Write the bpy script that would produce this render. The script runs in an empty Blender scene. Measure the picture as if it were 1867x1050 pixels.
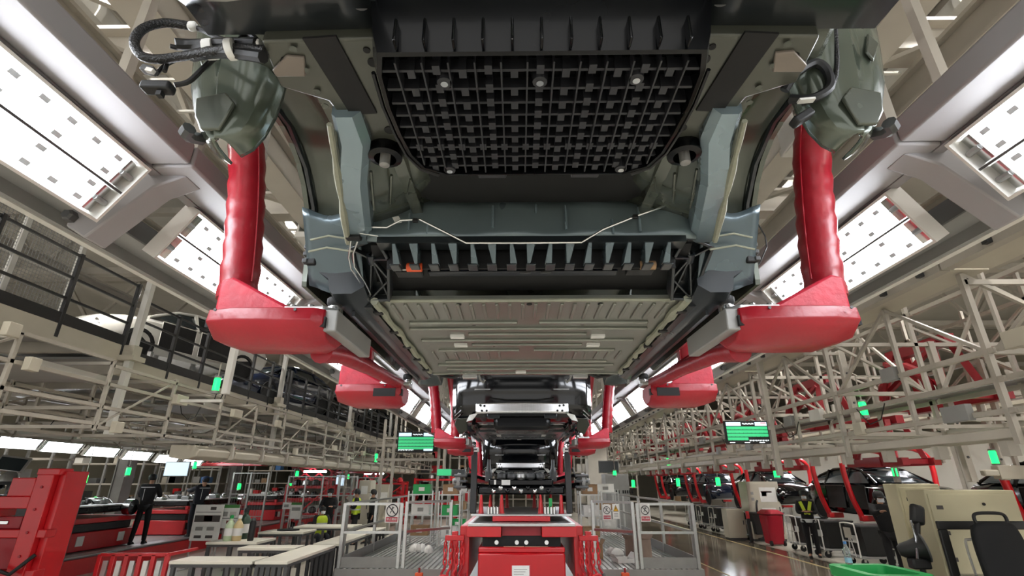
import bpy, bmesh, math, random
from mathutils import Vector, Matrix, Euler
random.seed(7)
scn = bpy.context.scene
COL = scn.collection
# ---------------------------------------------------------------- camera
FPX, PCX, PCY = 900.0, 933.5, 525.0           # focal length and centre in pixels of the 1867x1050 frame
PITCH = math.atan(353 / FPX)
YAW = math.atan(11.5 * math.cos(PITCH) / FPX)
CAM = Vector((-0.05, 0.0, 2.0))
FW = Vector((-math.sin(YAW) * math.cos(PITCH), math.cos(YAW) * math.cos(PITCH), math.sin(PITCH)))
RT = Vector((math.cos(YAW), math.sin(YAW), 0))
UP = RT.cross(FW)
cd = bpy.data.cameras.new('camera')
cam = bpy.data.objects.new('camera', cd)
COL.objects.link(cam)
cd.sensor_fit = 'HORIZONTAL'
cd.sensor_width = 36.0
cd.lens = FPX / 1867 * 36.0
cd.clip_start = 0.02
cd.clip_end = 300
cam.matrix_world = Matrix(((RT.x, UP.x, -FW.x, CAM.x), (RT.y, UP.y, -FW.y, CAM.y), (RT.z, UP.z, -FW.z, CAM.z), (0, 0, 0, 1)))
scn.camera = cam
# ---------------------------------------------------------------- light, exposure
w = bpy.data.worlds.new('hall_air')
scn.world = w
w.use_nodes = True
w.node_tree.nodes['Background'].inputs[0].default_value = (1.0, 0.985, 0.96, 1)
w.node_tree.nodes['Background'].inputs[1].default_value = 1.3
vs = scn.view_settings
vs.view_transform = 'Standard'
vs.look = 'None'
vs.gamma = 1.0
vs.use_curve_mapping = False
vs.exposure = 0.1
scn.cycles.max_bounces = 6
scn.cycles.diffuse_bounces = 3
scn.cycles.glossy_bounces = 3
scn.cycles.transmission_bounces = 4
scn.cycles.sample_clamp_indirect = 4.0
LAMP_E = 22.0          # brightness of the tube lights over the lines
FILL_E = 260.0          # brightness of the fill lamps added under the roof

# ---------------------------------------------------------------- pixel rays
def ray(u, v):
    return FW + RT * ((u - PCX) / FPX) - UP * ((v - PCY) / FPX)
def PY(u, v, Y):
    d = ray(u, v); return CAM + d * (Y / d.y)
def PZ(u, v, Z):
    d = ray(u, v); return CAM + d * ((Z - CAM.z) / d.z)
def PX(u, v, X):
    d = ray(u, v); return CAM + d * ((X - CAM.x) / d.x)

# ---------------------------------------------------------------- materials
def lin(h):
    h = h.lstrip('#')
    o = []
    for i in (0, 2, 4):
        c = int(h[i:i + 2], 16) / 255
        o.append(c / 12.92 if c <= .04045 else ((c + .055) / 1.055) ** 2.4)
    return o + [1.0]
MATS = {}
def mat(name, col, rough=.5, metal=0.0, var=.08, scale=6.0, bump=0.0, coat=0.0, emit=0.0, alpha=1.0, spec=None, bscale=None, stretch=None, trans=0.0):
    if name in MATS:
        return MATS[name]
    m = bpy.data.materials.new(name)
    m.use_nodes = True
    nt = m.node_tree
    b = nt.nodes['Principled BSDF']
    c = lin(col)
    b.inputs['Roughness'].default_value = rough
    b.inputs['Metallic'].default_value = metal
    b.inputs['Coat Weight'].default_value = coat
    b.inputs['Coat Roughness'].default_value = .08
    if trans:
        b.inputs['Transmission Weight'].default_value = trans
    if spec is not None:
        b.inputs['Specular IOR Level'].default_value = spec
    if emit > 0:
        b.inputs['Emission Color'].default_value = c
        b.inputs['Emission Strength'].default_value = emit
        b.inputs['Base Color'].default_value = c
    elif var > 0:
        tc = nt.nodes.new('ShaderNodeTexCoord')
        mp = nt.nodes.new('ShaderNodeMapping')
        if stretch:
            mp.inputs['Scale'].default_value = stretch
        n = nt.nodes.new('ShaderNodeTexNoise')
        n.inputs['Scale'].default_value = scale
        n.inputs['Detail'].default_value = 4
        r = nt.nodes.new('ShaderNodeValToRGB')
        r.color_ramp.elements[0].position = .3
        r.color_ramp.elements[1].position = .7
        r.color_ramp.elements[0].color = [x * (1 - var) for x in c[:3]] + [1]
        r.color_ramp.elements[1].color = [min(1, x * (1 + var)) for x in c[:3]] + [1]
        nt.links.new(tc.outputs['Object'], mp.inputs[0])
        nt.links.new(mp.outputs[0], n.inputs['Vector'])
        nt.links.new(n.outputs['Fac'], r.inputs[0])
        nt.links.new(r.outputs[0], b.inputs['Base Color'])
        rm = nt.nodes.new('ShaderNodeMapRange')
        rm.inputs[3].default_value = max(.02, rough - .08)
        rm.inputs[4].default_value = min(1, rough + .08)
        nt.links.new(n.outputs['Fac'], rm.inputs[0])
        nt.links.new(rm.outputs[0], b.inputs['Roughness'])
        if bump > 0:
            n2 = nt.nodes.new('ShaderNodeTexNoise')
            n2.inputs['Scale'].default_value = bscale or scale * 4
            n2.inputs['Detail'].default_value = 3
            nt.links.new(mp.outputs[0], n2.inputs['Vector'])
            bp = nt.nodes.new('ShaderNodeBump')
            bp.inputs['Strength'].default_value = bump
            bp.inputs['Distance'].default_value = .01
            nt.links.new(n2.outputs['Fac'], bp.inputs['Height'])
            nt.links.new(bp.outputs[0], b.inputs['Normal'])
    else:
        b.inputs['Base Color'].default_value = c
    if alpha < 1:
        b.inputs['Alpha'].default_value = alpha
    MATS[name] = m
    return m

M_BEIGE = mat('beige_painted_steel', '#a8a297', .45, 0, .07, 3)
M_CREAM = mat('cream_sheet_steel', '#bab4a4', .5, 0, .06, 2)
M_WHITE = mat('white_painted_steel', '#d6d4cd', .4, 0, .05, 3)
M_MAUVE = mat('grey_mauve_beam_paint', '#8f8c8d', .5, 0, .05, 2)
M_GREY = mat('mid_grey_steel', '#8a8a88', .45, .2, .08, 4)
M_DGREY = mat('dark_grey_steel', '#4a4b4c', .45, .2, .08, 4)
M_ALU = mat('brushed_aluminium', '#b9bab8', .34, .85, .07, 12, stretch=(1, 14, 1))
M_CHROME = mat('bright_zinc', '#d5d6d6', .2, 1.0, .05, 8)
M_BLACK = mat('black_painted_steel', '#17181a', .35, 0, .1, 5)
M_RUBBER = mat('black_rubber', '#0e0f10', .55, 0, .12, 8)
M_RED = mat('red_machine_paint', '#b80e18', .35, 0, .07, 3, coat=.2)
M_DRED = mat('dark_red_carrier_paint', '#8f1420', .45, 0, .1, 3)
M_PAD = mat('red_vinyl_padding', '#910a1d', .36, 0, .08, 5, bump=.35, bscale=16)
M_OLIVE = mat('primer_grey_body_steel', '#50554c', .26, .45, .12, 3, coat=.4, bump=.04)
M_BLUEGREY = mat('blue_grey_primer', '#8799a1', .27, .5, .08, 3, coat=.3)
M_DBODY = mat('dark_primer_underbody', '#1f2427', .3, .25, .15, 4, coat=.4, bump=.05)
M_BPLAST = mat('glossy_black_plastic', '#060709', .26, 0, .1, 4, coat=.1, spec=.25)
M_BLK = mat('matt_black_foam', '#08090a', .7, 0, .1, 10)
M_PAN = mat('grey_green_floor_pan', '#868880', .3, .65, .10, 3, bump=.05)
M_SEAL = mat('beige_sealer', '#8f9180', .55, 0, .12, 14, bump=.3)
M_CARBLK = mat('black_car_lacquer', '#050608', .14, .0, .08, 3, coat=.45, spec=.3)
M_CARBLUE = mat('dark_blue_car_lacquer', '#131d33', .15, .3, .08, 3, coat=1.0)
M_CARWHITE = mat('white_car_lacquer', '#dcdad2', .2, 0, .04, 3, coat=.8)
M_PAPER = mat('white_paper', '#e4e4e0', .7, 0, .03, 9)
M_TABLE = mat('cream_tabletop', '#e9e5d6', .45, 0, .04, 3)
M_CARD = mat('brown_cardboard', '#96795a', .8, 0, .12, 6)
M_FILM = mat('clear_plastic_film', '#d0cfcb', .25, 0, .1, 8)
M_GREENB = mat('green_plastic', '#129a4c', .4, 0, .06, 4)
M_YEL = mat('yellow_paint', '#d8b414', .5, 0, .06, 4)
M_SILVER = mat('polished_aluminium_beam', '#d9dadb', .36, 1.0, .05, 6, stretch=(14, 1, 1))
M_SKIN = mat('skin', '#b98c72', .55, 0, .06, 20)
M_NAVY = mat('navy_workwear', '#1a1d27', .8, 0, .12, 12, bump=.2)
M_BLKCLOTH = mat('black_workwear', '#131316', .85, 0, .12, 12, bump=.2)
M_VEST = mat('yellow_green_hi_vis', '#b7cf2b', .6, 0, .06, 10)
M_REFL = mat('silver_reflective_tape', '#cfd3d3', .3, .3, .03, 6)
M_MASK = mat('white_mask_fabric', '#d7dde2', .8, 0, .03, 9)
M_HAIR = mat('black_hair', '#101010', .6, 0, .2, 40)
M_SCRBLUE = mat('pale_blue_screen', '#c4dcf0', .3, emit=1.1)
M_SCRDARK = mat('dark_screen', '#20282b', .2, 0, .05, 2)
M_SCRGREEN = mat('green_screen_cells', '#35b878', .4, emit=.75)
M_SCRWHITE = mat('white_screen_text', '#e2ecf2', .4, emit=1.0)
M_SCRRED = mat('red_screen_text', '#b05058', .4, emit=.8)
M_GLED = mat('green_signal_glow', '#14ea58', .3, emit=3.6)
M_LAMP = mat('lit_tube_diffuser', '#f4f8ff', .4, emit=LAMP_E)
M_FILL = mat('lit_fill_lens', '#fffaf3', .4, emit=FILL_E)
M_SIGNRED = mat('red_sign_print', '#b0384a', .6, 0, .03, 6)
M_SIGNBLK = mat('black_sign_print', '#23242a', .6, 0, .03, 6)
M_SIGNYEL = mat('yellow_sign_print', '#d9a520', .6, 0, .03, 6)
M_ORANGE = mat('orange_plastic', '#d9552a', .5, 0, .05, 6)
M_BLUEP = mat('blue_plastic', '#3f6fa6', .4, 0, .05, 6)
M_PET = mat('clear_bottle_plastic', '#dfeaf0', .08, 0, 0, trans=.9)

# ---------------------------------------------------------------- mesh builder
KIDS = {}
class MB:
    def __init__(s):
        s.v = []; s.f = []
    def add(s, vs, fs):
        o = len(s.v); s.v += [Vector(p) for p in vs]; s.f += [[i + o for i in f] for f in fs]; return s
    def hexa(s, p):
        return s.add(p, [(0, 3, 2, 1), (4, 5, 6, 7), (0, 1, 5, 4), (1, 2, 6, 5), (2, 3, 7, 6), (3, 0, 4, 7)])
    def box(s, c, d, R=None):
        c = Vector(c); x, y, z = d[0] / 2, d[1] / 2, d[2] / 2
        P = [Vector(q) for q in ((-x, -y, -z), (x, -y, -z), (x, y, -z), (-x, y, -z), (-x, -y, z), (x, -y, z), (x, y, z), (-x, y, z))]
        if R is not None:
            P = [R @ q for q in P]
        return s.hexa([q + c for q in P])
    def b2(s, x0, x1, y0, y1, z0, z1):
        return s.box(((x0 + x1) / 2, (y0 + y1) / 2, (z0 + z1) / 2), (abs(x1 - x0), abs(y1 - y0), abs(z1 - z0)))
    def bar(s, p, q, w, h=None, up=(0, 0, 1)):
        p, q = Vector(p), Vector(q); h = h or w
        d = (q - p).normalized(); u = Vector(up)
        if abs(d.dot(u)) > .97: u = Vector((0, 1, 0))
        a = d.cross(u).normalized() * (w / 2); b = a.cross(d).normalized() * (h / 2)
        return s.hexa([p - a - b, p + a - b, q + a - b, q - a - b, p - a + b, p + a + b, q + a + b, q - a + b])
    def tube(s, pts, r, n=8, close=False):
        pts = [Vector(p) for p in pts]; N = len(pts); rr = r if isinstance(r, (list, tuple)) else [r] * N
        vs = []; prev = None
        for i, p in enumerate(pts):
            if close: d = pts[(i + 1) % N] - pts[i - 1]
            else: d = pts[min(i + 1, N - 1)] - pts[max(i - 1, 0)]
            d.normalize()
            if prev is None:
                u = Vector((0, 0, 1)) if abs(d.z) < .9 else Vector((0, 1, 0))
                a = d.cross(u).normalized()
            else:
                a = (prev - d * prev.dot(d)).normalized()
            prev = a; b = d.cross(a)
            for k in range(n):
                t = 2 * math.pi * k / n
                vs.append(p + (a * math.cos(t) + b * math.sin(t)) * rr[i])
        fs = []
        for i in range(N if close else N - 1):
            j = (i + 1) % N
            for k in range(n):
                fs.append((i * n + k, i * n + (k + 1) % n, j * n + (k + 1) % n, j * n + k))
        if not close:
            fs.append(tuple(range(n))[::-1]); fs.append(tuple((N - 1) * n + k for k in range(n)))
        return s.add(vs, fs)
    def lathe(s, prof, n=16, o=(0, 0, 0), R=None):
        o = Vector(o); vs = []
        for r, z in prof:
            for k in range(n):
                t = 2 * math.pi * k / n
                q = Vector((r * math.cos(t), r * math.sin(t), z))
                vs.append((R @ q if R is not None else q) + o)
        fs = []
        for i in range(len(prof) - 1):
            for k in range(n):
                fs.append((i * n + k, i * n + (k + 1) % n, (i + 1) * n + (k + 1) % n, (i + 1) * n + k))
        fs.append(tuple(range(n))[::-1]); fs.append(tuple((len(prof) - 1) * n + k for k in range(n)))
        return s.add(vs, fs)
    def ext(s, poly, vec):
        poly = [Vector(p) for p in poly]; n = len(poly); vec = Vector(vec)
        fs = [tuple(range(n))[::-1], tuple(range(n, 2 * n))] + [(i, (i + 1) % n, n + (i + 1) % n, n + i) for i in range(n)]
        return s.add(poly + [p + vec for p in poly], fs)
    def loft(s, secs, close=True, cap=True):
        n = len(secs[0]); vs = [p for q in secs for p in q]; fs = []
        for i in range(len(secs) - 1):
            for k in range(n if close else n - 1):
                fs.append((i * n + k, i * n + (k + 1) % n, (i + 1) * n + (k + 1) % n, (i + 1) * n + k))
        if cap and close:
            fs.append(tuple(range(n))[::-1]); fs.append(tuple((len(secs) - 1) * n + k for k in range(n)))
        return s.add(vs, fs)
    def grid(s, fn, nu, nv):
        vs = [fn(i / nu, j / nv) for i in range(nu + 1) for j in range(nv + 1)]
        return s.add(vs, [(i * (nv + 1) + j, (i + 1) * (nv + 1) + j, (i + 1) * (nv + 1) + j + 1, i * (nv + 1) + j + 1) for i in range(nu) for j in range(nv)])
    def mirx(s):
        s.v = [Vector((-p.x, p.y, p.z)) for p in s.v]; s.f = [f[::-1] for f in s.f]; return s
    def xf(s, M):
        s.v = [M @ p for p in s.v]; return s
    def build(s, name, m, parent=None, smooth=False, bevel=0, solid=0, seg=2, sub=0, at=None):
        off = Vector((0, 0, 0)); p = parent
        while p is not None:
            if p.get('_w'): off = off + p.location
            p = p.parent
        me = bpy.data.meshes.new(name)
        me.from_pydata([tuple(q - off) if at is None else tuple(q) for q in s.v], [], s.f)
        bm = bmesh.new(); bm.from_mesh(me)
        bmesh.ops.recalc_face_normals(bm, faces=bm.faces); bm.to_mesh(me); bm.free()
        me.materials.append(m)
        o = bpy.data.objects.new(name, me); COL.objects.link(o)
        if parent is not None:
            o.parent = parent; KIDS.setdefault(parent.name, []).append(o)
        if at is not None: o.location = Vector(at) - off
        if solid:
            md = o.modifiers.new('thick', 'SOLIDIFY'); md.thickness = solid; md.offset = 0
        if sub:
            md = o.modifiers.new('sub', 'SUBSURF'); md.levels = sub; md.render_levels = sub
        if bevel:
            md = o.modifiers.new('bev', 'BEVEL'); md.width = bevel; md.segments = seg; md.limit_method = 'ANGLE'; md.angle_limit = .6
        if smooth or bevel or sub:
            me.shade_smooth()
            if not sub:
                try: me.set_sharp_from_angle(angle=.7)
                except Exception: pass
        return o

def tag(o, label, cat, group=None, kind=None):
    o['label'] = label; o['category'] = cat
    if group: o['group'] = group
    if kind: o['kind'] = kind
    return o
def thing(name, label, cat, loc=(0, 0, 0), group=None, kind=None, world=True, rz=0):
    o = bpy.data.objects.new(name, None); COL.objects.link(o); o.location = loc; o.empty_display_size = .1
    o.rotation_euler = (0, 0, rz)
    if world: o['_w'] = 1
    return tag(o, label, cat, group, kind)
def struct(o):
    o['kind'] = 'structure'; return o
def copytree(root, loc, rot=None, label=None, scale=None, group=None):
    r = root.copy(); COL.objects.link(r); r.location = loc
    if rot is not None: r.rotation_euler = rot
    if scale is not None: r.scale = scale
    if label: r['label'] = label
    if group: r['group'] = group
    for ch in KIDS.get(root.name, []):
        c = child_copy(ch, r)
        for g in KIDS.get(ch.name, []):
            child_copy(g, c)
    return r
def child_copy(o, parent, loc=None):
    c = o.copy(); COL.objects.link(c); c.parent = parent
    KIDS.setdefault(parent.name, []).append(c)
    if loc is not None: c.location = loc
    return c
ORD = ['nearest', 'second', 'third', 'fourth', 'fifth', 'sixth', 'seventh', 'eighth', 'ninth', 'tenth', 'eleventh', 'twelfth', 'thirteenth', 'fourteenth', 'fifteenth', 'sixteenth', 'seventeenth', 'eighteenth', 'nineteenth', 'twentieth'] + ['%d-th' % i for i in range(21, 60)]
def text(name, body, size, m, parent, loc, rot, ax='CENTER', thick=.002):
    cu = bpy.data.curves.new(name, 'FONT'); cu.body = body; cu.size = size; cu.align_x = ax; cu.align_y = 'CENTER'; cu.extrude = thick
    t = bpy.data.objects.new(name, cu); COL.objects.link(t)
    dg = bpy.context.evaluated_depsgraph_get()
    me = bpy.data.meshes.new_from_object(t.evaluated_get(dg))
    bpy.data.objects.remove(t)
    me.materials.clear(); me.materials.append(m)
    o = bpy.data.objects.new(name, me); COL.objects.link(o)
    off = Vector((0, 0, 0)); p = parent
    while p is not None:
        if p.get('_w'): off = off + p.location
        p = p.parent
    o.parent = parent; KIDS.setdefault(parent.name, []).append(o); o.location = Vector(loc) - off; o.rotation_euler = rot
    return o
def V(*a): return Vector(a)
# ================================================================ hall shell
def floor_mat():
    m = mat('epoxy_floor', '#c6c1b4', .22, 0, .06, .5, bump=.02)
    return m
FLOOR_Y0, FLOOR_Y1, HX = -8, 78, 34
o = MB().b2(-HX, HX, FLOOR_Y0, FLOOR_Y1, -.2, 0).build('floor', floor_mat()); struct(o)
M_ROOF = mat('roof_sheet', '#bfbcb4', .6, 0, .06, 1)
o = MB().b2(-HX, HX, FLOOR_Y0, FLOOR_Y1, 11, 11.2).build('ceiling', M_ROOF); struct(o)
M_WALL = mat('pale_hall_wall', '#a9a493', .6, 0, .05, 1)
o = MB().b2(-HX, HX, FLOOR_Y1, FLOOR_Y1 + .2, 0, 11).build('wall_back', M_WALL); struct(o)
o = MB().b2(-HX - .2, -HX, FLOOR_Y0, FLOOR_Y1, 0, 11).build('wall_left', M_WALL); struct(o)
o = MB().b2(HX, HX + .2, FLOOR_Y0, FLOOR_Y1, 0, 11).build('wall_right', M_WALL); struct(o)
# painted floor lines on the right aisle
for i, (x, w_) in enumerate(((7.6, .09), (4.75, .05))):
    o = MB().b2(x - w_ / 2, x + w_ / 2, 4, 60, .0, .006).build('trim_%d' % (i + 1), mat('worn_yellow_line', '#a8956a', .5, 0, .15, 6)); struct(o)
o = MB().b2(3.95, 8.2, 2, 44, .0, .003).build('floor_aisle', mat('brown_grey_epoxy', '#6d6456', .13, 0, .08, .6)); struct(o)
# roof steel: trusses across the hall, one structure each
def roof_truss(y, i):
    t = thing('roof_truss', 'beige lattice roof truss spanning the hall, %s' % ('behind the camera' if i == 0 else ORD[i - 1] + ' from the camera'), 'truss', (0, y, 8.2), 'roof trusses', 'structure')
    m1 = MB().b2(-HX, HX, y - .12, y + .12, 8.2, 8.42); m1.build('bottom_chord', M_BEIGE, t)
    MB().b2(-HX, HX, y - .12, y + .12, 10.4, 10.62).build('top_chord', M_BEIGE, t)
    k = 0; x = -22.0
    while x < 22:
        MB().bar((x, y, 8.4), (x + 1.6, y, 10.4), .12).build('web_member', M_BEIGE, t)
        MB().bar((x + 1.6, y, 10.4), (x + 3.2, y, 8.4), .12).build('web_member', M_BEIGE, t)
        x += 3.2
    return t
for i, y in enumerate((-3.5, 2.5, 8.5, 14.5, 20.5, 28.5, 38.5)):
    roof_truss(y, i)
# purlins / roof girders running along the hall
for i, x in enumerate((-14, -9.5, -5.6, 5.8, 9.8, 14)):
    t = MB()
    t.b2(x - .16, x + .16, FLOOR_Y0, 60, 7.86, 7.92).b2(x - .16, x + .16, FLOOR_Y0, 60, 8.13, 8.19).b2(x - .03, x + .03, FLOOR_Y0, 60, 7.9, 8.15)
    o = t.build('roof_girder', M_BEIGE); tag(o, ['leftmost', 'second from left', 'third from left', 'third from right', 'second from right', 'rightmost'][i] + ' beige girder running along the hall under the roof trusses', 'girder', 'roof girders', 'structure')
# lamps added under the trusses to brighten the hall
def fill_lamp():
    t = thing('added_fill_lamp', 'added fill lamp', 'lamp', (0, 0, 0), 'added fill lamps under the roof', None, False)
    MB().lathe([(.06, .5), (.1, .42), (.12, .3), (.34, .06), (.36, 0), (.33, .0), (.31, .05), (.1, .28)], 20).build('reflector', M_GREY, t, True)
    MB().lathe([(.0, .045), (.30, .045), (.30, .035), (0, .035)], 20).build('lens', M_FILL, t)
    MB().tube([(0, 0, .5), (0, 0, 1.02)], .02, 6).build('hanger_rod', M_GREY, t)
    return t
hb = None
n = 0
for xi, x in enumerate((-17, -9, -4.6, 4.6, 9, 17)):
    for yi, y in enumerate((-3.5, 2.5, 8.5, 14.5, 20.5, 28.5, 38.5)):
        lab = 'added round fill lamp under roof, %s back in the %s row' % (ORD[yi], ['far left', 'second left', 'inner left', 'inner right', 'second right', 'far right'][xi])
        if hb is None:
            hb = fill_lamp(); hb.location = (x, y, 7.2); hb['label'] = lab
        else:
            copytree(hb, (x, y, 7.2), None, lab)

# ================================================================ conveyor steel above the hanging cars
def conveyor_beam(x, w_, z0, z1, m, lab, name='conveyor_track'):
    t = MB()
    t.b2(x - w_ / 2, x + w_ / 2, -3, 46, z0, z0 + .035)
    t.b2(x - w_ / 2, x + w_ / 2, -3, 46, z1 - .035, z1)
    t.b2(x - w_ * .2, x + w_ * .2, -3, 46, z0 + .03, z1 - .03)
    o = t.build(name, m); return tag(o, lab, 'track', 'overhead conveyor tracks', 'structure')
M_DUN = mat('dun_painted_steel', '#b9b3a8', .5, 0, .08, 2)
for s_, nm in ((-1, 'left'), (1, 'right')):
    conveyor_beam(s_ * 1.55, .2, 4.95, 5.2, M_DUN, 'wide dun conveyor track nearest the car on its %s side' % nm)
    conveyor_beam(s_ * 2.05, .07, 5.05, 5.2, M_BLACK, 'narrow black power rail between the conveyor tracks on the %s' % nm, 'power_rail')
    conveyor_beam(s_ * 2.65, .28, 5.0, 5.4, M_DUN, 'broad dun conveyor track in the middle on the %s' % nm)
    conveyor_beam(s_ * 3.4, .18, 5.0, 5.3, M_BEIGE, 'beige conveyor track outermost on the %s side' % nm)
    for i in range(9):
        y = .6 + 2.7 * i
        if i < 9:
            t = thing('conveyor_cross_beam', 'beige cross beam over the %s conveyor tracks, %s along the line' % (nm, ORD[i]), 'beam', (s_ * 2.6, y, 5.4), 'conveyor cross beams', 'structure')
            MB().b2(s_ * 1.0, s_ * 4.6, y - .11, y + .11, 5.42, 5.46).build('flange', M_BEIGE, t)
            MB().b2(s_ * 1.0, s_ * 4.6, y - .02, y + .02, 5.46, 5.74).build('web', M_BEIGE, t)
            MB().b2(s_ * 1.0, s_ * 4.6, y - .11, y + .11, 5.74, 5.78).build('flange', M_BEIGE, t)
            MB().bar((s_ * 4.3, y, 5.7), (s_ * 4.3, y, 8.2), .12).build('hanger_post', M_BEIGE, t)
            MB().bar((s_ * 4.3, y, 6.4), (s_ * 3.0, y, 5.76), .07).build('brace', M_BEIGE, t)
            MB().bar((s_ * 4.3, y, 5.8), (s_ * 4.3, y + 2.7, 7.6), .06).build('brace', M_BEIGE, t)
            MB().bar((s_ * 4.3, y, 7.6), (s_ * 4.3, y + 2.7, 5.8), .06).build('brace', M_BEIGE, t)
    for i in range(8):
        y = 1.7 + 1.9 * i
        t = thing('track_trolley', 'pale trolley block with dark wheels riding the %s conveyor track, %s along' % (nm, ORD[i]), 'trolley', (s_ * 2.65, y, 4.9), 'track trolleys')
        MB().b2(s_ * 2.65 - .2, s_ * 2.65 + .2, y, y + .34, 4.86, 4.94).build('carriage', M_WHITE, t, bevel=.01)
        for dx in (-.19, .19):
            MB().b2(s_ * 2.65 + dx - .015, s_ * 2.65 + dx + .015, y + .04, y + .3, 4.86, 5.2).build('cheek_plate', M_WHITE, t, bevel=.01)
            for dy in (.1, .24): MB().lathe([(.05, -.02), (.05, .02)], 12, (s_ * 2.65 + dx * .8, y + dy, 5.085), Matrix.Rotation(math.pi / 2, 3, 'Y')).build('wheel', M_DGREY, t, True)
        MB().lathe([(.05, 0), (.05, .05)], 10, (s_ * 2.65, y + .17, 4.81)).build('bolt', M_DGREY, t, True)
    for i in range(10):
        y = .9 + 2.1 * i
        t = thing('flat_brace', 'slanting pale steel brace between the %s conveyor tracks, %s along' % (nm, ORD[i]), 'brace', (s_ * 2.6, y, 5.3), 'track braces', 'structure')
        MB().bar((s_ * 1.55, y, 5.22), (s_ * 3.4, y + 1.4, 5.32), .06, .04).build('diagonal_bar', M_BEIGE, t)
        MB().bar((s_ * 1.55, y + 1.4, 5.22), (s_ * 3.4, y, 5.32), .06, .04).build('diagonal_bar', M_BEIGE, t)
    # service ladder lying along the tracks
    t = thing('cable_ladder', 'pale cable ladder with rungs above the %s conveyor tracks' % nm, 'cable tray', (s_ * 4.0, 0, 6.1), 'cable ladders', 'structure')
    for dx in (-.2, .2):
        MB().b2(s_ * 3.95 + dx - .02, s_ * 3.95 + dx + .02, -2, 30, 6.1, 6.2).build('side_rail', M_WHITE, t)
    rg = None
    for i in range(64):
        if rg is None: rg = MB().box((0, 0, 0), (.38, .03, .03)).build('rung', M_WHITE, t, at=V(0, 0, 0))
        else: rg = child_copy(rg, t)
        rg.location = Vector((s_ * 3.95, -1.8 + .5 * i, 6.14)) - t.location
# round duct high on the left
for s_, x, nm in ((-1, -5.0, 'left'), (1, 5.1, 'right')):
    t = thing('air_duct', 'round pale sheet-metal air duct running along the hall, high on the %s' % nm, 'duct', (x, 0, 6.9), None, 'structure')
    for i in range(14):
        y = -2 + 3 * i
        MB().lathe([(.3, 0), (.3, 2.92), (.325, 2.92), (.325, 3.0)], 18, (x, y, 6.9), Matrix.Rotation(-math.pi / 2, 3, 'X')).build('duct_section', M_WHITE, t, True)

# ================================================================ light beams and tube lights over the line
def tube_light(tilt=0):
    t = thing('tube_light', 'tube light', 'light', (0, 0, 0), 'tube lights along the line', None, False)
    L, W = 1.28, .29
    h = MB()
    h.b2(-W / 2, W / 2, 0, L, .055, .075)
    h.b2(-W / 2 - .012, -W / 2, 0, L, -.012, .075); h.b2(W / 2, W / 2 + .012, 0, L, -.012, .075)
    h.b2(-W / 2 - .012, W / 2 + .012, -.012, 0, -.012, .075); h.b2(-W / 2 - .012, W / 2 + .012, L, L + .012, -.012, .075)
    h.build('housing', M_WHITE, t)
    for s_ in (-1, 1):
        x = s_ * W / 4
        MB().b2(x - W / 4 + .008, x + W / 4 - .008, .075, L - .075, .012, .018).build('diffuser', M_LAMP, t)
        for y0 in (.0, L - .07):
            r = MB()
            ya, yb = (y0, y0 + .07)
            zz = [(.05, .0), (.03, .35), (.012, .7), (.01, 1)]
            r.loft([[V(x - W / 4 + .01, ya + (yb - ya) * (k if y0 == 0 else 1 - k), z), V(x + W / 4 - .01, ya + (yb - ya) * (k if y0 == 0 else 1 - k), z)] for z, k in zz], False, False)
            r.build('end_reflector', M_CHROME, t, True)
            MB().tube([(x, ya + .01, .016), (x, yb - .005, .016)], .014, 8).build('lamp_holder', M_GREY, t)
    MB().b2(-.005, .005, 0, L, -.004, .05).build('divider', M_DGREY, t)
    bf = None
    for k in range(10):
        for s_ in (-1, 1):
            for bx in ((.108, .035) if k % 2 else (.108,)):
                if bf is None: bf = MB().box((0, 0, 0), (.02, .036, .010)).build('baffle', mat('grey_baffle', '#d3dae0', .4, 0, .04, 5), t)
                else: bf = child_copy(bf, t)
                bf.location = (s_ * bx, .12 + k * .115, .004)
    return t
LZ = 3.30
LIGHT = None
NL = 20
PITCHY = 1.66
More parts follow.
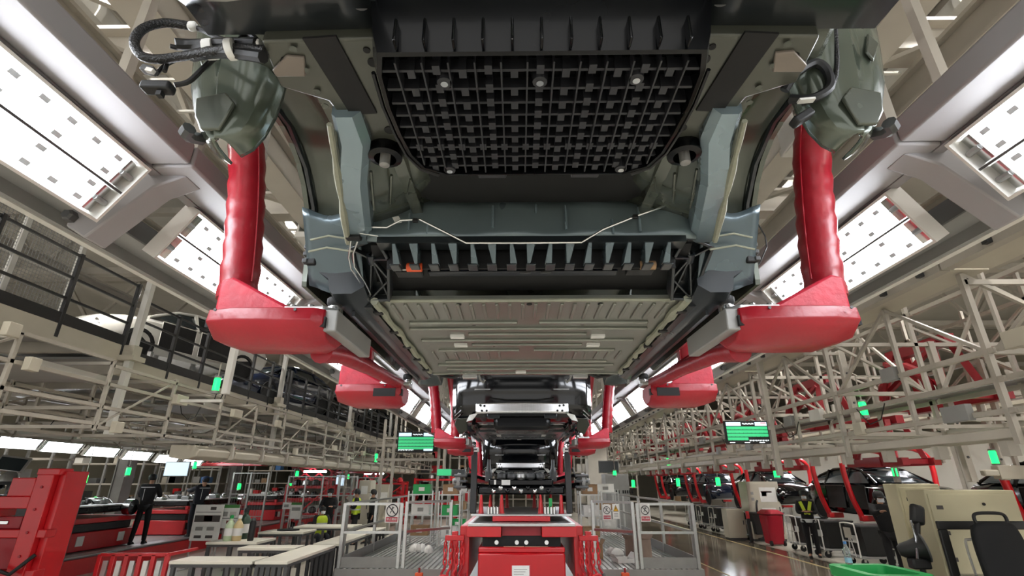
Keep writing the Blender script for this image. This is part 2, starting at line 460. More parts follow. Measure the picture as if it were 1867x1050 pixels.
for s_, nm, x_in, y0 in ((-1, 'left', -1.70, .55), (1, 'right', 1.74, .42)):
    xo = x_in + s_ * .155
    tilt = s_ * math.radians(58)
    c = V(x_in + s_ * .075, 0, LZ - .13)
    # box beam above/inside of the lamps: long segments with joints
    bt = thing('light_support_beam', 'long grey-mauve box beam carrying the tube lights along the %s side of the hanging cars' % nm, 'beam', (x_in, 0, LZ), 'light support beams')
    bt['kind'] = 'structure'
    yy = -2.75 + (0 if s_ < 0 else -.12)
    xa, xb = x_in + s_ * .0, x_in - s_ * .19
    for k in range(17):
        a, b = yy + 2.3 * k * 1.0, yy + 2.3 * (k + 1) - .012
        MB().b2(min(xa, xb), max(xa, xb), a, b, LZ + .02, LZ + .13).build('beam_segment', M_MAUVE, bt, bevel=.012)
    MB().b2(min(xa, xa + s_ * .05), max(xa, xa + s_ * .05), -3, 36, LZ + .02, LZ + .06).build('lip', M_MAUVE, bt)
    for k in range(-2, NL):
        y = y0 + PITCHY * k + (-.0)
        lab = 'bright twin tube light fixture in the %s row, %s' % (nm, 'overhead behind the camera, %s' % ('nearer one' if k == -1 else 'farther one') if k < 0 else ORD[k] + ' from the camera')
        if LIGHT is None:
            LIGHT = tube_light(); o = LIGHT; o['label'] = lab; o.location = (c.x, y, c.z); o.rotation_euler = (0, tilt, 0)
        else:
            o = copytree(LIGHT, (c.x, y, c.z), (0, tilt, 0), lab)
        # bracket at the gap after this lamp
        if -1 <= k < NL - 1:
            yb = y + 1.28 + (PITCHY - 1.28) / 2
            br = thing('lamp_bracket', 'grey sheet bracket between %s and next tube light of the %s row' % (ORD[max(k, 0)] if k >= 0 else 'overhead', nm), 'bracket', (x_in, yb, LZ), 'lamp brackets')
            x1 = x_in + s_ * .36
            MB().ext([(x_in - s_ * .12, yb - .1, LZ + .02), (x_in + s_ * .02, yb - .1, LZ - .04), (x1 - s_ * .1, yb - .1, LZ - .3), (x1, yb - .1, LZ - .24), (x1, yb - .1, LZ - .08), (x_in + s_ * .1, yb - .1, LZ + .06)], (0, .12, 0)).build('plate', M_MAUVE, br, bevel=.008)
            MB().lathe([(.028, 0), (.028, .03), (.02, .04)], 6, (x1 - s_ * .02, yb - .1, LZ - .2), Matrix.Rotation(math.pi / 2, 3, 'X')).build('knob', M_DGREY, br)
            MB().bar((x_in - s_ * .05, yb, LZ + .13), (x_in - s_ * .05, yb, 4.95), .05).build('drop_rod', M_BEIGE, br)
    # outer trunking rail
    xr = -2.13 if s_ < 0 else 2.14
    rt_ = thing('trunking_rail', 'dark grey cable trunking rail running below and outside the %s row of tube lights' % nm, 'rail', (xr, 0, 3.2), 'trunking rails', 'structure')
    for k in range(14):
        a = -2.5 + 3 * k
        MB().b2(xr - .1, xr + .1, a, a + 2.985, 3.2, 3.26).build('channel', M_GREY, rt_)
        MB().b2(xr + s_ * .1, xr + s_ * .125, a, a + 2.985, 3.14, 3.28).build('flange', M_GREY, rt_)
        MB().b2(xr - s_ * .1, xr - s_ * .115, a, a + 2.985, 3.17, 3.27).build('flange', M_DGREY, rt_)
        MB().b2(xr + s_ * .16, xr + s_ * .2, a, a + 2.985, 3.15, 3.19).build('conduit', M_WHITE, rt_)
        MB().bar((xr, a + 1.5, 3.26), (xr, a + 1.5, 5.0), .05).build('drop_rod', M_BEIGE, rt_)
    # striker blocks under the rail
# ================================================================ hanging cars
ZF = 2.70
def both(fn):
    for s_ in (-1, 1): fn(s_)
def sx(s_, pts):                      # points written for the left side, mirrored for s_=+1
    return [V(p[0] * (-s_), p[1], p[2]) if s_ > 0 else V(*p) for p in pts]

def floor_pan(t, m):
    pan = MB().b2(-.66, .66, 1.92, 3.38, ZF, ZF + .02).build('floor_pan', m, t)
    bead = None
    for i in range(22):                # rear row of short ribs
        x = -.58 + 1.16 * i / 21
        if abs(x) < .0: continue
        o = MB().b2(-.007, .007, -.10, .10, -.009, .003).build('pressed_rib', m, pan, bevel=.003, at=V(0, 0, 0)) if bead is None else child_copy(bead, pan)
        bead = bead or o
        o.location = V(x, 2.06, ZF) - t.location
    b2 = None
    for i in range(18):
        x = -.54 + 1.08 * i / 17
        if abs(x) < .1: continue
        o = MB().b2(-.007, .007, -.09, .09, -.009, .003).build('pressed_rib', m, pan, bevel=.003, at=V(0, 0, 0)) if b2 is None else child_copy(b2, pan)
        b2 = b2 or o
        o.location = V(x, 2.87, ZF) - t.location
    for y, x0, x1, w_ in ((2.22, -.56, -.05, .03), (2.22, .05, .56, .03), (2.32, -.58, .58, .035), (2.41, -.3, .3, .025), (2.53, -.56, .56, .035), (2.62, -.3, .3, .03), (2.74, -.5, -.04, .03), (2.74, .04, .5, .03), (3.02, -.5, .5, .035), (3.12, -.56, .56, .04), (3.24, -.52, .52, .035)):
        MB().b2(x0, x1, y - w_ / 2, y + w_ / 2, ZF - .013, ZF + .004).build('pressed_swage', m, pan, bevel=.006)
    for x, y in ((-.36, 2.45), (.36, 2.45), (-.36, 2.62), (.36, 2.62), (-.03, 3.33)):
        MB().b2(x - .035, x + .035, y - .02, y + .02, ZF - .0135, ZF - .0115 + .012).build('paper_sticker', M_PAPER, pan)
    for x, y in ((-.3, 1.97), (0, 1.97), (.3, 1.97), (-.26, 2.26), (.26, 2.26)):
        MB().lathe([(.012, 0), (.012, .004)], 10, (x, y, ZF - .003)).build('plug_hole', M_BLK, pan)
    return pan

def rocker(t, s_, m):
    P = [(-.655, ZF + .02), (-.655, ZF - .005), (-.70, ZF - .035), (-.775, ZF - .035), (-.79, ZF - .02), (-.80, ZF + .03), (-.86, ZF + .07), (-.90, ZF + .16), (-.90, ZF + .2)]
    secs = []
    for y in (1.80, 1.86, 2.4, 3.0, 3.46, 3.52):
        f = .02 if y in (1.80, 3.52) else 0
        secs.append([V(x * (-s_), y, z + f) if s_ > 0 else V(x, y, z + f) for x, z in P])
    r = MB().loft(secs).build('rocker_panel', m, t, True)
    # pinch seam and stepped rail beside the pan
    q = sx(s_, [(-.735, 1.95, ZF - .04), (-.735, 3.4, ZF - .04)])
    MB().bar(q[0], q[1], .012, .035).build('pinch_seam', M_DBODY, r)
    q = sx(s_, [(-.675, 1.93, ZF - .012), (-.675, 3.42, ZF - .012)])
    MB().bar(q[0], q[1], .04, .03).build('inner_rail', M_DBODY, r)
    return r

def body_shell(t, m, mg):
    """Upper body: sides with wheel-arch openings, roof, pillars."""
    def arch(yc, r, z0, n=14):
        return [(yc - r * math.cos(math.pi * k / n), z0 + (r + .08) * math.sin(math.pi * k / n)) for k in range(n + 1)]
    def side(s_):
        low = [(1.12, 3.22)] + arch(1.47, .385, 2.76)[7:] + [(1.86, 2.74), (3.5, 2.74)] + arch(3.98, .37, 2.80) + [(4.5, 2.8), (4.95, 2.9), (5.1, 3.1)]
        top = [(5.05, 3.32), (4.6, 3.42), (3.75, 3.52), (3.1, 3.9), (2.4, 4.12), (1.7, 4.1), (1.15, 3.88), (1.09, 3.4)]
        up = MB(); belt = []
        pts = low + top
        # build as strips between lower outline and a belt line, then to the roof
        vs = [V(s_ * (.92 - (.26 * max(0, (z - 3.45)) if z > 3.45 else 0) - (.10 if y < .7 or y > 4.9 else 0)), y, z) for y, z in pts]
        up.add(vs, [tuple(range(len(vs)))])
        o = up.build('body_side', m, t, solid=.02)
        # window glass openings suggested by a dark glazed panel set proud
        g = [(3.55, 3.55), (3.05, 3.86), (2.4, 4.05), (1.75, 4.04), (1.25, 3.82), (1.15, 3.62)]
        MB().add([V(s_ * (.925 - .26 * max(0, z - 3.45)), y, z) for y, z in g], [tuple(range(len(g)))]).build('side_window', mg, o)
        return o
    both(side)
    R = [(5.05, 3.3), (4.6, 3.42), (3.75, 3.52), (3.1, 3.9), (2.4, 4.12), (1.7, 4.1), (1.1, 3.85), (.62, 3.6), (.55, 3.3)]
    secs = []
    for y, z in R:
        hw = .92 - (.26 * max(0, z - 3.45)) - (.10 if y > 4.9 else 0) - (.22 if y < .7 else 0)
        secs.append([V(hw * k / 6, y, z + .05 * (1 - (k / 6) ** 2)) for k in range(-6, 7)])
    MB().loft(secs, False, False).build('roof_skin', m, t, True, solid=.02)

# ---------------------------------------------------------------- first car: rear underside seen from below
car1 = thing('car_body', 'primer grey car body hanging overhead, its rear underside filling the top of the picture', 'car', (0, 1.9, 2.62), 'car bodies hanging in red carriers')
T = car1
floor_pan(T, M_PAN)
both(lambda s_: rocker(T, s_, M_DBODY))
body_shell(T, M_OLIVE, M_SCRDARK)
# sealer beads beside the pan
def seal(s_):
    random.seed(5 + s_)
    pts = [V(s_ * (.635 + random.uniform(-.006, .006)), 1.88 + i * .075, ZF - .014 + random.uniform(-.004, .004)) for i in range(20)]
    MB().tube(pts, [random.uniform(.011, .022) for _ in pts], 7).build('sealer_bead', M_SEAL, T, True)
    for i in range(5):
        MB().b2(s_ * .645 - .02, s_ * .645 + .02, 2.0 + .29 * i - .02, 2.0 + .29 * i + .012, ZF - .035, ZF - .01).build('pipe_clip', M_RUBBER, T, bevel=.004)
both(seal)
# spare wheel well (glossy black plastic, ribbed underside)
TUB = [(-.33, .745), (-.345, .80), (-.35, .90), (-.345, 1.00), (-.335, 1.08), (-.31, 1.14), (-.25, 1.172), (.25, 1.172), (.31, 1.14), (.335, 1.08), (.345, 1.00), (.35, .90), (.345, .80), (.33, .745)]
tub = MB()
tub.loft([[V(x * 1.10, .93 + (y - .93) * 1.16, 3.02) for x, y in TUB], [V(x * 1.05, .93 + (y - .93) * 1.09, 2.90) for x, y in TUB],
          [V(x * 1.03, .93 + (y - .93) * 1.04, 2.84) for x, y in TUB], [V(x * 1.0, y, 2.80) for x, y in TUB], [V(x * .972, .95 + (y - .95) * .96, 2.797) for x, y in TUB],
          [V(x * .96, .95 + (y - .95) * .945, 2.835) for x, y in TUB]], True, True)
tubo = tub.build('spare_wheel_well', M_BPLAST, T, True)
M_RIB = mat('dark_grey_ribbed_plastic', '#222327', .42, 0, .1, 6)
rows = [.80, .852, .895, .935, .975, 1.015, 1.055, 1.095, 1.135]
rl = None
for j in range(12):
    x = -.30 + .6 * j / 11
    ya, yb = .77, (1.155 if abs(x) < .25 else 1.12)
    MB().b2(x - .0018, x + .0018, ya, yb, 2.797, 2.84).build('long_rib', M_RIB, tubo)
for i, y in enumerate(rows):
    hw = .335 if y < 1.1 else .29
    MB().b2(-hw, hw, y - .0035, y + .0035, 2.806, 2.84).build('cross_rib', M_RIB, tubo)
lug = None
for i, y in enumerate(rows):
    for j in range(23):
        x = -.300 + .6 * j / 22
        if i in (5,) and j % 2 == 0: continue
        if abs(x) > .28 and i > 6: continue
        if j % 2 == 1 or i == 6:
            o = MB().add(*(lambda a: (a.v, a.f))(MB().b2(-.008, .008, -.012, .012, -.022, .016))).build('rib_lug', M_RIB, tubo, at=V(0, 0, 0)) if lug is None else child_copy(lug, tubo)
            lug = lug or o
            o.location = V(x, y + (.004 if j % 4 == 1 else -.006), 2.823) - T.location
for x, y in ((-.205, .825), (.0, .825), (.205, .82), (-.235, 1.145), (.235, 1.145)):
    bl = MB().lathe([(.008, 0), (.008, .006), (.004, .006), (.004, .003)], 14, (x, y, 2.793)).build('rivet', M_CHROME, tubo, True)
    MB().lathe([(.016, 0), (.02, .03)], 12, (x, y, 2.797)).build('boss', M_RIB, tubo)
for i in range(11):
    x = -.29 + .058 * i
    MB().b2(x - .003, x + .003, .715, .742, 2.80, 2.86).build('wall_rib', M_BPLAST, tubo, bevel=.003)
both(lambda s_: MB().tube(sx(s_, [(-.352, .80, 2.803), (-.357, .90, 2.803), (-.352, 1.0, 2.803), (-.342, 1.08, 2.803), (-.316, 1.145, 2.803), (-.27, 1.176, 2.803)]), .005, 6).build('rim_flange', M_BPLAST, tubo, True))
for x0 in (-.16, .10):
    MB().b2(x0, x0 + .08, 1.168, 1.19, 2.80, 2.815).build('rim_tab', M_RIB, tubo, bevel=.004)
# trunk floor and its black mat
MB().b2(-.60, .60, .55, 1.63, 2.985, 3.0).build('trunk_floor', M_OLIVE, T)
MB().ext([V(-.42, 1.1, 2.972), V(-.42, 1.5, 2.972), V(-.40, 1.56, 2.972), V(-.35, 1.60, 2.972), V(.35, 1.60, 2.972), V(.40, 1.56, 2.972), V(.42, 1.5, 2.972), V(.42, 1.1, 2.972)], (0, 0, .012)).build('floor_mat', M_BLK, T)
# rear valance, rails
def rear_side(s_):
    P = [(-.61, .805), (-.35, .80), (-.352, 1.0), (-.37, 1.09), (-.40, 1.20), (-.455, 1.235), (-.50, 1.12), (-.53, .99), (-.63, .94)]
    rail = MB().ext(sx(s_, [(x, y, 2.90) for x, y in P]), (0, 0, .09)).build('rear_frame_rail', mat('olive_grey_rail', '#4a4c44', .34, .3, .12, 5, coat=.2), T, bevel=.006)
    MB().ext(sx(s_, [(-.515, .795, 2.895), (-.44, .79, 2.895), (-.415, 1.03, 2.895), (-.485, 1.035, 2.895)]), (0, 0, .006)).build('damping_strip', M_BLK, rail)
    for x, y, r in ((-.385, .83, .008), (-.38, .865, .013), (-.375, .90, .007), (-.40, 1.10, .014), (-.58, .86, .012), (-.43, 1.16, .01)):
        MB().lathe([(r, 0), (r, .003)], 14, sx(s_, [(x, y, 2.897)])[0]).build('drain_hole', M_BLK, rail)
    MB().ext(sx(s_, [(-.57, .84, 2.892), (-.53, .845, 2.892), (-.55, .90, 2.892), (-.62, .90, 2.892), (-.62, .88, 2.892)]), (0, 0, .01)).build('reinforcement_plate', mat('rosy_olive_plate', '#7a7168', .4, .2, .1, 5), rail, bevel=.003)
    for y in (.82, .88, .95, 1.0):
        MB().lathe([(.009, 0), (.007, .004)], 10, sx(s_, [(-.545 + .03 * (y - .82), y, 2.893)])[0]).build('weld_nut', M_OLIVE, rail)
    q = sx(s_, [(-.43, 1.185, 2.90)])[0]
    MB().lathe([(.045, .03), (.05, 0), (.048, -.03), (.032, -.035), (.03, -.005)], 18, q).build('bush_cup', M_BPLAST, rail, True)
    MB().lathe([(.015, .0), (.015, -.055), (.008, -.058)], 12, q).build('bush_pin', M_GREY, rail, True)
    # flange up to trunk floor
    MB().ext(sx(s_, [(-.35, .76, 2.93), (-.352, 1.0, 2.93), (-.37, 1.09, 2.93), (-.40, 1.20, 2.93), (-.40, 1.62, 2.93), (-.44, 1.62, 2.93), (-.44, 1.2, 2.93), (-.38, .76, 2.93)]), (0, 0, .06)).build('inner_flange', M_OLIVE, rail)
    # valance behind the rail
    P2 = lambda x: [V(x, .40, 2.905), V(x, .58, 2.90), V(x, .70, 2.915), V(x, .735, 2.93), V(x, .81, 2.935), V(x, .83, 3.0)]
    xs = [-.34, -.42, -.55, -.66, -.74]
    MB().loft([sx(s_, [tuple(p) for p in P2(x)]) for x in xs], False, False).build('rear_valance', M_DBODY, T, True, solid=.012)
    MB().tube(sx(s_, [(-.36, .70, 2.908), (-.42, .705, 2.907), (-.56, .70, 2.907), (-.64, .715, 2.915), (-.72, .72, 2.925)]), .0045, 6).build('fold_highlight', M_GREY, T, True)  # grey tube drawn as the highlight along the fold
    q = sx(s_, [(-.375, .735, 2.925)])[0]
    MB().lathe([(.018, 0), (.018, .01), (.009, .012)], 14, q).build('valance_bolt', M_DGREY, T, True)
    q = sx(s_, [(-.52, .62, 2.895)])[0]
    MB().lathe([(.028, 0), (.028, .012), (.016, .012), (.016, .004)], 18, q).build('grommet', M_RUBBER, T, True)
    # wheel house bowl
    def wf(a, b):
        y = 1.075 + .79 * a
        k = max(0, 1 - ((y - 1.47) / .395) ** 2) ** .5 if y > 1.47 else 1 - .1 * ((1.47 - y) / .4) ** 2
        za = 2.76 + .46 * k
        xin = -.52 - .16 * min(1, max(0, (y - 1.0) / .7))
        P = [V(-.885, y, za), V(-.85, y, za + .012), V(-.76, y, za + .015), V(xin - .05, y, za - .02), V(xin - .015, y, max(2.80, za - .08)), V(xin, y, 2.86 - .02 * a)]
        f = b * 5; i = min(4, int(f)); f -= i
        p = P[i].lerp(P[i + 1], f)
        return p
    g = MB().grid(wf, 26, 15)
    if s_ > 0: g.mirx()
    wh = g.build('wheel_house', M_OLIVE, T, True, solid=.01)
    # front lower closing panel of the wheel house, darker blue-grey
    g = MB().grid(lambda a, b: V(-.665 - .22 * b, 1.66 + .17 * a + .02 * math.sin(b * 3), 2.98 - .26 * a + .015 * math.cos(b * 6)), 8, 8)
    if s_ > 0: g.mirx()
    wp = g.build('wheel_house_front', mat('slate_primer', '#56646a', .26, .45, .1, 4, coat=.3), wh, True, solid=.01)
    for dz in (0, .05):
        q = sx(s_, [(-.68, 1.70, 2.87 - dz), (-.78, 1.695, 2.885 - dz), (-.85, 1.70, 2.87 - dz)])
        MB().tube(q, .004, 6).build('seam_sealer', M_SEAL, wh, True)
    MB().tube(sx(s_, [(-.885, 1.12, 3.16), (-.885, 1.28, 3.20), (-.885, 1.46, 3.22), (-.885, 1.64, 3.16), (-.885, 1.76, 3.05), (-.885, 1.83, 2.90), (-.885, 1.86, 2.76)]), .012, 6).build('arch_lip', M_DBODY, wh, True)
    # blue-grey kick-up rail by the wheel house, its colour lightened for reflected light
    secs = []
    for y, xa, xb, z in ((1.02, -.53, -.455, 2.875), (1.12, -.545, -.455, 2.86), (1.30, -.61, -.515, 2.845), (1.50, -.655, -.56, 2.835), (1.66, -.685, -.595, 2.83), (1.70, -.685, -.60, 2.86)):
        secs.append(sx(s_, [(xa, y, z + .10), (xa, y, z + .012), (xa + .012, y, z), (xb - .02, y, z), (xb, y, z + .02), (xb + .005, y, z + .10)]))
    kr = MB().loft(secs).build('kick_up_rail', M_BLUEGREY, T, True)
    random.seed(11)
    MB().tube(sx(s_, [(-.535 - .145 * min(1, i / 9), 1.03 + .068 * i, 2.862 - .004 * i + random.uniform(-.003, .003)) for i in range(10)]), [random.uniform(.007, .013) for _ in range(10)], 6).build('sealer_bead', M_SEAL, kr, True)
    # inner floor slope between kick-up rail and trunk (dark olive)
    g = MB().grid(lambda a, b: V(-.57 + .22 * b - .06 * a * (1 - b), 1.2 + .42 * a, 2.875 + .11 * b + .015 * math.sin(a * 9)), 10, 6)
    if s_ > 0: g.mirx()
    MB().add(g.v, g.f).build('floor_slope', M_OLIVE, T, True, solid=.006)
    for i in range(3):
        q = sx(s_, [(-.50 + .05 * i, 1.28 + .05 * i, 2.89 + .02 * i), (-.55 + .055 * i, 1.5, 2.885 + .025 * i)])
        MB().tube(q, .005, 6).build('pressed_swage', M_OLIVE, T, True)
    # quarter panel corner hanging below the tail
    def qf(a, b):
        lv = [(3.42, -1.0, -.70), (3.25, -.985, -.70), (3.1, -.965, -.70), (3.0, -.95, -.705), (2.93, -.925, -.715), (2.87, -.895, -.735), (2.83, -.865, -.76), (2.81, -.83, -.79)]
        f = a * 7; i = min(6, int(f)); f -= i
        z, xo, xi = [lv[i][k] * (1 - f) + lv[i + 1][k] * f for k in range(3)]
        W = xi - xo
        pr = [(0, 1.11), (0, 1.07), (.06, 1.04), (.20, 1.015), (.42, 1.01), (.46, 1.0), (.72, 1.003), (.92, 1.015), (1.0, 1.04), (1.0, 1.08)]
        f = b * 9; i = min(8, int(f)); f -= i
        x = pr[i][0] * (1 - f) + pr[i + 1][0] * f; y = pr[i][1] * (1 - f) + pr[i + 1][1] * f
        return V(xo + W * x, y + (.05 * (3.1 - z) if z < 3.1 else 0), z)
    g = MB().grid(qf, 14, 27)
    if s_ > 0: g.mirx()
    qp = g.build('quarter_panel_corner', mat('olive_lacquered_panel', '#545c51', .2, .4, .08, 2, coat=.7), T, True, solid=.008)
    q = sx(s_, [(-.905, 1.09, 2.865), (-.915, 1.06, 2.85), (-.905, 1.03, 2.84), (-.89, 1.02, 2.845)])
    MB().tube(q, .017, 8).build('tow_eye', M_DGREY, qp, True)
    MB().ext(sx(s_, [(-.885, 1.005, 2.93), (-.80, .99, 2.935), (-.77, .99, 2.90), (-.80, 1.0, 2.825), (-.85, 1.005, 2.83), (-.875, 1.005, 2.87)]), (0, .012, 0)).build('corner_bracket', M_OLIVE, qp, bevel=.004)
    MB().ext(sx(s_, [(-.93, 1.01, 3.10), (-.90, 1.0, 3.13), (-.875, .998, 3.06), (-.89, 1.0, 3.03)]), (0, .01, 0)).build('lamp_pocket', M_OLIVE, qp, bevel=.005)
    # body corner block between valance and quarter panel
    g = MB().grid(lambda a, b: V(-.66 - .10 * a, .72 + .32 * b, 3.02 + .05 * math.sin(b * 3.1) + .02 * a), 6, 8)
    if s_ > 0: g.mirx()
    g.build('corner_closing_panel', M_OLIVE, T, True, solid=.01)
    # webbed casting at the corner of the battery bay
    c = thing('x', 'x', 'x'); bpy.data.objects.remove(c)
    PL = [(-.70, 1.73, 2.85), (-.58, 1.66, 2.86), (-.535, 1.70, 2.79), (-.575, 1.90, 2.705), (-.655, 1.90, 2.70)]
    pl = sx(s_, PL)
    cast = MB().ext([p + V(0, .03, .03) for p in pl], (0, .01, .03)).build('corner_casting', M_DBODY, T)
    for i in range(5):
        MB().bar(pl[i], pl[(i + 1) % 5], .012, .05, (0, 1, 1)).build('casting_edge', M_DBODY, cast, bevel=.003)
    hub = sx(s_, [(-.615, 1.745, 2.81)])[0]
    R_ = Matrix.Rotation(math.radians(60), 3, 'X')
    MB().lathe([(.02, -.02), (.02, .02), (.011, .02), (.011, .0)], 16, hub, R_).build('casting_hub', M_DBODY, cast, True)
    for p in pl + [(pl[2] + pl[3]) / 2]:
        MB().bar(hub + (p - hub).normalized() * .018, p, .006, .03, (0, 1, 1)).build('casting_web', M_DBODY, cast)
    MB().bar((pl[2] + pl[3]) / 2, pl[4], .006, .03, (0, 1, 1)).build('casting_web', M_DBODY, cast)
    # brake lines
    if s_ < 0:
        MB().tube([PY(640, 438, 1.62), PY(636, 470, 1.66), PY(640, 490, 1.70), PY(655, 512, 1.78), PY(672, 545, 1.9)], .0035, 6).build('brake_line', M_CHROME, T, True)
        MB().tube([PY(652, 440, 1.62), PY(644, 462, 1.66), PY(646, 486, 1.70), PY(664, 512, 1.78), PY(680, 545, 1.9)], .0035, 6).build('brake_line', M_CHROME, T, True)
        MB().tube([PY(636, 420, 1.6), PY(640, 400, 1.58), PY(668, 378, 1.55)], .0035, 6).build('brake_line', M_CHROME, T, True)
        b = MB().box(PY(645, 430, 1.6), (.055, .03, .03)).build('line_connector', M_RUBBER, T, bevel=.004)
        MB().box(PY(655, 418, 1.59), (.016, .02, .03)).build('blue_cap', M_BLUEP, b)
        MB().tube([PY(655, 425, 1.57), PY(652, 408, 1.57), PY(657, 425, 1.57), PY(690, 430, 1.57)], .003, 6).build('brake_line', M_CHROME, T, True)
    # grey plug block behind the arch and hoses
    q = sx(s_, [(-.87, 1.80, 2.86)])[0]
    pb = MB().box(q, (.04, .06, .12)).build('side_connector', M_RUBBER, T, bevel=.006)
    for k in range(4):
        MB().box(q + V(s_ * .022, -.02, -.045 + .03 * k), (.02, .03, .018)).build('connector_key', M_DGREY, pb, bevel=.003)
both(rear_side)
# cross panel in front of the battery bay + scalloped casting
xp = MB().grid(lambda a, b: V(-.60 + 1.2 * a, 1.615 + .01 * math.sin(a * 25), 2.985 - .165 * b), 24, 4).build('cross_panel', mat('slate_blue_panel', '#6a787c', .3, .35, .1, 3, coat=.25), T, True, solid=.01)
for x, a, b in ((-.45, 2.86, 2.93), (-.38, 2.83, 2.90), (-.14, 2.87, 2.96), (.13, 2.86, 2.96), (.30, 2.84, 2.9), (.40, 2.85, 2.95), (.02, 2.93, 2.965)):
    MB().tube([(x, 1.607, a), (x, 1.603, (a + b) / 2), (x, 1.607, b)], .005, 6).build('pressed_rib', M_BLUEGREY, xp, True)
cm = MB().b2(-.56, .56, 1.60, 1.66, 2.805, 2.83).build('scalloped_crossmember', M_DBODY, T)
N = 15
for i in range(N):
    x = -.50 + 1.0 * i / (N - 1)
    w1, w2 = (.034, .012) if i % 2 else (.014, .026)
    MB().ext([(x - w1 / 2, 1.605, 2.808), (x + w1 / 2, 1.605, 2.808), (x + w2 / 2 + (.008 if i < 7 else -.008), 1.64, 2.74), (x - w2 / 2 + (.008 if i < 7 else -.008), 1.64, 2.74)], (0, .07, .012)).build('scallop_web', mat('slate_primer', '#4b585e', .3), cm, bevel=.003)
    MB().b2(x - .018, x + .018, 1.645, 1.70, 2.735, 2.745).build('scallop_foot', M_DBODY, cm, bevel=.003)
MB().b2(-.54, .54, 1.69, 1.70, 2.742, 2.84).build('scallop_shade_sheet', M_BLK, cm)  # black sheet for the shade in the cavity behind the teeth
# brake pipe across
MB().tube([PY(676, 414, 1.58), PY(705, 415, 1.58), PY(730, 402, 1.58), PY(765, 400, 1.58), PY(805, 420, 1.58), PY(850, 443, 1.58), PY(950, 443, 1.58), PY(1060, 442, 1.58), PY(1100, 418, 1.58), PY(1160, 394, 1.58), PY(1240, 366, 1.58)], .004, 6).build('brake_pipe', M_CHROME, T, True)
for u, v in ((757, 402), (1158, 395)):
    MB().box(PY(u, v, 1.575), (.02, .015, .014)).build('pipe_clip', M_RUBBER, T, bevel=.003)
MB().add([PY(715, 396, 1.59), PY(727, 394, 1.59), PY(733, 405, 1.59), PY(721, 408, 1.59)], [(0, 1, 2, 3)]).build('paper_sticker', M_PAPER, T, solid=.001)
# black sheet across the battery bay, standing in for its dark cavity
bay = MB().add([V(-.60, 1.66, 2.83), V(.60, 1.66, 2.83), V(.64, 1.95, 2.76), V(-.64, 1.95, 2.76)], [(0, 1, 2, 3)]).build('bay_shade_sheet', M_BLK, T, solid=.01)
MB().b2(-.40, .34, 1.76, 1.80, 2.755, 2.79).build('bay_beam', mat('navy_black_plastic', '#11151f', .3, 0, .1, 4), bay, bevel=.006)
for x in (-.02, .06):
    MB().b2(x - .02, x + .02, 1.755, 1.765, 2.752, 2.76).build('beam_clip', M_DGREY, bay)
MB().tube([V(-.60, 1.925, 2.70), V(-.3, 1.92, 2.698), V(0, 1.925, 2.70), V(.3, 1.92, 2.70), V(.6, 1.925, 2.70)], .008, 6).build('pan_edge_bead', M_SEAL, T, True)
# connectors
def conn(u0, v0, col, col2, nm):
    c = PY(u0, v0, 1.73)
    b = MB().box(c, (.10, .05, .055)).build(nm, M_RUBBER, T, bevel=.004)
    MB().box(c + V(-.012, -.028, .004), (.06, .02, .045)).build('terminal_block', col2, b, bevel=.006)
    MB().lathe([(.012, -.03), (.017, -.028), (.017, .028), (.012, .03)], 12, c + V(.024, -.035, -.01), Matrix.Rotation(math.pi / 2, 3, 'Y')).build('terminal_cap', col, b, True)
conn(748, 490, M_ORANGE, M_FILM, 'red_connector')
conn(1165, 486, M_CARD, mat('tan_casting', '#a98d6c', .5, .2, .15, 20), 'tan_connector')
# aluminium brackets at the front edge of the pan
for s_ in (-1, 1):
    b = MB().box((s_ * .385, 3.43, 2.69), (.10, .05, .045)).build('front_bracket', M_ALU, T, bevel=.006)
    MB().tube([(s_ * .44, 3.42, 2.70), (s_ * .5, 3.42, 2.675), (s_ * .58, 3.44, 2.69), (s_ * .64, 3.46, 2.72)], .012, 6).build('front_hose', M_RUBBER, T, True)
    MB().tube([(s_ * .33, 3.42, 2.71), (s_ * .31, 3.43, 2.66), (s_ * .29, 3.43, 2.64), (s_ * .28, 3.43, 2.66)], .008, 6).build('hook', M_GREY, T, True)
MB().b2(-.64, .64, 3.38, 3.42, 2.69, 2.85).build('toe_board', M_PAN, T, bevel=.006)
MB().b2(-.6, .6, 3.42, 4.95, 3.0, 3.04).build('front_bay_floor', M_DBODY, T)
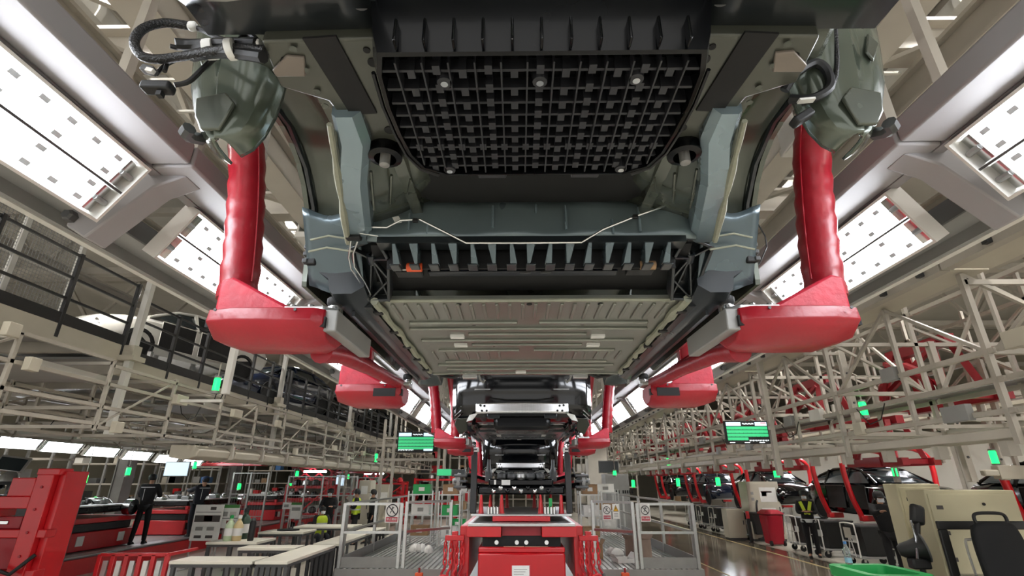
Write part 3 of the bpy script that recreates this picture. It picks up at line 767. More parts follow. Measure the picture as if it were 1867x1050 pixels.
# wiring harness on the left corner
hz = mat('corrugated_black_conduit', '#101113', .4, 0, .1, 30, bump=.6, bscale=180)
def hp(*uv): return [PY(u, v, .93 + d) for u, v, d in uv]
def smooth_path(p, n=8):
    out = []
    for i in range(len(p) - 1):
        a, b, c, d = p[max(i - 1, 0)], p[i], p[i + 1], p[min(i + 2, len(p) - 1)]
        for k in range(n):
            t = k / n
            out.append(.5 * ((2 * b) + (c - a) * t + (2 * a - 5 * b + 4 * c - d) * t * t + (3 * b - a - 3 * c + d) * t ** 3))
    return out + [p[-1]]
har = MB().tube(smooth_path(hp((345, 47, .0), (300, 42, -.02), (262, 52, -.04), (245, 75, -.05), (256, 100, -.05), (285, 108, -.04), (330, 103, -.04), (380, 95, -.06), (430, 88, -.08), (485, 92, -.1)), 6), .011, 10).build('wiring_harness', hz, T, True)
for pts, r in ((((345, 48, 0), (370, 55, 0), (400, 70, 0), (440, 80, 0)), .007), (((320, 80, -.02), (350, 82, -.01), (400, 80, -.05), (470, 80, -.09)), .014), (((350, 102, -.03), (380, 96, -.05), (420, 96, -.07), (480, 104, -.1)), .014), (((400, 100, -.01), (375, 120, -.02), (345, 148, -.03), (318, 155, -.04)), .006), (((330, 105, 0), (300, 120, -.02), (285, 135, -.04)), .005), (((430, 80, -.08), (450, 62, -.08), (470, 75, -.09), (455, 88, -.09), (435, 84, -.08)), .006), (((325, 88, -.01), (310, 84, -.02)), .006), (((310, 100, -.01), (300, 130, -.03)), .005)):
    MB().tube(smooth_path(hp(*pts), 5), r, 8).build('cable_run', M_RUBBER, har, True)
for u, v, w_ in ((422, 90, .016), (384, 90, .022), (478, 92, .006)):
    c = PY(u, v, .93 - (.04 if u < 400 else .08))
    MB().lathe([(.024, -w_ / 2), (.025, 0), (.024, w_ / 2)], 12, c, Matrix.Rotation(math.radians(80), 3, 'Y')).build('white_tape', M_PAPER, har, True)
MB().box(PY(351, 48, .925), (.022, .02, .022)).build('white_clip', M_PAPER, har, bevel=.006)
k1 = MB().box(PY(272, 128, .88), (.032, .02, .016), Matrix.Rotation(.3, 3, 'Y')).build('small_plug', M_DGREY, har, bevel=.003)
MB().box(PY(274, 129, .868), (.018, .01, .01), Matrix.Rotation(.3, 3, 'Y')).build('plug_face', M_FILM, k1)
MB().box(PY(288, 160, .88), (.068, .03, .022), Matrix.Rotation(.05, 3, 'Y')).build('large_plug', M_RUBBER, har, bevel=.005)
MB().box(PY(292, 172, .88), (.012, .014, .012)).build('plug_latch', M_RUBBER, har)
# harness on the right corner
MB().tube(smooth_path([PY(1522, 20, 1.0), PY(1524, 70, 1.0), PY(1526, 120, 1.0), PY(1518, 155, 1.0), PY(1490, 178, 1.0), PY(1462, 190, 1.02)], 6), .006, 8).build('corner_conduit', hz, T, True)
MB().tube(smooth_path([PY(1430, 165, 1.02), PY(1450, 135, 1.0), PY(1485, 115, 1.0), PY(1508, 130, 1.0), PY(1512, 160, 1.0), PY(1480, 180, 1.0), PY(1440, 180, 1.02)], 6), .012, 8).build('corner_cable_loop', M_RUBBER, T, True)
rp = MB().box(PY(1462, 215, 1.0), (.06, .03, .022), Matrix.Rotation(-.6, 3, 'Y')).build('hanging_plug', M_RUBBER, T, bevel=.005)
MB().box(PY(1470, 183, .99), (.04, .015, .006), Matrix.Rotation(-.1, 3, 'Y')).build('white_tape', M_PAPER, rp)
MB().tube([PY(1380, 405, 1.9), PY(1395, 430, 1.9), PY(1398, 450, 1.9), PY(1385, 480, 1.9), PY(1362, 500, 1.88)], .003, 5).build('ground_strap', M_RUBBER, T, True)

# ---------------------------------------------------------------- cars further along the line
def far_car(loc_y, dz, lab):
    t = thing('car_body', lab, 'car', (0, 1.9, 2.62), 'car bodies hanging in red carriers')
    floor_pan(t, M_DBODY if dz == 0 else M_DBODY)
    both(lambda s_: rocker(t, s_, M_CARBLK))
    body_shell(t, M_CARBLK, M_SCRDARK)
    # tail face
    def tf(a, b):
        x = -.90 + 1.8 * a
        pr = [(.98, 2.70), (.80, 2.72), (.66, 2.76), (.60, 2.86), (.585, 3.0), (.56, 3.12), (.55, 3.3), (.62, 3.55)]
        f = b * 7; i = min(6, int(f)); f -= i
        y = pr[i][0] * (1 - f) + pr[i + 1][0] * f; z = pr[i][1] * (1 - f) + pr[i + 1][1] * f
        return V(x, y + .35 * abs(x / .9) ** 5 * .6, z)
    tail = MB().grid(tf, 20, 14).build('tail_panel', M_CARBLK, t, True, solid=.01)
    bb = MB().grid(lambda a, b: V(-.575 + 1.15 * a, .50 + .05 * abs(a * 2 - 1) ** 2, 2.79 + .12 * b + .008 * math.sin(b * 9)), 20, 6).build('bumper_beam', M_SILVER, t, True, solid=.03)
    for s_ in (-1, 1):
        for x, z in ((.47, 2.88), (.52, 2.885), (.50, 2.82), (.44, 2.82)):
            MB().lathe([(.014, 0), (.014, .006)], 12, (s_ * x, .515, z), Matrix.Rotation(math.pi / 2, 3, 'X')).build('beam_hole', M_BLK, bb)
        MB().ext([(s_ * .55, .56, 2.80), (s_ * .66, .60, 2.78), (s_ * .70, .62, 2.70), (s_ * .62, .60, 2.72)], (0, .02, 0)).build('beam_stay', M_ALU, bb)
        for k in range(4):
            MB().bar((s_ * .78, .70, 2.92 - .05 * k + .03), (s_ * .87, .80, 2.89 - .05 * k + .0), .008, .012).build('vent_louvre', M_CHROME, tail)
        MB().ext([(s_ * .70, .66, 2.74), (s_ * .84, .74, 2.76), (s_ * .87, .80, 2.68), (s_ * .80, .84, 2.56), (s_ * .70, .82, 2.62)], (0, .05, 0)).build('corner_cover', mat('olive_black_liner', '#1d2018', .4, 0, .1, 5), tail, bevel=.01)
        MB().tube([(s_ * .62, .8, 2.70), (s_ * .64, .9, 2.66), (s_ * .6, 1.1, 2.64), (s_ * .62, 1.5, 2.68)], .025, 8).build('suspension_arm', M_BPLAST, t, True)
        MB().box((s_ * .5, .56, 3.09), (.2, .03, .015)).build('lamp_strip', M_CHROME, tail)
        MB().b2(s_ * .28, s_ * .44, .62, 1.7, 2.74, 2.80).build('frame_rail', M_DBODY, t, bevel=.01)
    for s_ in (-1, 1):  # dark filler plates added to block bright gaps beside the tail
        MB().b2(min(s_ * .62, s_ * .90), max(s_ * .62, s_ * .90), 1.0, 1.03, 2.72, 3.5).build('quarter_dark_filler', M_CARBLK, t)
        MB().b2(min(s_ * .62, s_ * .66), max(s_ * .62, s_ * .66), 1.0, 1.9, 2.72, 3.3).build('wheel_house', M_BPLAST, t)
    MB().b2(-.36, .36, .64, 1.2, 2.60, 2.80).build('spare_wheel_well', M_BPLAST, t, bevel=.05)
    MB().b2(-.62, .62, 1.2, 1.6, 2.68, 2.76).build('subframe', M_BPLAST, t, bevel=.03)
    MB().b2(-.60, .60, 1.6, 1.95, 2.66, 2.72).build('cross_panel', M_DBODY, t, bevel=.01)
    MB().tube([(-.4, .55, 2.98), (-.2, .52, 2.95), (.2, .52, 2.95), (.4, .55, 2.98)], .012, 6).build('upper_reinforcement', M_BPLAST, t, True)
    t.location = (0, 1.9 + loc_y, 2.62 + dz)
    return t
far_car(5.75, 0.0, 'glossy black car body with silver bumper beam, hanging second in the line')
far_car(11.85, -.50, 'glossy black car body, third in the line, lowered over the red lift cart')

# ---------------------------------------------------------------- red padded carriers
def hanger(s_, lab):
    t = thing('hanger_carrier', lab, 'carrier', (s_ * 1.2, 1.9, 2.46), 'red padded car carriers')
    def X(p): return sx(s_, [p])[0]
    def arm(y0, zt, xr, cx0, cx1):
        def sec(x, w_, zb, yo=0):
            return [X((x, y0 - .14 * w_ + yo, zt)), X((x, y0 + .14 * w_, zt)), X((x, y0 + .16 * w_, zt - .04)), X((x, y0 + .13 * w_, zb + .03)), X((x, y0 + .06 * w_, zb)), X((x, y0 - .06 * w_, zb)), X((x, y0 - .13 * w_, zb + .04)), X((x, y0 - .15 * w_, zt - .05))]
        p = MB().loft([sec(-1.235, .55, zt - .08), sec(-1.225, .8, zt - .10), sec(-1.12, 1.0, zt - .13), sec(-.95, 1.0, zt - .132), sec(xr - .04, .98, zt - .13), sec(xr, .8, zt - .11)]).build('arm_padding', M_PAD, t, True, bevel=.012)
        MB().box(X((-1.222, y0 - .085, zt - .05)), (.03, .03, .03)).build('end_slot', M_BLK, p)
        MB().box(X((xr - .004, y0 - .10, zt - .05)), (.02, .03, .04)).build('end_slot', M_BLK, p)
        for dx in (-1.18, xr - .1):
            MB().lathe([(.006, 0), (.006, .004)], 8, X((dx, y0 - .145, zt - .012)), Matrix.Rotation(math.pi / 2, 3, 'X')).build('press_stud', M_DGREY, p)
        # gusset cover
        MB().ext([X((-1.225, y0 - .085, zt - .01)), X((-1.225, y0 - .085, zt + .135)), X((-1.18, y0 - .085, zt + .15)), X((-.93, y0 - .085, zt + .02)), X((-.93, y0 - .085, zt - .01))], (0, .17, 0)).build('gusset_cover', mat('worn_red_vinyl', '#b82238', .5, 0, .22, 9, bump=.3), t, bevel=.012)
        # column sleeve: wrinkled padded tube
        pts = []; rad = []
        random.seed(int(y0 * 10))
        for k in range(34):
            f = k / 33
            z = zt + .09 + f * 1.15
            x = cx0 + (cx1 - cx0) * (f ** 1.15) + .018 * math.sin(f * 3.1) - .05 * max(0, f - .6)
            pts.append(X((x, y0 + .03, z))); rad.append(.076 + .004 * math.sin(k * 2.1) * (1 if f < .75 else .2) + (.004 if .58 < f < .62 else 0))
        sl = MB().tube(pts, rad, 16).build('column_padding', M_PAD, t, True)
        MB().tube([p + V(0, -.0, 0) + X((.072, -.035, 0)) - V(0, 0, 0) for p in pts[2:26]], .004, 5).build('seam', M_PAD, sl, True)
        top = pts[-1]
        MB().tube([top - V(0, 0, .05), X((cx1 - .04, y0 + .03, 4.3)), X((cx1 - .02, y0 + .03, 4.62))], .05, 10).build('column', M_DRED, t, True)
        # plate, bolts, pin
        MB().ext([X((-.955, y0 - .085, zt + .002)), X((-.80, y0 - .085, zt + .002)), X((-.765, y0 - .05, zt + .002)), X((-.765, y0 + .05, zt + .002)), X((-.80, y0 + .085, zt + .002)), X((-.955, y0 + .085, zt + .002))], (0, 0, .022)).build('pin_plate', M_ALU, t, bevel=.004)
        for bx in (-.93, -.86):
            for by in (-.06, .05):
                MB().lathe([(.013, 0), (.013, .01), (.008, .013)], 8, X((bx, y0 + by, zt + .024))).build('plate_bolt', M_CHROME, t)
        MB().lathe([(.034, 0), (.034, .02), (.022, .025), (.022, .062), (.012, .07)], 14, X((-.79, y0, zt + .02))).build('locating_pin', M_CHROME, t, True)
        MB().lathe([(.026, 0), (.032, .01), (.032, .03), (.026, .035)], 12, X((-.79, y0, zt + .05))).build('rubber_collar', M_RUBBER, t, True)
        return p
    arm(1.88, 2.61, -.78, -1.215, -1.41)
    p2 = arm(3.30, 2.585, -.80, -1.12, -1.22)
    MB().box(X((-.90, 3.155, 2.53)), (.14, .01, .05)).build('access_window', M_BLK, p2)
    # grey end bracket and tie rod
    MB().bar(X((-.76, 1.78, 2.57)), X((-.765, 2.25, 2.58)), .05, .085).build('end_bracket', M_GREY, t, bevel=.005)
    MB().tube([X((-.86, 1.98, 2.50)), X((-.84, 2.15, 2.53)), X((-.83, 2.6, 2.56)), X((-.83, 3.25, 2.60))], [.05, .042, .036, .034], 12).build('tie_rod', M_PAD, t, True)
    MB().tube([X((-.93, 2.0, 2.64)), X((-.92, 3.3, 2.66))], .02, 8).build('guard_rail', M_PAD, t, True)
    MB().b2(min(s_ * 1.36, s_ * 1.22), max(s_ * 1.36, s_ * 1.22), 1.7, 3.5, 4.6, 4.74).build('top_beam', M_DRED, t, bevel=.01)
    MB().b2(s_ * .2, s_ * 1.56, 2.5, 2.64, 4.74, 4.86).build('top_cross_beam', M_DRED, t, bevel=.01)
    MB().b2(s_ * 1.44, s_ * 1.56, 2.45, 2.7, 4.86, 4.96).build('trolley', M_DGREY, t, bevel=.01)
    return t
for s_, nm in ((-1, 'left'), (1, 'right')):
    h = hanger(s_, 'red padded carrier arms holding the nearest hanging car on its %s side' % nm)
    copytree(h, h.location + V(0, 5.4, -.05), None, 'red carrier arms under the second hanging car, %s side' % nm)
    copytree(h, h.location + V(0, 11.4, -.5), None, 'red carrier arms under the lowered third car, %s side' % nm)
# ================================================================ people, generic cars
def skin(name, nodes, edges, m, parent, root=0, sub=1):
    keys = list(nodes)
    me = bpy.data.meshes.new(name)
    me.from_pydata([tuple(nodes[k][0]) for k in keys], [(keys.index(a), keys.index(b)) for a, b in edges], [])
    me.materials.append(m)
    o = bpy.data.objects.new(name, me); COL.objects.link(o); o.parent = parent
    KIDS.setdefault(parent.name, []).append(o)
    md = o.modifiers.new('skin', 'SKIN'); md.use_smooth_shade = True
    sv = me.skin_vertices[0].data if me.skin_vertices else None
    if sv is None:
        bm = bmesh.new(); bm.from_mesh(me); bm.verts.layers.skin.verify(); bm.to_mesh(me); bm.free(); sv = me.skin_vertices[0].data
    for i, k in enumerate(keys):
        r = nodes[k][1]
        sv[i].radius = r if isinstance(r, tuple) else (r, r)
        sv[i].use_root = (i == root)
    md = o.modifiers.new('sub', 'SUBSURF'); md.levels = sub; md.render_levels = sub
    return o
def person(label, loc, rz, top, legs, h=1.72, cap=None, vest=None, mask=True, armL='down', armR='down', sit=False, lean=0.0, stripe=False, step=.10, turn=0.0):
    t = thing('person', label, 'person', loc, 'people working in the hall', None, False, rz)
    k = h / 1.75
    J = {}
    hip = .96 if not sit else .50
    J['pelvis'] = V(0, 0, hip); J['waist'] = V(0, -.01 + lean * .2, hip + .14); J['chest'] = V(0, -.01 + lean * .6, hip + .36); J['neck'] = V(0, .0 + lean * .9, hip + .54)
    J['head0'] = V(0, -.02 + lean, hip + .585); J['head1'] = V(0, -.03 + lean * 1.05, hip + .665); J['head2'] = V(0, -.02 + lean * 1.05, hip + .755)
    J['nose'] = V(0, -.135 + lean * 1.05, hip + .65)
    for s_, nm, a in ((-1, 'r', armR), (1, 'l', armL)):
        sh = J['chest'] + V(s_ * .195, .01, .135)
        J['sh' + nm] = sh
        if a == 'down': el, wr = sh + V(s_ * .05, .03, -.29), sh + V(s_ * .06, -.05, -.54)
        elif a == 'work': el, wr = sh + V(s_ * .06, -.12, -.26), sh + V(-s_ * .04, -.36, -.22)
        elif a == 'reach': el, wr = sh + V(s_ * .05, -.24, -.12), sh + V(0, -.50, -.06)
        elif a == 'fold': el, wr = sh + V(s_ * .05, -.06, -.28), sh + V(-s_ * .22, -.20, -.24)
        else: el, wr = sh + V(s_ * .06, -.10, -.26), sh + V(s_ * .02, -.34, -.30)
        J['el' + nm], J['wr' + nm] = el, wr
        d = (wr - el).normalized()
        J['pm' + nm] = wr + d * .07
        side = V(1, 0, 0) if abs(d.x) < .7 else V(0, 1, 0)
        for fi in range(4):
            b = J['pm' + nm] + side * (-.03 + .02 * fi)
            J['f%d%s' % (fi, nm)] = b + d * (.03 + .004 * (fi % 3)); J['g%d%s' % (fi, nm)] = b + d * .055 + V(0, -.01, -.02)
        J['th' + nm] = wr + d * .03 - side * s_ * .04; J['ti' + nm] = wr + d * .065 - side * s_ * .055
        hp_ = J['pelvis'] + V(s_ * .09, 0, -.05); J['hp' + nm] = hp_
        if sit: kn, an = hp_ + V(s_ * .05, -.42, .02), hp_ + V(s_ * .05, -.40, -.40)
        else:
            kn, an = hp_ + V(s_ * .02, -.03 + s_ * step * .4, -.41), V(s_ * .12, s_ * step, .08)
        J['kn' + nm], J['an' + nm] = kn, an
        J['to' + nm] = an + V(s_ * .02, -.14, -.045)
    J = {a: b * k for a, b in J.items()}
    # continuous body
    N = {'pelvis': (J['pelvis'], (.13, .10)), 'waist': (J['waist'], (.125, .09)), 'chest': (J['chest'], (.14, .095)), 'neck': (J['neck'], .054), 'head0': (J['head0'], .066), 'head1': (J['head1'], (.078, .092)), 'head2': (J['head2'], (.07, .085)), 'nose': (J['nose'], .012)}
    E = [('pelvis', 'waist'), ('waist', 'chest'), ('chest', 'neck'), ('neck', 'head0'), ('head0', 'head1'), ('head1', 'head2'), ('head1', 'nose')]
    for nm in 'rl':
        N['sh' + nm] = (J['sh' + nm], .048); N['el' + nm] = (J['el' + nm], .038); N['wr' + nm] = (J['wr' + nm], .027); N['pm' + nm] = (J['pm' + nm], (.036, .018))
        E += [('chest', 'sh' + nm), ('sh' + nm, 'el' + nm), ('el' + nm, 'wr' + nm), ('wr' + nm, 'pm' + nm)]
        for fi in range(4):
            N['f%d%s' % (fi, nm)] = (J['f%d%s' % (fi, nm)], .0095); N['g%d%s' % (fi, nm)] = (J['g%d%s' % (fi, nm)], .008)
            E += [('pm' + nm, 'f%d%s' % (fi, nm)), ('f%d%s' % (fi, nm), 'g%d%s' % (fi, nm))]
        N['th' + nm] = (J['th' + nm], .011); N['ti' + nm] = (J['ti' + nm], .009); E += [('wr' + nm, 'th' + nm), ('th' + nm, 'ti' + nm)]
        N['hp' + nm] = (J['hp' + nm], .085); N['kn' + nm] = (J['kn' + nm], .058); N['an' + nm] = (J['an' + nm], .04); N['to' + nm] = (J['to' + nm], .035)
        E += [('pelvis', 'hp' + nm), ('hp' + nm, 'kn' + nm), ('kn' + nm, 'an' + nm), ('an' + nm, 'to' + nm)]
    skin('body', N, E, M_SKIN, t)
    # jacket
    N = {'pelvis': (J['pelvis'] + V(0, 0, -.10), (.185, .15)), 'waist': (J['waist'], (.175, .135)), 'chest': (J['chest'], (.2, .145)), 'neck': (J['neck'] + V(0, 0, -.005), .072)}
    E = [('pelvis', 'waist'), ('waist', 'chest'), ('chest', 'neck')]
    for nm in 'rl':
        N['sh' + nm] = (J['sh' + nm], .088); N['el' + nm] = (J['el' + nm], .07); N['wr' + nm] = (J['wr' + nm], .05)
        E += [('chest', 'sh' + nm), ('sh' + nm, 'el' + nm), ('el' + nm, 'wr' + nm)]
    jk = skin('jacket', N, E, top, t)
    # trousers and shoes
    N = {'pelvis': (J['pelvis'], (.15, .115))}; E = []
    for nm in 'rl':
        N['hp' + nm] = (J['hp' + nm], .10); N['kn' + nm] = (J['kn' + nm], .075); N['an' + nm] = (J['an' + nm] + V(0, .01, -.035), .062)
        E += [('pelvis', 'hp' + nm), ('hp' + nm, 'kn' + nm), ('kn' + nm, 'an' + nm)]
    skin('trousers', N, E, legs, t)
    for nm in 'rl':
        a = J['an' + nm]
        x, y, z = a.x, a.y, a.z - .08 * k
        MB().loft([[V(x - .04, y + .07, z), V(x + .04, y + .07, z), V(x + .035, y + .06, z + .08), V(x - .035, y + .06, z + .08)], [V(x - .05, y - .06, z), V(x + .05, y - .06, z), V(x + .04, y - .06, z + .075), V(x - .04, y - .06, z + .075)], [V(x - .04, y - .19, z), V(x + .04, y - .19, z), V(x + .03, y - .17, z + .04), V(x - .03, y - .17, z + .04)]]).build('shoe', M_BLKCLOTH, t, True, bevel=.01)
    hc = (J['head1'] + J['head2']) / 2
    if cap is not None:
        MB().lathe([(.108, 0), (.108, .05), (.095, .09), (.06, .118), (.0, .128)], 16, hc + V(0, .005, .005)).build('cap', cap, t, True)
        MB().ext([hc + V(-.07, -.09, .01), hc + V(.07, -.09, .01), hc + V(.05, -.17, .0), hc + V(-.05, -.17, .0)], (0, 0, .01)).build('cap_peak', cap, t)
    MB().lathe([(.085, -.06), (.101, -.02), (.104, .03), (.09, .075), (.05, .105), (0, .112)], 16, hc + V(0, .018, .0)).build('hair', M_HAIR, t, True)
    if mask:
        c = J['head1'] + V(0, -.055, -.02)
        MB().grid(lambda a, b: c + V(.068 * math.sin((a - .5) * 2.6), -.058 * math.cos((a - .5) * 2.6), -.045 + .085 * b - .01 * (1 - abs(a - .5) * 2) * b), 8, 4).build('face_mask', M_MASK, t, True, solid=.004)
    for s_ in (-1, 1):
        MB().lathe([(.0, -.012), (.016, -.008), (.018, .01), (0, .016)], 8, J['head1'] + V(s_ * .083, .01, .005), Matrix.Rotation(math.pi / 2, 3, 'Y')).build('ear', M_SKIN, t, True)
        MB().lathe([(0, -.004), (.011, 0), (0, .004)], 8, J['head1'] + V(s_ * .034, -.083, .035), Matrix.Rotation(math.pi / 2, 3, 'X')).build('eye', M_HAIR, t, True)
    if vest is not None:
        SC = Matrix(((1, 0, 0), (0, .78, 0), (0, 0, 1)))
        c = J['waist'] + V(0, .0, 0)
        vo = MB().lathe([(.192, -.14), (.196, -.05), (.20, .08), (.208, .2), (.205, .28), (.17, .36), (.12, .39)], 20, c, SC).build('hi_vis_vest', vest, t, True)
        for z in (.02, .16):
            c = J['waist'] + V(0, 0, z)
            MB().lathe([(.206, -.022), (.21, 0), (.208, .022)], 20, c, SC).build('reflective_band', M_REFL, vo, True)
    if stripe:
        c = J['chest'] + V(0, 0, .09)
        MB().bar(c + V(-.17, .15, .02), c + V(.17, .15, .02), .012, .018).build('shoulder_stripe', M_REFL, jk)
        MB().bar(c + V(.07, .155, -.02), c + V(.07, .145, -.32), .012, .012).build('back_stripe', M_REFL, jk)
    return t

def shell_car(label, loc, rz, m, group='painted car bodies', opening=True, L=4.5):
    t = thing('car_body', label, 'car', loc, group, None, False, rz)
    # length along local Y (front at +Y), width along X
    st = [(-2.25, .55, .95, .72), (-2.05, .38, 1.02, .84), (-1.5, .26, 1.06, .90), (0, .22, 1.03, .92), (1.2, .24, 1.0, .91), (1.75, .27, .94, .88), (2.1, .33, .85, .80), (2.25, .45, .72, .62)]
    secs = []
    for y, z0, z1, hw in st:
        P = [(-hw + .12, z0), (-hw + .02, z0 + .12), (-hw, (z0 + z1) / 2), (-hw + .03, z1 - .08), (-hw + .12, z1), (-hw * .5, z1 + .035), (0, z1 + .05)]
        P = P + [(-x, z) for x, z in P[-2::-1]]
        secs.append([V(x, y, z) for x, z in P])
    lb = MB().loft(secs).build('lower_body', m, t, True)
    # cabin: pillars and roof
    R = [(-1.95, 1.05, .70), (-1.5, 1.28, .62), (-.8, 1.44, .58), (0, 1.46, .58), (.5, 1.38, .60), (.95, 1.18, .68), (1.25, 1.03, .76)]
    MB().loft([[V(hw * k / 6, y, z + .04 * (1 - (k / 6) ** 2)) for k in range(-6, 7)] for y, z, hw in R[1:5]], False, False).build('roof', m, t, True, solid=.03)
    for s_ in (-1, 1):
        rl = MB().tube([V(s_ * hw, y, z) for y, z, hw in R], .035, 8).build('roof_rail', m, t, True)
        MB().bar((s_ * .60, .05, 1.45), (s_ * .86, .1, .98), .07, .05).build('pillar', m, t)
        MB().bar((s_ * .60, -1.0, 1.42), (s_ * .86, -.95, 1.0), .07, .05).build('pillar', m, t)
        MB().add([V(s_ * .855, 1.1, 1.04), V(s_ * .61, .5, 1.36), V(s_ * .57, -.8, 1.42), V(s_ * .64, -1.6, 1.22), V(s_ * .85, -1.7, 1.05)], [(0, 1, 2, 3, 4)]).build('side_window', M_SCRDARK, t)
        if opening:
            for y0, y1 in ((.15, 1.0), (-.85, .02)):
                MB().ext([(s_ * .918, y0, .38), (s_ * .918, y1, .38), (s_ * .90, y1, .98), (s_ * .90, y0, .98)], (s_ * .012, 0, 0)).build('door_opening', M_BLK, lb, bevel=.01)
                MB().tube([(s_ * .93, y0, .38), (s_ * .935, y1, .38), (s_ * .92, y1, .98), (s_ * .92, y0, .98)], .012, 6, True).build('door_seal', m, lb, True)
        for y in (-1.32, 1.42):
            MB().lathe([(.36, 0), (.36, .05), (.3, .06), (.28, .02)], 20, (s_ * .875, y, .36), Matrix.Rotation(s_ * math.pi / 2, 3, 'Y')).build('wheel_arch', M_BLK, t, True)
        MB().lathe([(0, .0), (.13, .0), (.15, .03), (.1, .06), (0, .07)], 14, (s_ * .6, 2.12, .62), Matrix(((.9, 0, 0), (0, .25, .9), (0, .9, .25)))).build('headlamp', M_CHROME, t, True)
    MB().loft([[V(x, y, z) for x in (-.62, -.3, .3, .62)] for y, z in ((.6, 1.36), (1.22, 1.06))], False, False).build('windscreen', M_SCRDARK, t, True, solid=.01)
    MB().loft([[V(x, y, z) for x in (-.6, -.3, .3, .6)] for y, z in ((-1.5, 1.27), (-1.95, 1.07))], False, False).build('rear_window', M_SCRDARK, t, True, solid=.01)
    return t

def signal_lamp(label, pos, h=.16, r=.035, m=None, hang=.4, gantry=False):
    t = thing('signal_lamp', label, 'signal lamp', tuple(pos), 'green signal lamps')
    p = Vector(pos)
    MB().lathe([(r, 0), (r, h), (r * .8, h + .02)], 12, p).build('green_lens', M_GLED, t, True)
    MB().lathe([(r * 1.15, -.05), (r * 1.15, 0)], 12, p).build('lower_base', M_GREY, t, True)
    MB().lathe([(r * 1.1, h + .02), (r * 1.1, h + .05), (.01, h + .06)], 12, p).build('top_cap', M_GREY, t, True)
    if gantry:
        gx, zs_ = min(((5.0, (3.3, 3.0, 2.68)), (6.5, (4.6, 3.7, 3.15, 2.7)), (8.6, (4.9, 4.1, 3.4, 2.8))), key=lambda g: abs(g[0] - p.x))
        zt_ = min([z for z in zs_ if z > p.z + h + .1] or [zs_[0]])
        hang = zt_ - p.z - h
        MB().bar((p.x, p.y, zt_), (gx, p.y, zt_), .025).build('arm', M_BEIGE, t)
    MB().tube([p + V(0, 0, h + .05), p + V(0, 0, h + hang)], .012, 6).build('stem', M_BEIGE, t)
    return t

# ================================================================ left side
# ---- mezzanine
MX = -6.7
z1 = PX(68, 576, MX).z; z2 = PX(300, 676, MX).z
mz = thing('mezzanine_deck', 'grey steel mezzanine floor with beige edge beams high on the left', 'mezzanine', (MX, 0, 4.0), None, 'structure')
for ya, yb, z in ((1.5, 8.1, z1), (8.1, 46, z2)):
    MB().b2(MX - 7, MX - .1, ya, yb, z - .02, z + .02).build('deck_plate', M_GREY, mz)
    MB().b2(MX - .1, MX + .02, ya, yb, z - .28, z + .0).build('edge_beam', M_CREAM, mz, bevel=.01)
    y = ya + .4
    while y < min(yb, 30):
        MB().b2(MX - 7, MX - .1, y - .05, y + .05, z - .2, z - .02).build('joist', M_BEIGE, mz)
        MB().b2(MX - 2.2, MX - .2, y + .12, y + 1.3, z - .06, z - .03).build('soffit_panel', M_GREY, mz)
        MB().b2(MX - 4.4, MX - 2.4, y + .12, y + 1.3, z - .06, z - .03).build('soffit_panel', M_GREY, mz)
        y += 1.45
    MB().b2(MX - 3.5, MX - 3.3, ya, yb, z - .35, z - .2).build('long_beam', M_BEIGE, mz)
def fence(ya, yb, z, lab, n):
    t = thing('guard_fence', lab, 'fence', (MX, (ya + yb) / 2, z), 'mezzanine fences')
    for i in range(n):
        y = ya + (yb - ya) * i / (n - 1)
        MB().b2(MX - .03, MX + .03, y - .03, y + .03, z - .2, z + 1.1).build('post', M_BLACK, t, bevel=.006)
    for dz in (1.06, .7, .38):
        MB().b2(MX - .015, MX + .015, ya, yb, z + dz - .018, z + dz + .018).build('rail', M_BLACK, t)
    MB().b2(MX - .01, MX + .02, ya, yb, z + .0, z + .16).build('kick_plate', M_BLACK, t)
    return t
fence(4.3, 8.0, z1, 'black guard fence on the mezzanine edge at the left picture edge', 4)
fence(8.2, 14.2, z2, 'black guard fence in front of the white car body on the mezzanine', 7)
fence(14.4, 24, z2, 'black guard fence in front of the dark blue car bodies on the mezzanine', 10)
fence(24.2, 36, z2, 'farthest black guard fence on the mezzanine', 10)
# wire mesh cage behind the first fence
t = thing('mesh_cage', 'pale wire mesh cage panels on the mezzanine behind the first black fence', 'cage', (MX - 1.0, 5, z1))
m1 = MB()
for i in range(76): m1.bar((MX - 1.0, 3.6 + .055 * i, z1 + .05), (MX - 1.0, 3.6 + .055 * i, z1 + 2.1), .006)
for i in range(38): m1.bar((MX - 1.0, 3.6, z1 + .06 + .055 * i), (MX - 1.0, 7.75, z1 + .06 + .055 * i), .006)
o = m1.build('wire_mesh', M_GREY, t); o['kind'] = 'stuff'
for i in range(5):
    y = 3.6 + 1.04 * i
    MB().b2(MX - 1.03, MX - .97, y - .04, y + .04, z1, z1 + 2.2).build('cage_post', M_WHITE, t)
for z in (z1 + .05, z1 + 1.1, z1 + 2.15):
    MB().b2(MX - 1.03, MX - .97, 3.6, 7.76, z - .02, z + .02).build('cage_rail', M_WHITE, t)
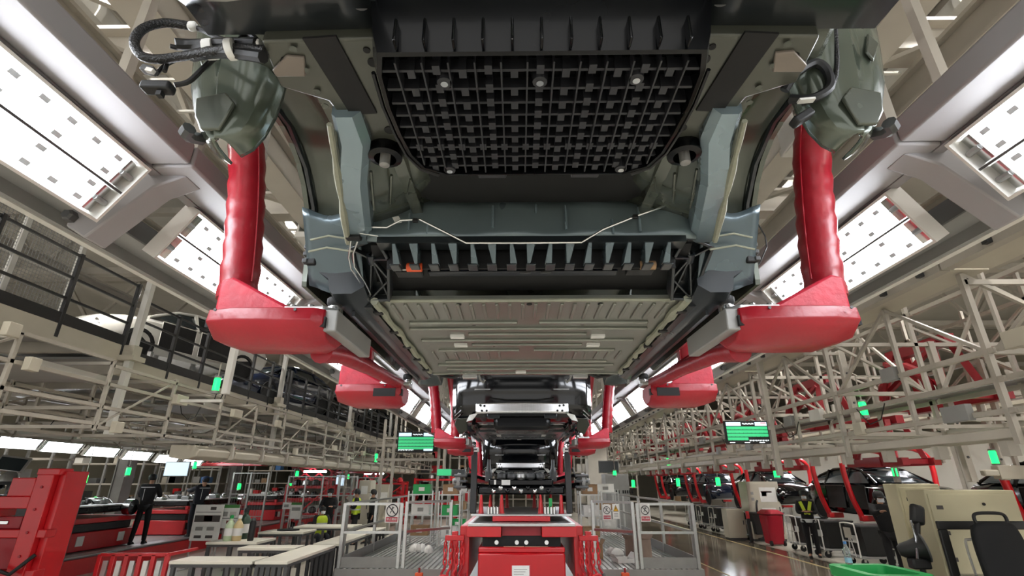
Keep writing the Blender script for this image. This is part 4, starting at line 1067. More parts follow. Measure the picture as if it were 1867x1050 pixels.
# things on the mezzanine
shell_car('white car body without doors on the mezzanine, behind the black fence', (MX - 2.0, 12.0, z2 + .5), math.radians(160), M_CARWHITE, 'car bodies on the mezzanine', True)
shell_car('dark blue car body on the mezzanine behind the black fence', (MX - 1.8, 17.4, z2 + .35), math.radians(165), M_CARBLUE, 'car bodies on the mezzanine', False)
shell_car('black car body on the mezzanine, next behind the dark blue one', (MX - 1.8, 22.6, z2 + .35), math.radians(170), M_CARBLK, 'car bodies on the mezzanine', False)
shell_car('black car body farthest along the mezzanine', (MX - 1.8, 28.2, z2 + .35), math.radians(170), M_CARBLK, 'car bodies on the mezzanine', False)
for i, y in enumerate((12.0, 17.4, 22.6, 28.2)):
    t = thing('body_skid', 'grey steel skid under %s car body on the mezzanine' % ['the white', 'the dark blue', 'the nearer black', 'the farther black'][i], 'skid', (MX - 1.9, y, z2 + .02), 'car body skids')
    for dx in (-.5, .5):
        MB().b2(MX - 1.9 + dx - .05, MX - 1.9 + dx + .05, y - 2, y + 2, z2 + .02, z2 + .14).build('runner', M_GREY, t)
    for dy in (-1.5, 0, 1.5):
        MB().b2(MX - 2.5, MX - 1.3, y + dy - .05, y + dy + .05, z2 + .14, z2 + .22).build('cross_bar', M_GREY, t)
        for dx in (-.5, .5):
            MB().b2(MX - 1.9 + dx - .04, MX - 1.9 + dx + .04, y + dy - .04, y + dy + .04, z2 + .2, z2 + (.71 if i == 0 else .56)).build('support', M_GREY, t)
# red/black equipment inside the cage
for i, (y, c) in enumerate(((4.6, M_DRED), (6.3, M_DGREY))):
    t = thing('lifting_unit', ['dark red lifting unit inside the mesh cage', 'dark grey pump unit inside the mesh cage'][i], 'machine', (MX - 2.2, y, z1 + .02))
    MB().b2(MX - 2.7, MX - 1.6, y - .5, y + .5, z1 + .02, z1 + .5).build('base_box', M_DGREY, t, bevel=.03)
    MB().b2(MX - 2.5, MX - 1.8, y - .35, y + .35, z1 + .5, z1 + 1.0).build('upper_box', c, t, bevel=.03)
    MB().tube([(MX - 1.8, y - .3, z1 + .9), (MX - 1.6, y, z1 + 1.2), (MX - 1.7, y + .3, z1 + .9)], .05, 8).build('hose', M_RUBBER, t, True)
    MB().b2(MX - 2.4, MX - 1.9, y + .2, y + .3, z1 + 1.0, z1 + 1.5).build('mast', c, t)
# ---- mezzanine columns
for i, (y, x) in enumerate(((8.1, MX + .12), (13.6, MX + .12), (19.6, MX + .12), (26, MX + .12))):
    t = thing('mezzanine_column', 'white square column at the mezzanine edge, %s from the camera' % ORD[i], 'column', (x, y, 3.0), 'mezzanine columns', 'structure')
    MB().b2(x - .05, x + .05, y - .05, y + .05, 2.7, 5.9).build('shaft', M_WHITE, t)
    MB().b2(x - .16, x + .16, y - .14, y + .14, z2 - .06, z2 + .02).build('seat_plate', M_CREAM, t)
    MB().b2(x - .09, x + .09, y - .09, y + .09, z2 + .02, z2 + .2).build('foot', M_CREAM, t)
# ---- hanging pipe frames under the mezzanine
def pipe_bay(xa, xb, y0, y1, lab, grp, seed, zt, zs, th=.045):
    random.seed(seed)
    t = thing('pipe_frame', lab, 'frame', (xa, y0, 2.6), grp)
    for x in (xa, xb):
        for y in (y0, (y0 + y1) / 2):
            MB().bar((x, y, zs[-1] - .05), (x, y, zt), th).build('upright', M_BEIGE, t)
        for z in zs:
            dz = random.uniform(-.05, .05)
            MB().bar((x, y0, z + dz), (x, y1, z + dz), th).build('long_rail', M_BEIGE, t)
    for y in (y0, (y0 + y1) / 2):
        for z in (zs[0], zs[len(zs) // 2], zs[-1]):
            MB().bar((xa, y, z), (xb, y, z), th).build('cross_rail', M_BEIGE, t)
    MB().bar((xa, y0, zs[-1]), (xa, (y0 + y1) / 2, zs[0]), th * .6).build('brace', M_BEIGE, t)
    MB().bar((xb, y1, zs[-1]), (xb, (y0 + y1) / 2, zs[0]), th * .6).build('brace', M_BEIGE, t)
    # junction boxes and drooping cables on the frame
    for k in range(2):
        y = random.uniform(y0 + .2, y1 - .3); z = random.choice(zs)
        b = MB().b2(xa + .03, xa + .12, y, y + random.uniform(.14, .34), z - .06, z + .1).build('junction_box', M_CREAM, t, bevel=.006)
    y = random.uniform(y0, y1 - .8)
    MB().tube([(xa + .02, y, zs[1]), (xa + .02, y + .1, zs[1] - .18), (xa + .02, y + .3, zs[1] - .26), (xa + .02, y + .5, zs[1] - .2), (xa + .02, y + .6, zs[1])], .008, 5).build('cable', M_RUBBER, t, True)
    return t
zs = (3.62, 3.3, 2.98, 2.72)
for i in range(11):
    y0 = 4.2 + 2.9 * i
    pipe_bay(-6.0, -7.4, y0, y0 + 2.86, 'hanging beige pipe frame left of the line, %s bay from the camera' % ORD[i], 'left pipe frames, front row', 20 + i, z2 - .28, zs)
    if i < 8: pipe_bay(-8.9, -10.6, y0 + .6, y0 + 3.46, 'deeper beige pipe frame under the mezzanine, %s bay from the camera' % ORD[i], 'left pipe frames, back row', 50 + i, 4.0, (3.5, 3.15, 2.9), .05)
# long flat cable tray panels between the frames
for i in range(7):
    y = 6 + 3.6 * i
    t = thing('cable_tray', 'flat grey cable tray lying on the left pipe frames, %s from the camera' % ORD[i], 'cable tray', (-6.7, y, 3.36), 'cable trays on the left frames')
    MB().b2(-7.3, -6.1, y, y + 1.2, 3.36, 3.38).build('tray_bed', M_GREY, t)
    for x in (-7.3, -6.1): MB().b2(x - .01, x + .01, y, y + 1.2, 3.36, 3.44).build('tray_side', M_WHITE, t)
# white square beam with the row of lamps on the far left
XB = -13.0
zb = PX(170, 803, XB).z
o = MB().b2(XB - .0, XB + .2, 6, 20.5, zb - .1, zb + .1).build('lamp_beam', M_WHITE); tag(o, 'long white square beam above the lamps of the far left line', 'beam', None, 'structure')
for i, (u, v) in enumerate(((35, 808), (115, 816), (188, 824), (252, 831), (306, 837), (352, 842))):
    p = PX(u, v, XB + .1)
    copytree(LIGHT, p + V(0, -.64, 0), (0, math.radians(-60), 0), 'tube light of the far left line above the red machines, %s from the camera' % ORD[i], None, 'tube lights of the far left line')
    ld = thing('lamp_drop', 'white rod holding the %s tube light of the far left line' % ORD[i], 'bracket', (p.x, p.y, p.z), 'lamp drops')
    MB().tube([p + V(-.08, 0, .03), (p.x - .08, p.y, 3.94)], .02, 6).build('rod', M_WHITE, ld)
    MB().bar(p + V(-.08, -.3, .06), p + V(-.08, .3, .06), .04).build('cross_bar', M_WHITE, ld)
# beige hoods under the front frames
for i in range(16):
    y = 9.6 + 1.3 * i
    z = 2.44
    t = thing('air_hood', 'beige sheet-metal hood under the left pipe frames, %s from the camera' % ORD[i], 'hood', (-6.3, y, z), 'beige hoods under the left frames')
    MB().ext([(-6.55, y, z + .2), (-6.1, y, z + .2), (-6.0, y, z + .12), (-6.02, y, z), (-6.25, y, z - .06), (-6.55, y, z - .02)], (0, 1.08, 0)).build('hood_shell', M_CREAM, t, bevel=.015)
    MB().b2(-6.62, -5.96, y + 1.09, y + 1.15, z - .02, z + .24).build('end_frame', M_BEIGE, t)
    MB().bar((-6.0, y + 1.12, z + .2), (-6.0, y + 1.12, 3.0), .03).build('hanger', M_BEIGE, t)
# green signal lamp on the front left post
p = PY(398, 706, 8.6)
t = thing('signal_post', 'white square post carrying the green signal lamp at left', 'post', (p.x + .12, p.y, 3.2))
MB().b2(p.x + .09, p.x + .2, p.y - .05, p.y + .05, p.z - .12, z2 + 1.0).build('shaft', M_WHITE, t, bevel=.008)
MB().tube([p + V(0, 0, -.06), p + V(-.02, 0, -.2), p + V(.08, 0, -.22), p + V(.12, 0, -.08)], .01, 6).build('cable', M_RUBBER, t, True)
MB().bar((-6.0, p.y, 3.3), (p.x + .12, p.y, 3.3), .05).build('arm', M_WHITE, t)
signal_lamp('bright green signal lamp on the white post below the black fence', p + V(-.04, 0, -.06), .2, .055, hang=.28)
# ================================================================ left floor: red machines, platform, workers, tables
LPX = -10.15
t = thing('line_platform', 'low raised walkway with ribbed aluminium edge along the far left line', 'platform', (LPX, 16, 0))
MB().b2(-15, LPX - .12, 6, 40, .02, .38).build('deck', M_GREY, t)
MB().b2(LPX - .12, LPX, 6, 40, .0, .34).build('side_skirt', M_RED, t)
for k in range(6):
    MB().b2(LPX - .42 + .07 * k, LPX - .37 + .07 * k, 6, 40, .38, .40).build('tread_rib', M_ALU, t)
def red_cart(lab, x0, x1, y0, y1, z0, zt, seed, load=True):
    """Red machine cart: base box, side frames, slotted panels, black lift and a drive unit on top."""
    random.seed(seed)
    t = thing('machine_cart', lab, 'machine', ((x0 + x1) / 2, (y0 + y1) / 2, z0), 'red machine carts of the far left line')
    W = x1 - x0
    MB().b2(x0, x1, y0, y1, z0, z0 + .42).build('base_body', M_RED, t, bevel=.02)
    MB().b2(x0 + .06, x1 - .06, y0 + .06, y1 - .06, z0 + .42, z0 + .62).build('lift_bellows', M_RUBBER, t, bevel=.02)
    MB().b2(x0 - .03, x1 + .03, y0 - .03, y1 + .03, z0 + .62, z0 + .74).build('top_frame', M_RED, t, bevel=.015)
    for x in (x0 + .1, x1 - .1):
        for y in (y0 + .15, y1 - .15):
            MB().b2(x - .05, x + .05, y - .06, y + .06, z0 + .74, z0 + zt).build('corner_post', M_RED, t, bevel=.01)
    for y in (y0 + .4, (y0 + y1) / 2, y1 - .4):
        MB().b2(x1 + .0, x1 + .012, y - .11, y + .11, z0 + .12, z0 + .34).build('paper_notice', M_PAPER, t)
    MB().b2(x1, x1 + .015, y0 + .05, y0 + .22, z0 + .15, z0 + .35).build('vent_grille', M_BLK, t)
    if load:
        MB().b2(x0 + .1, x1 - .1, y0 + .1, y1 - .1, z0 + .84, z0 + 1.0).build('tray', M_BPLAST, t, bevel=.03)
        MB().b2(x0 + .08, x1 - .08, y0 + .08, y1 - .08, z0 + 1.0, z0 + 1.03).build('tray_rim', M_ALU, t)
        for k in range(9):
            x, y = random.uniform(x0 + .25, x1 - .25), y0 + .3 + (y1 - y0 - .6) * k / 8
            MB().b2(x - random.uniform(.08, .2), x + random.uniform(.08, .2), y - .13, y + .14, z0 + 1.02, z0 + 1.08 + random.uniform(.02, .1)).build('casting', random.choice((M_ALU, M_GREY)), t, bevel=.025)
            MB().lathe([(.05, 0), (.075, .02), (.07, .08), (.035, .12), (.0, .125)], 10, (x + random.uniform(-.2, .2), y + .05, z0 + 1.05)).build('casting_boss', random.choice((M_ALU, M_CHROME, M_DGREY)), t, True)
            MB().tube([(x - .1, y, z0 + 1.1), (x, y + .08, z0 + 1.2), (x + .16, y + .1, z0 + 1.14), (x + .2, y + .2, z0 + 1.05)], .018, 6).build('coolant_pipe', random.choice((M_RUBBER, M_CHROME)), t, True)
        MB().lathe([(.12, -.1), (.2, -.1), (.2, .1), (.12, .1), (.06, .12)], 16, (x1 + .02, y1 - .35, z0 + .95), Matrix.Rotation(math.pi / 2, 3, 'Y')).build('brake_disc', M_CHROME, t, True)
    return t
red_cart('red machine cart with grey drive unit on top, beside the worker in black', -12.6, -10.85, 11.7, 15.2, .40, .8, 3)
red_cart('red machine cart with drive unit, behind the worker in the navy cap', -12.6, -10.9, 17.6, 21.2, .40, .85, 4)
red_cart('red machine cart farther back along the far left line, behind the wire cages', -12.6, -10.9, 24, 27.6, .40, .85, 5)
# big red press frame at the picture edge
Y0 = 8.6
t = thing('press_frame', 'big red welded machine frame at the left picture edge', 'machine', (-9.4, Y0, .4))
def rb(x0, x1, y0, y1, z0, z1, nm='frame_member', m=M_RED): return MB().b2(x0, x1, y0, y1, z0, z1).build(nm, m, t, bevel=.012)
rb(-10.6, -7.45, Y0 - .1, Y0 + .1, .62, .74); rb(-10.6, -7.45, Y0 - .1, Y0 + .1, 1.18, 1.3)
rb(-7.86, -7.58, Y0 - .12, Y0 + .12, .40, 2.2, 'column'); rb(-7.58, -7.46, Y0 - .02, Y0 + .42, .40, 2.16, 'column_flange'); rb(-10.6, -7.9, Y0 - .03, Y0 + .01, .74, 1.18, 'recessed_panel', M_DRED)
rb(-10.6, -8.3, Y0 - .12, Y0 + .2, 1.48, 1.6); rb(-10.6, -8.0, Y0 + .02, Y0 + .08, 1.3, 1.48, 'back_strip', M_DRED); rb(-8.55, -7.86, Y0 - .12, Y0 + .2, 1.6, 1.78, 'shoulder_block'); rb(-8.25, -7.86, Y0 - .12, Y0 + .2, 1.78, 2.06, 'head_block'); rb(-7.86, -7.5, Y0 - .14, Y0 + .14, 2.1, 2.2, 'cap_plate')
rb(-9.6, -9.42, Y0 - .13, Y0 + .08, .42, 1.6, 'upright'); rb(-8.5, -8.38, Y0 - .13, Y0 - .02, .74, 1.18, 'stiffener')
rb(-7.8, -7.64, Y0 - .1, Y0 + .06, .0, .42, 'foot_post'); rb(-10.5, -10.3, Y0 - .1, Y0 + .1, 0, .62, 'foot_post')
for k in range(5): MB().lathe([(.02, 0), (.02, .015)], 8, (-7.72, Y0 - .12, .6 + .33 * k), Matrix.Rotation(math.pi / 2, 3, 'X')).build('bolt_head', M_DRED, t)
for k in range(4): rb(-8.5 + .12 * k, -8.42 + .12 * k, Y0 - .115, Y0 - .1, .66, .71, 'slot', M_FILM)
for k in range(3): rb(-9.2 + .4 * k, -9.0 + .4 * k, Y0 + .0, Y0 + .02, 1.36, 1.42, 'bolt_pad', M_CHROME)
MB().tube([(-8.2, Y0 - .2, 1.05), (-8.0, Y0 - .25, .8), (-7.7, Y0 - .22, .7), (-7.5, Y0 - .1, .95)], .03, 8).build('hose', M_RUBBER, t, True)
# machine on top left: silver drive unit and small screen
t = thing('drive_unit', 'bare silver and black drive unit above the red frame at the left picture edge', 'drive unit', (-10.0, 10.6, .9))
MB().b2(-10.9, -9.4, 10.2, 11.4, .40, 1.75).build('stand', M_DGREY, t, bevel=.02)
random.seed(9)
for k in range(12):
    MB().lathe([(.08, 0), (.17, .06), (.15, .16), (.08, .24), (0, .26)], 9, (-10.8 + .11 * k, 10.5 + random.uniform(0, .6), 1.74 + random.uniform(0, .22))).build('housing_lobe', random.choice((M_ALU, M_BPLAST, M_CHROME, M_DGREY)), t, True)
t = thing('tablet_screen', 'small tilted display with silver frame at the left picture edge', 'display', (-10.6, 10.9, 2.2))
R = Matrix.Rotation(math.radians(-25), 3, 'X') @ Matrix.Rotation(.3, 3, 'Z')
MB().box((-10.7, 10.9, 2.35), (.55, .04, .32), R).build('case', M_ALU, t, bevel=.01)
MB().box((-10.7, 10.875, 2.345), (.48, .01, .26), R).build('screen', M_SCRDARK, t)
MB().tube([(-10.7, 10.95, 2.3), (-10.7, 11.0, 1.7)], .03, 8).build('arm', M_GREY, t)
# low red slotted guard in front
t = thing('slotted_guard', 'low red steel guard with slotted openings and paper tags, in front of the left platform', 'guard', (-6.9, 9.3, 0))
g0, g1 = PZ(182, 1050, .55), PZ(305, 1050, .55)
YG = 9.4; xa, xb = PY(185, 1010, YG).x, PY(308, 1005, YG).x; zt = PY(240, 1008, YG).z
MB().b2(xa, xb, YG - .03, YG + .03, zt - .05, zt).build('top_rail', M_RED, t, bevel=.008)
MB().b2(xa, xb, YG - .03, YG + .03, .02, .1).build('bottom_rail', M_RED, t, bevel=.008)
for k in range(6):
    x = xa + (xb - xa) * k / 5
    MB().b2(x - .035, x + .035, YG - .03, YG + .03, .0, zt - .02).build('upright', M_RED, t, bevel=.006)
    if k < 5: MB().b2(x + .06, x + .14, YG + .0, YG + .02, .15 + .05 * (k % 2), zt - .12).build('paper_tag', M_PAPER if k % 2 else M_ALU, t)
MB().b2(xb - .03, xb + .03, YG, YG + .8, zt - .05, zt).build('side_rail', M_RED, t, bevel=.008)
# workers on the left
def stand(u, v, Z): return PZ(u, v, Z)
p = stand(250, 990, .40)
person('worker in black with silver shoulder stripe, seen from behind, standing on the left platform', (PX(250, 985, -10.55).x, PX(250, 985, -10.55).y, .40), math.radians(-165), M_BLKCLOTH, M_BLKCLOTH, 1.78, None, None, False, 'work', 'work', stripe=True)
q = PX(345, 985, -10.4)
person('worker in navy with a blue cap, leaning over a stand on the left platform', (q.x, q.y, .40), math.radians(-120), M_NAVY, M_NAVY, 1.72, mat('blue_cap_cloth', '#27406a', .8, 0, .1, 12), None, False, 'reach', 'work', lean=.22, stripe=True)
# wire cages along the left aisle
def wire_cage(lab, x0, x1, y, z0, z1, n):
    t = thing('wire_cage', lab, 'cage', ((x0 + x1) / 2, y, z0), 'wire cages on the left')
    for k in range(n + 1):
        x = x0 + (x1 - x0) * k / n
        MB().b2(x - .025, x + .025, y - .025, y + .025, z0, z1).build('post', M_ALU, t)
    for z in (z0 + .1, z0 + (z1 - z0) * .4, z0 + (z1 - z0) * .7, z1 - .03):
        MB().b2(x0, x1, y - .015, y + .015, z - .015, z + .015).build('rail', M_ALU, t)
    m = MB(); k = x0
    while k < x1:
        m.bar((k, y, z0 + .1), (k, y, z1), .006); k += .09
    o = m.build('wire_mesh', M_GREY, t); o['kind'] = 'stuff'
    return t
wire_cage('wire cage panel directly behind the left whiteboards', -8.4, -5.9, 19.2, 0, 2.2, 4)
wire_cage('long wire cage panel behind the left cages, beside the red cart', -9.8, -8.6, 18.0, 0, 2.3, 2)
wire_cage('wire cage panel farther back near the seated worker', -8.2, -6.4, 24.0, 0, 2.2, 3)
# red stacks / lifts behind the cages
for i, (x, y, w_, h_) in enumerate(((-8.4, 21.0, 1.6, 1.9), (-6.9, 26.5, 2.2, 2.0), (-9.5, 30, 2.4, 2.6), (-4.9, 31, 2.4, 2.2))):
    t = thing('red_rack', 'red steel rack with dark parts behind the left cages, %s from the camera' % ORD[i], 'rack', (x, y, 0), 'red racks on the left')
    for sx_ in (-1, 1):
        for sy in (0, .9):
            MB().b2(x + sx_ * w_ / 2 - .06, x + sx_ * w_ / 2 + .06, y + sy - .06, y + sy + .06, 0, h_).build('post', M_RED, t)
    for z in (.25, .8, 1.35, h_ - .1):
        MB().b2(x - w_ / 2, x + w_ / 2, y - .05, y + .95, z - .05, z + .05).build('shelf', M_RED, t, bevel=.01)
        for k in range(4):
            MB().lathe([(.1, 0), (.16, .04), (.14, .18), (.05, .24)], 8, (x - w_ / 2 + .25 + k * (w_ - .5) / 3, y + .3, z + .05)).build('stored_part', (M_BPLAST, M_ALU, M_DGREY, M_RED)[k], t, True)
    MB().bar((x - w_ / 2, y - .06, .3), (x + w_ / 2, y - .06, h_ - .15), .05).build('brace', M_RED, t)
# red scissor lifts hanging above the far-left line (dark red overhead units)
for i, (u, v, Y) in enumerate(((430, 835, 22), (585, 865, 28), (690, 868, 33))):
    c = PY(u, v, Y)
    t = thing('overhead_manipulator', 'dark red overhead manipulator above the left line, %s from the camera' % ORD[i], 'manipulator', (c.x, c.y, c.z), 'dark red overhead manipulators')
    MB().b2(c.x - 1.5, c.x + 1.5, c.y - .3, c.y + .3, c.z + .3, c.z + .45).build('top_beam', M_DRED, t, bevel=.02)
    for k in range(3):
        x = c.x - 1.1 + k * .75
        MB().bar((x, c.y - .2, c.z + .32), (x + .7, c.y - .2, c.z - .2), .07).build('scissor_link', M_DRED, t)
        MB().bar((x + .7, c.y - .2, c.z + .32), (x, c.y - .2, c.z - .2), .07).build('scissor_link', M_DRED, t)
    MB().b2(c.x - 1.3, c.x + 1.3, c.y - .3, c.y + .3, c.z - .32, c.z - .2).build('lower_beam', M_RED, t, bevel=.02)
    MB().b2(c.x - .8, c.x + .4, c.y - .35, c.y - .3, c.z + .1, c.z + .18).build('lamp_strip', M_LAMP, t)
    for s_ in (-1, 1): MB().b2(c.x + s_ * 1.2 - .05, c.x + s_ * 1.2 + .05, c.y - .05, c.y + .05, c.z + .45, 8.2).build('drop_post', M_BEIGE, t)
# ---- tables
def table(lab, pts, z, th=.05, nleg=3, grp='cream work tables', frame=False):
    """Outline of four floor-plan corners; tabletop plate plus dark legs along the long edges."""
    c = sum(pts, V(0, 0, 0)) / 4
    t = thing('work_table', lab, 'table', (c.x, c.y, 0), grp)
    P = [V(p.x, p.y, z - th) for p in pts]
    MB().ext(P, (0, 0, th)).build('tabletop', M_TABLE, t, bevel=.006)
    MB().ext([V(p.x, p.y, z - th - .05).lerp(V(c.x, c.y, z - th - .05), .04) for p in pts], (0, 0, .05)).build('apron', M_DGREY, t)
    for a, b in ((0, 1), (3, 2)):
        for k in range(nleg):
            q = pts[a].lerp(pts[b], .04 + .92 * k / (nleg - 1)).lerp(c, .05)
            MB().b2(q.x - .03, q.x + .03, q.y - .03, q.y + .03, 0, z - th - .04).build('leg', M_DGREY, t)
    return t
def quad(*uv, z=.75): return [PZ(u, v, z) for u, v in uv]
def rect(x0, x1, y0, y1): return [V(x0, y0, 0), V(x1, y0, 0), V(x1, y1, 0), V(x0, y1, 0)]
ZT = .75
a = PZ(312, 1022, ZT); b = PZ(500, 1018, ZT)
table('cream bench top running across in front, nearest the red slotted guard', rect(a.x, b.x - .22, a.y - .05, a.y + .55), ZT, nleg=5)
c2 = PZ(552, 1004, ZT); 
table('cream bench with dark legs running away from the nearest bench', rect(b.x - .18, b.x + .38, a.y - .05, a.y + 2.3), ZT, nleg=6)
table('second cream bench running away, beyond the small tables', rect(b.x - .18, b.x + .38, a.y + 2.5, a.y + 6.6), ZT, nleg=6)
table('cream bench top along the back of the bench square', rect(a.x + .2, b.x - .25, a.y + 1.75, a.y + 2.25), ZT, nleg=5)
e = PZ(375, 988, .8); f = PZ(495, 982, .8)
table('higher cream table carrying spray bottles, beside the whiteboard', rect(e.x, f.x, e.y, e.y + .9), .8, nleg=3)
e2 = PZ(470, 970, .8); f2 = PZ(562, 968, .8)
table('cream table with a dark tray on it, behind the bottle table', rect(e2.x, f2.x, e2.y, e2.y + .9), .8, nleg=3)
e3 = PZ(535, 960, .8); f3 = PZ(655, 957, .8)
table('long cream table where the worker in yellow vest sits', rect(e3.x, f3.x, e3.y, e3.y + .9), .8, nleg=3)
t = thing('dark_tray', 'flat dark tray on the cream table', 'tray', (0, 0, 0)); bpy.data.objects.remove(t)
c = V((e2.x + f2.x) / 2, e2.y + .45, .8)
t = thing('parts_tray', 'flat dark tray on the cream table behind the bottles', 'tray', tuple(c))
MB().ext([c + V(.3 * math.cos(k * .52), .18 * math.sin(k * .52), 0) for k in range(12)], (0, 0, .035)).build('tray_dish', M_RUBBER, t, bevel=.008)
MB().lathe([(.05, 0), (.05, .02), (.02, .05)], 10, c + V(.05, 0, .035)).build('knob', M_DGREY, t)
# bottles on the higher table
def bottle(lab, c, m, capm, h=.26, r=.05, grp='bottles on the tables', nm='spray_bottle'):
    t = thing(nm, lab, 'bottle', tuple(c), grp)
    MB().lathe([(r * .9, 0), (r, .02), (r, h * .6), (r * .5, h * .78), (r * .35, h * .8), (r * .35, h * .9)], 12, c).build('bottle_body', m, t, True)
    MB().lathe([(r * .4, h * .88), (r * .42, h), (r * .2, h * 1.02)], 10, c).build('bottle_cap', capm, t, True)
    MB().lathe([(r * 1.01, h * .2), (r * 1.01, h * .5)], 12, c).build('bottle_label', M_PAPER if m is not M_PAPER else M_BLUEP, t, True)
    return t
mid = lambda k: V(e.x + (f.x - e.x) * k, e.y + .25, .8)
bottle('pale green bottle on the higher cream table', mid(.30), mat('pale_green_plastic', '#b7c9a6', .4), M_GREENB, .5, .1)
bottle('straw yellow bottle on the higher cream table', mid(.47), mat('straw_plastic', '#cdb98a', .4), M_PAPER, .5, .1)
bottle('dark green jug with black cap at the back of the higher cream table', mid(.40) + V(0, .4, 0), mat('dark_green_plastic', '#1d3a2a', .4), M_RUBBER, .62, .13)
t = thing('black_flask', 'slim black flask standing at the end of the higher cream table', 'flask', tuple(mid(.75)))
MB().lathe([(.06, 0), (.065, .02), (.065, .36), (.05, .4)], 12, mid(.75)).build('flask_body', M_RUBBER, t, True)
MB().lathe([(.05, .4), (.05, .44), (.02, .46)], 12, mid(.75)).build('flask_lid', M_DGREY, t, True)
# notice stands
def board(lab, u0, v0, u1, v1, Y, green, items):
    a, b = PY(u0, v0, Y), PY(u1, v1, Y)
    t = thing('notice_board', lab, 'notice board', ((a.x + b.x) / 2, Y, 0), 'notice boards by the tables')
    MB().b2(a.x, b.x, Y, Y + .03, b.z, a.z).build('panel', M_PAPER, t, bevel=.004)
    W, H = b.x - a.x, a.z - b.z
    if green: MB().b2(a.x, b.x, Y - .006, Y + .001, a.z - .14 * H, a.z).build('green_header', mat('green_header_print', '#3f7a3a', .6), t)
    for fx, fz, fw, fh, m in items:
        MB().b2(a.x + fx * W, a.x + (fx + fw) * W, Y - .006, Y + .001, a.z - (fz + fh) * H, a.z - fz * H).build('printed_picture', m, t)
    for x in (a.x + .03, b.x - .03):
        MB().bar((x, Y + .04, 0), (x, Y + .04, a.z - .02), .03).build('stand_leg', M_ALU, t)
        MB().bar((x, Y - .25, .015), (x, Y + .3, .015), .03).build('stand_foot', M_ALU, t)
    return t
M_G1 = mat('grey_print', '#8f8f8c', .7); M_G2 = mat('dark_print', '#4a4644', .7); M_G3 = mat('rose_print', '#a3485c', .7)
board('white notice board with a dark photo and small sketches, beside the leaning worker', 358, 920, 396, 986, 13.6, False, ((.55, .06, .2, .09, M_G2), (.05, .3, .9, .18, M_G2), (.38, .3, .3, .16, M_G3), (.15, .62, .25, .1, M_G1), (.55, .62, .25, .1, M_G1), (.15, .85, .25, .08, M_G2), (.55, .85, .25, .08, M_G2), (.05, .2, .9, .02, M_G1)))
board('white notice board with green header strip and drawings, beside the sketch board', 399, 920, 430, 963, 13.7, True, ((.3, .3, .2, .2, M_G1), (.6, .3, .3, .2, mat('pale_print', '#c9c8c2', .7)), (.5, .68, .38, .12, mat('brown_print', '#7a4a40', .7)), (.0, .56, 1.0, .03, M_G2)))
board('small white notice board on the wire cage near the seated worker', 516, 916, 530, 928, 18.9, False, ((.2, .3, .5, .4, M_G1),))
board('pale sheet board beside the small notice board on the cage', 532, 916, 547, 946, 18.8, True, ((.1, .3, .8, .2, M_G1), (.2, .6, .5, .25, M_PAPER)))
# workers at the tables
yv = e3.y
q = PX(578, 960, PY(575, 940, yv + 1.2).x)
def stool(lab, x, y):
    t = thing('stool', lab, 'stool', (x, y, 0), 'stools')
    MB().lathe([(.16, .43), (.17, .45), (.15, .47)], 14, (x, y, 0)).build('seat', M_DGREY, t, True)
    for k in range(4):
        a = k * math.pi / 2 + .78
        MB().bar((x + .1 * math.cos(a), y + .1 * math.sin(a), .44), (x + .17 * math.cos(a), y + .17 * math.sin(a), 0), .025).build('leg', M_GREY, t)
xs_ = PY(582, 930, yv + 1.25).x
stool('stool under the seated worker in yellow vest', xs_, yv + 1.55)
person('seated worker in yellow hi-vis vest at the long cream table', (xs_, yv + 1.55, 0), math.radians(35), M_BLKCLOTH, M_NAVY, 1.68, None, M_VEST, True, 'work', 'work', sit=True)
x2 = PY(600, 920, yv + 2.6).x
person('worker in black with dark cap standing behind the seated worker', (x2, yv + 2.6, 0), math.radians(10), M_BLKCLOTH, M_BLKCLOTH, 1.74, M_RUBBER, None, True, 'work', 'work')
x3 = PY(641, 940, yv + .9).x
p3 = PZ(648, 993, 0)
person('worker in yellow hi-vis vest standing with folded arms beside the cream cabinet', (p3.x - .1, p3.y, 0), math.radians(-75), M_BLKCLOTH, M_BLKCLOTH, 1.72, M_RUBBER, M_VEST, True, 'fold', 'fold')
person('worker in black standing close behind the vest wearer by the cream cabinet', (p3.x + .38, p3.y + .35, 0), math.radians(-60), M_BLKCLOTH, M_BLKCLOTH, 1.70, M_RUBBER, None, True, 'down', 'down')
# screens hanging over the left line
def screen(lab, u, v, Y, w_, h_, m, tilt=0, grp='small hanging screens', top=None):
    c = PY(u, v, Y)
    t = thing('hanging_screen', lab, 'screen', tuple(c), grp)
    MB().b2(c.x - w_ / 2, c.x + w_ / 2, c.y, c.y + .06, c.z - h_ / 2, c.z + h_ / 2).build('case', M_GREY, t, bevel=.01)
    MB().b2(c.x - w_ * .46, c.x + w_ * .46, c.y - .006, c.y, c.z - h_ * .44, c.z + h_ * .44).build('display', m, t)
    MB().bar((c.x, c.y + .08, c.z - h_ * .2), (c.x, c.y + .08, top or c.z + .9), .05).build('pole', M_BEIGE, t)
    return t
screen('pale blue screen hanging at the end of the left lamp row', 322, 855, 15.5, .75, .42, M_SCRBLUE, top=3.95)
screen('pale blue screen above the red manipulator on the left', 622, 876, 25, .5, .5, M_SCRBLUE, top=3.95)
for i, (u, v, Y) in enumerate(((232, 866, 15), (153, 880, 14.5), (354, 854, 18), (541, 868, 22), (634, 873, 26), (435, 892, 20), (528, 890, 24))):
    signal_lamp('small green signal lamp over the left line, %s from the left' % ['second', 'first', 'third', 'fifth', 'seventh', 'fourth', 'sixth'][i], PY(u, v, Y), .18, .06, hang=3.95 - PY(u, v, Y).z)
t = thing('guide_post', 'short dark post with a green lamp under the nearest bench', 'post', (PZ(435, 1045, .0).x, PZ(435, 1045, 0).y, 0)); 
q = PZ(435, 1045, 0)
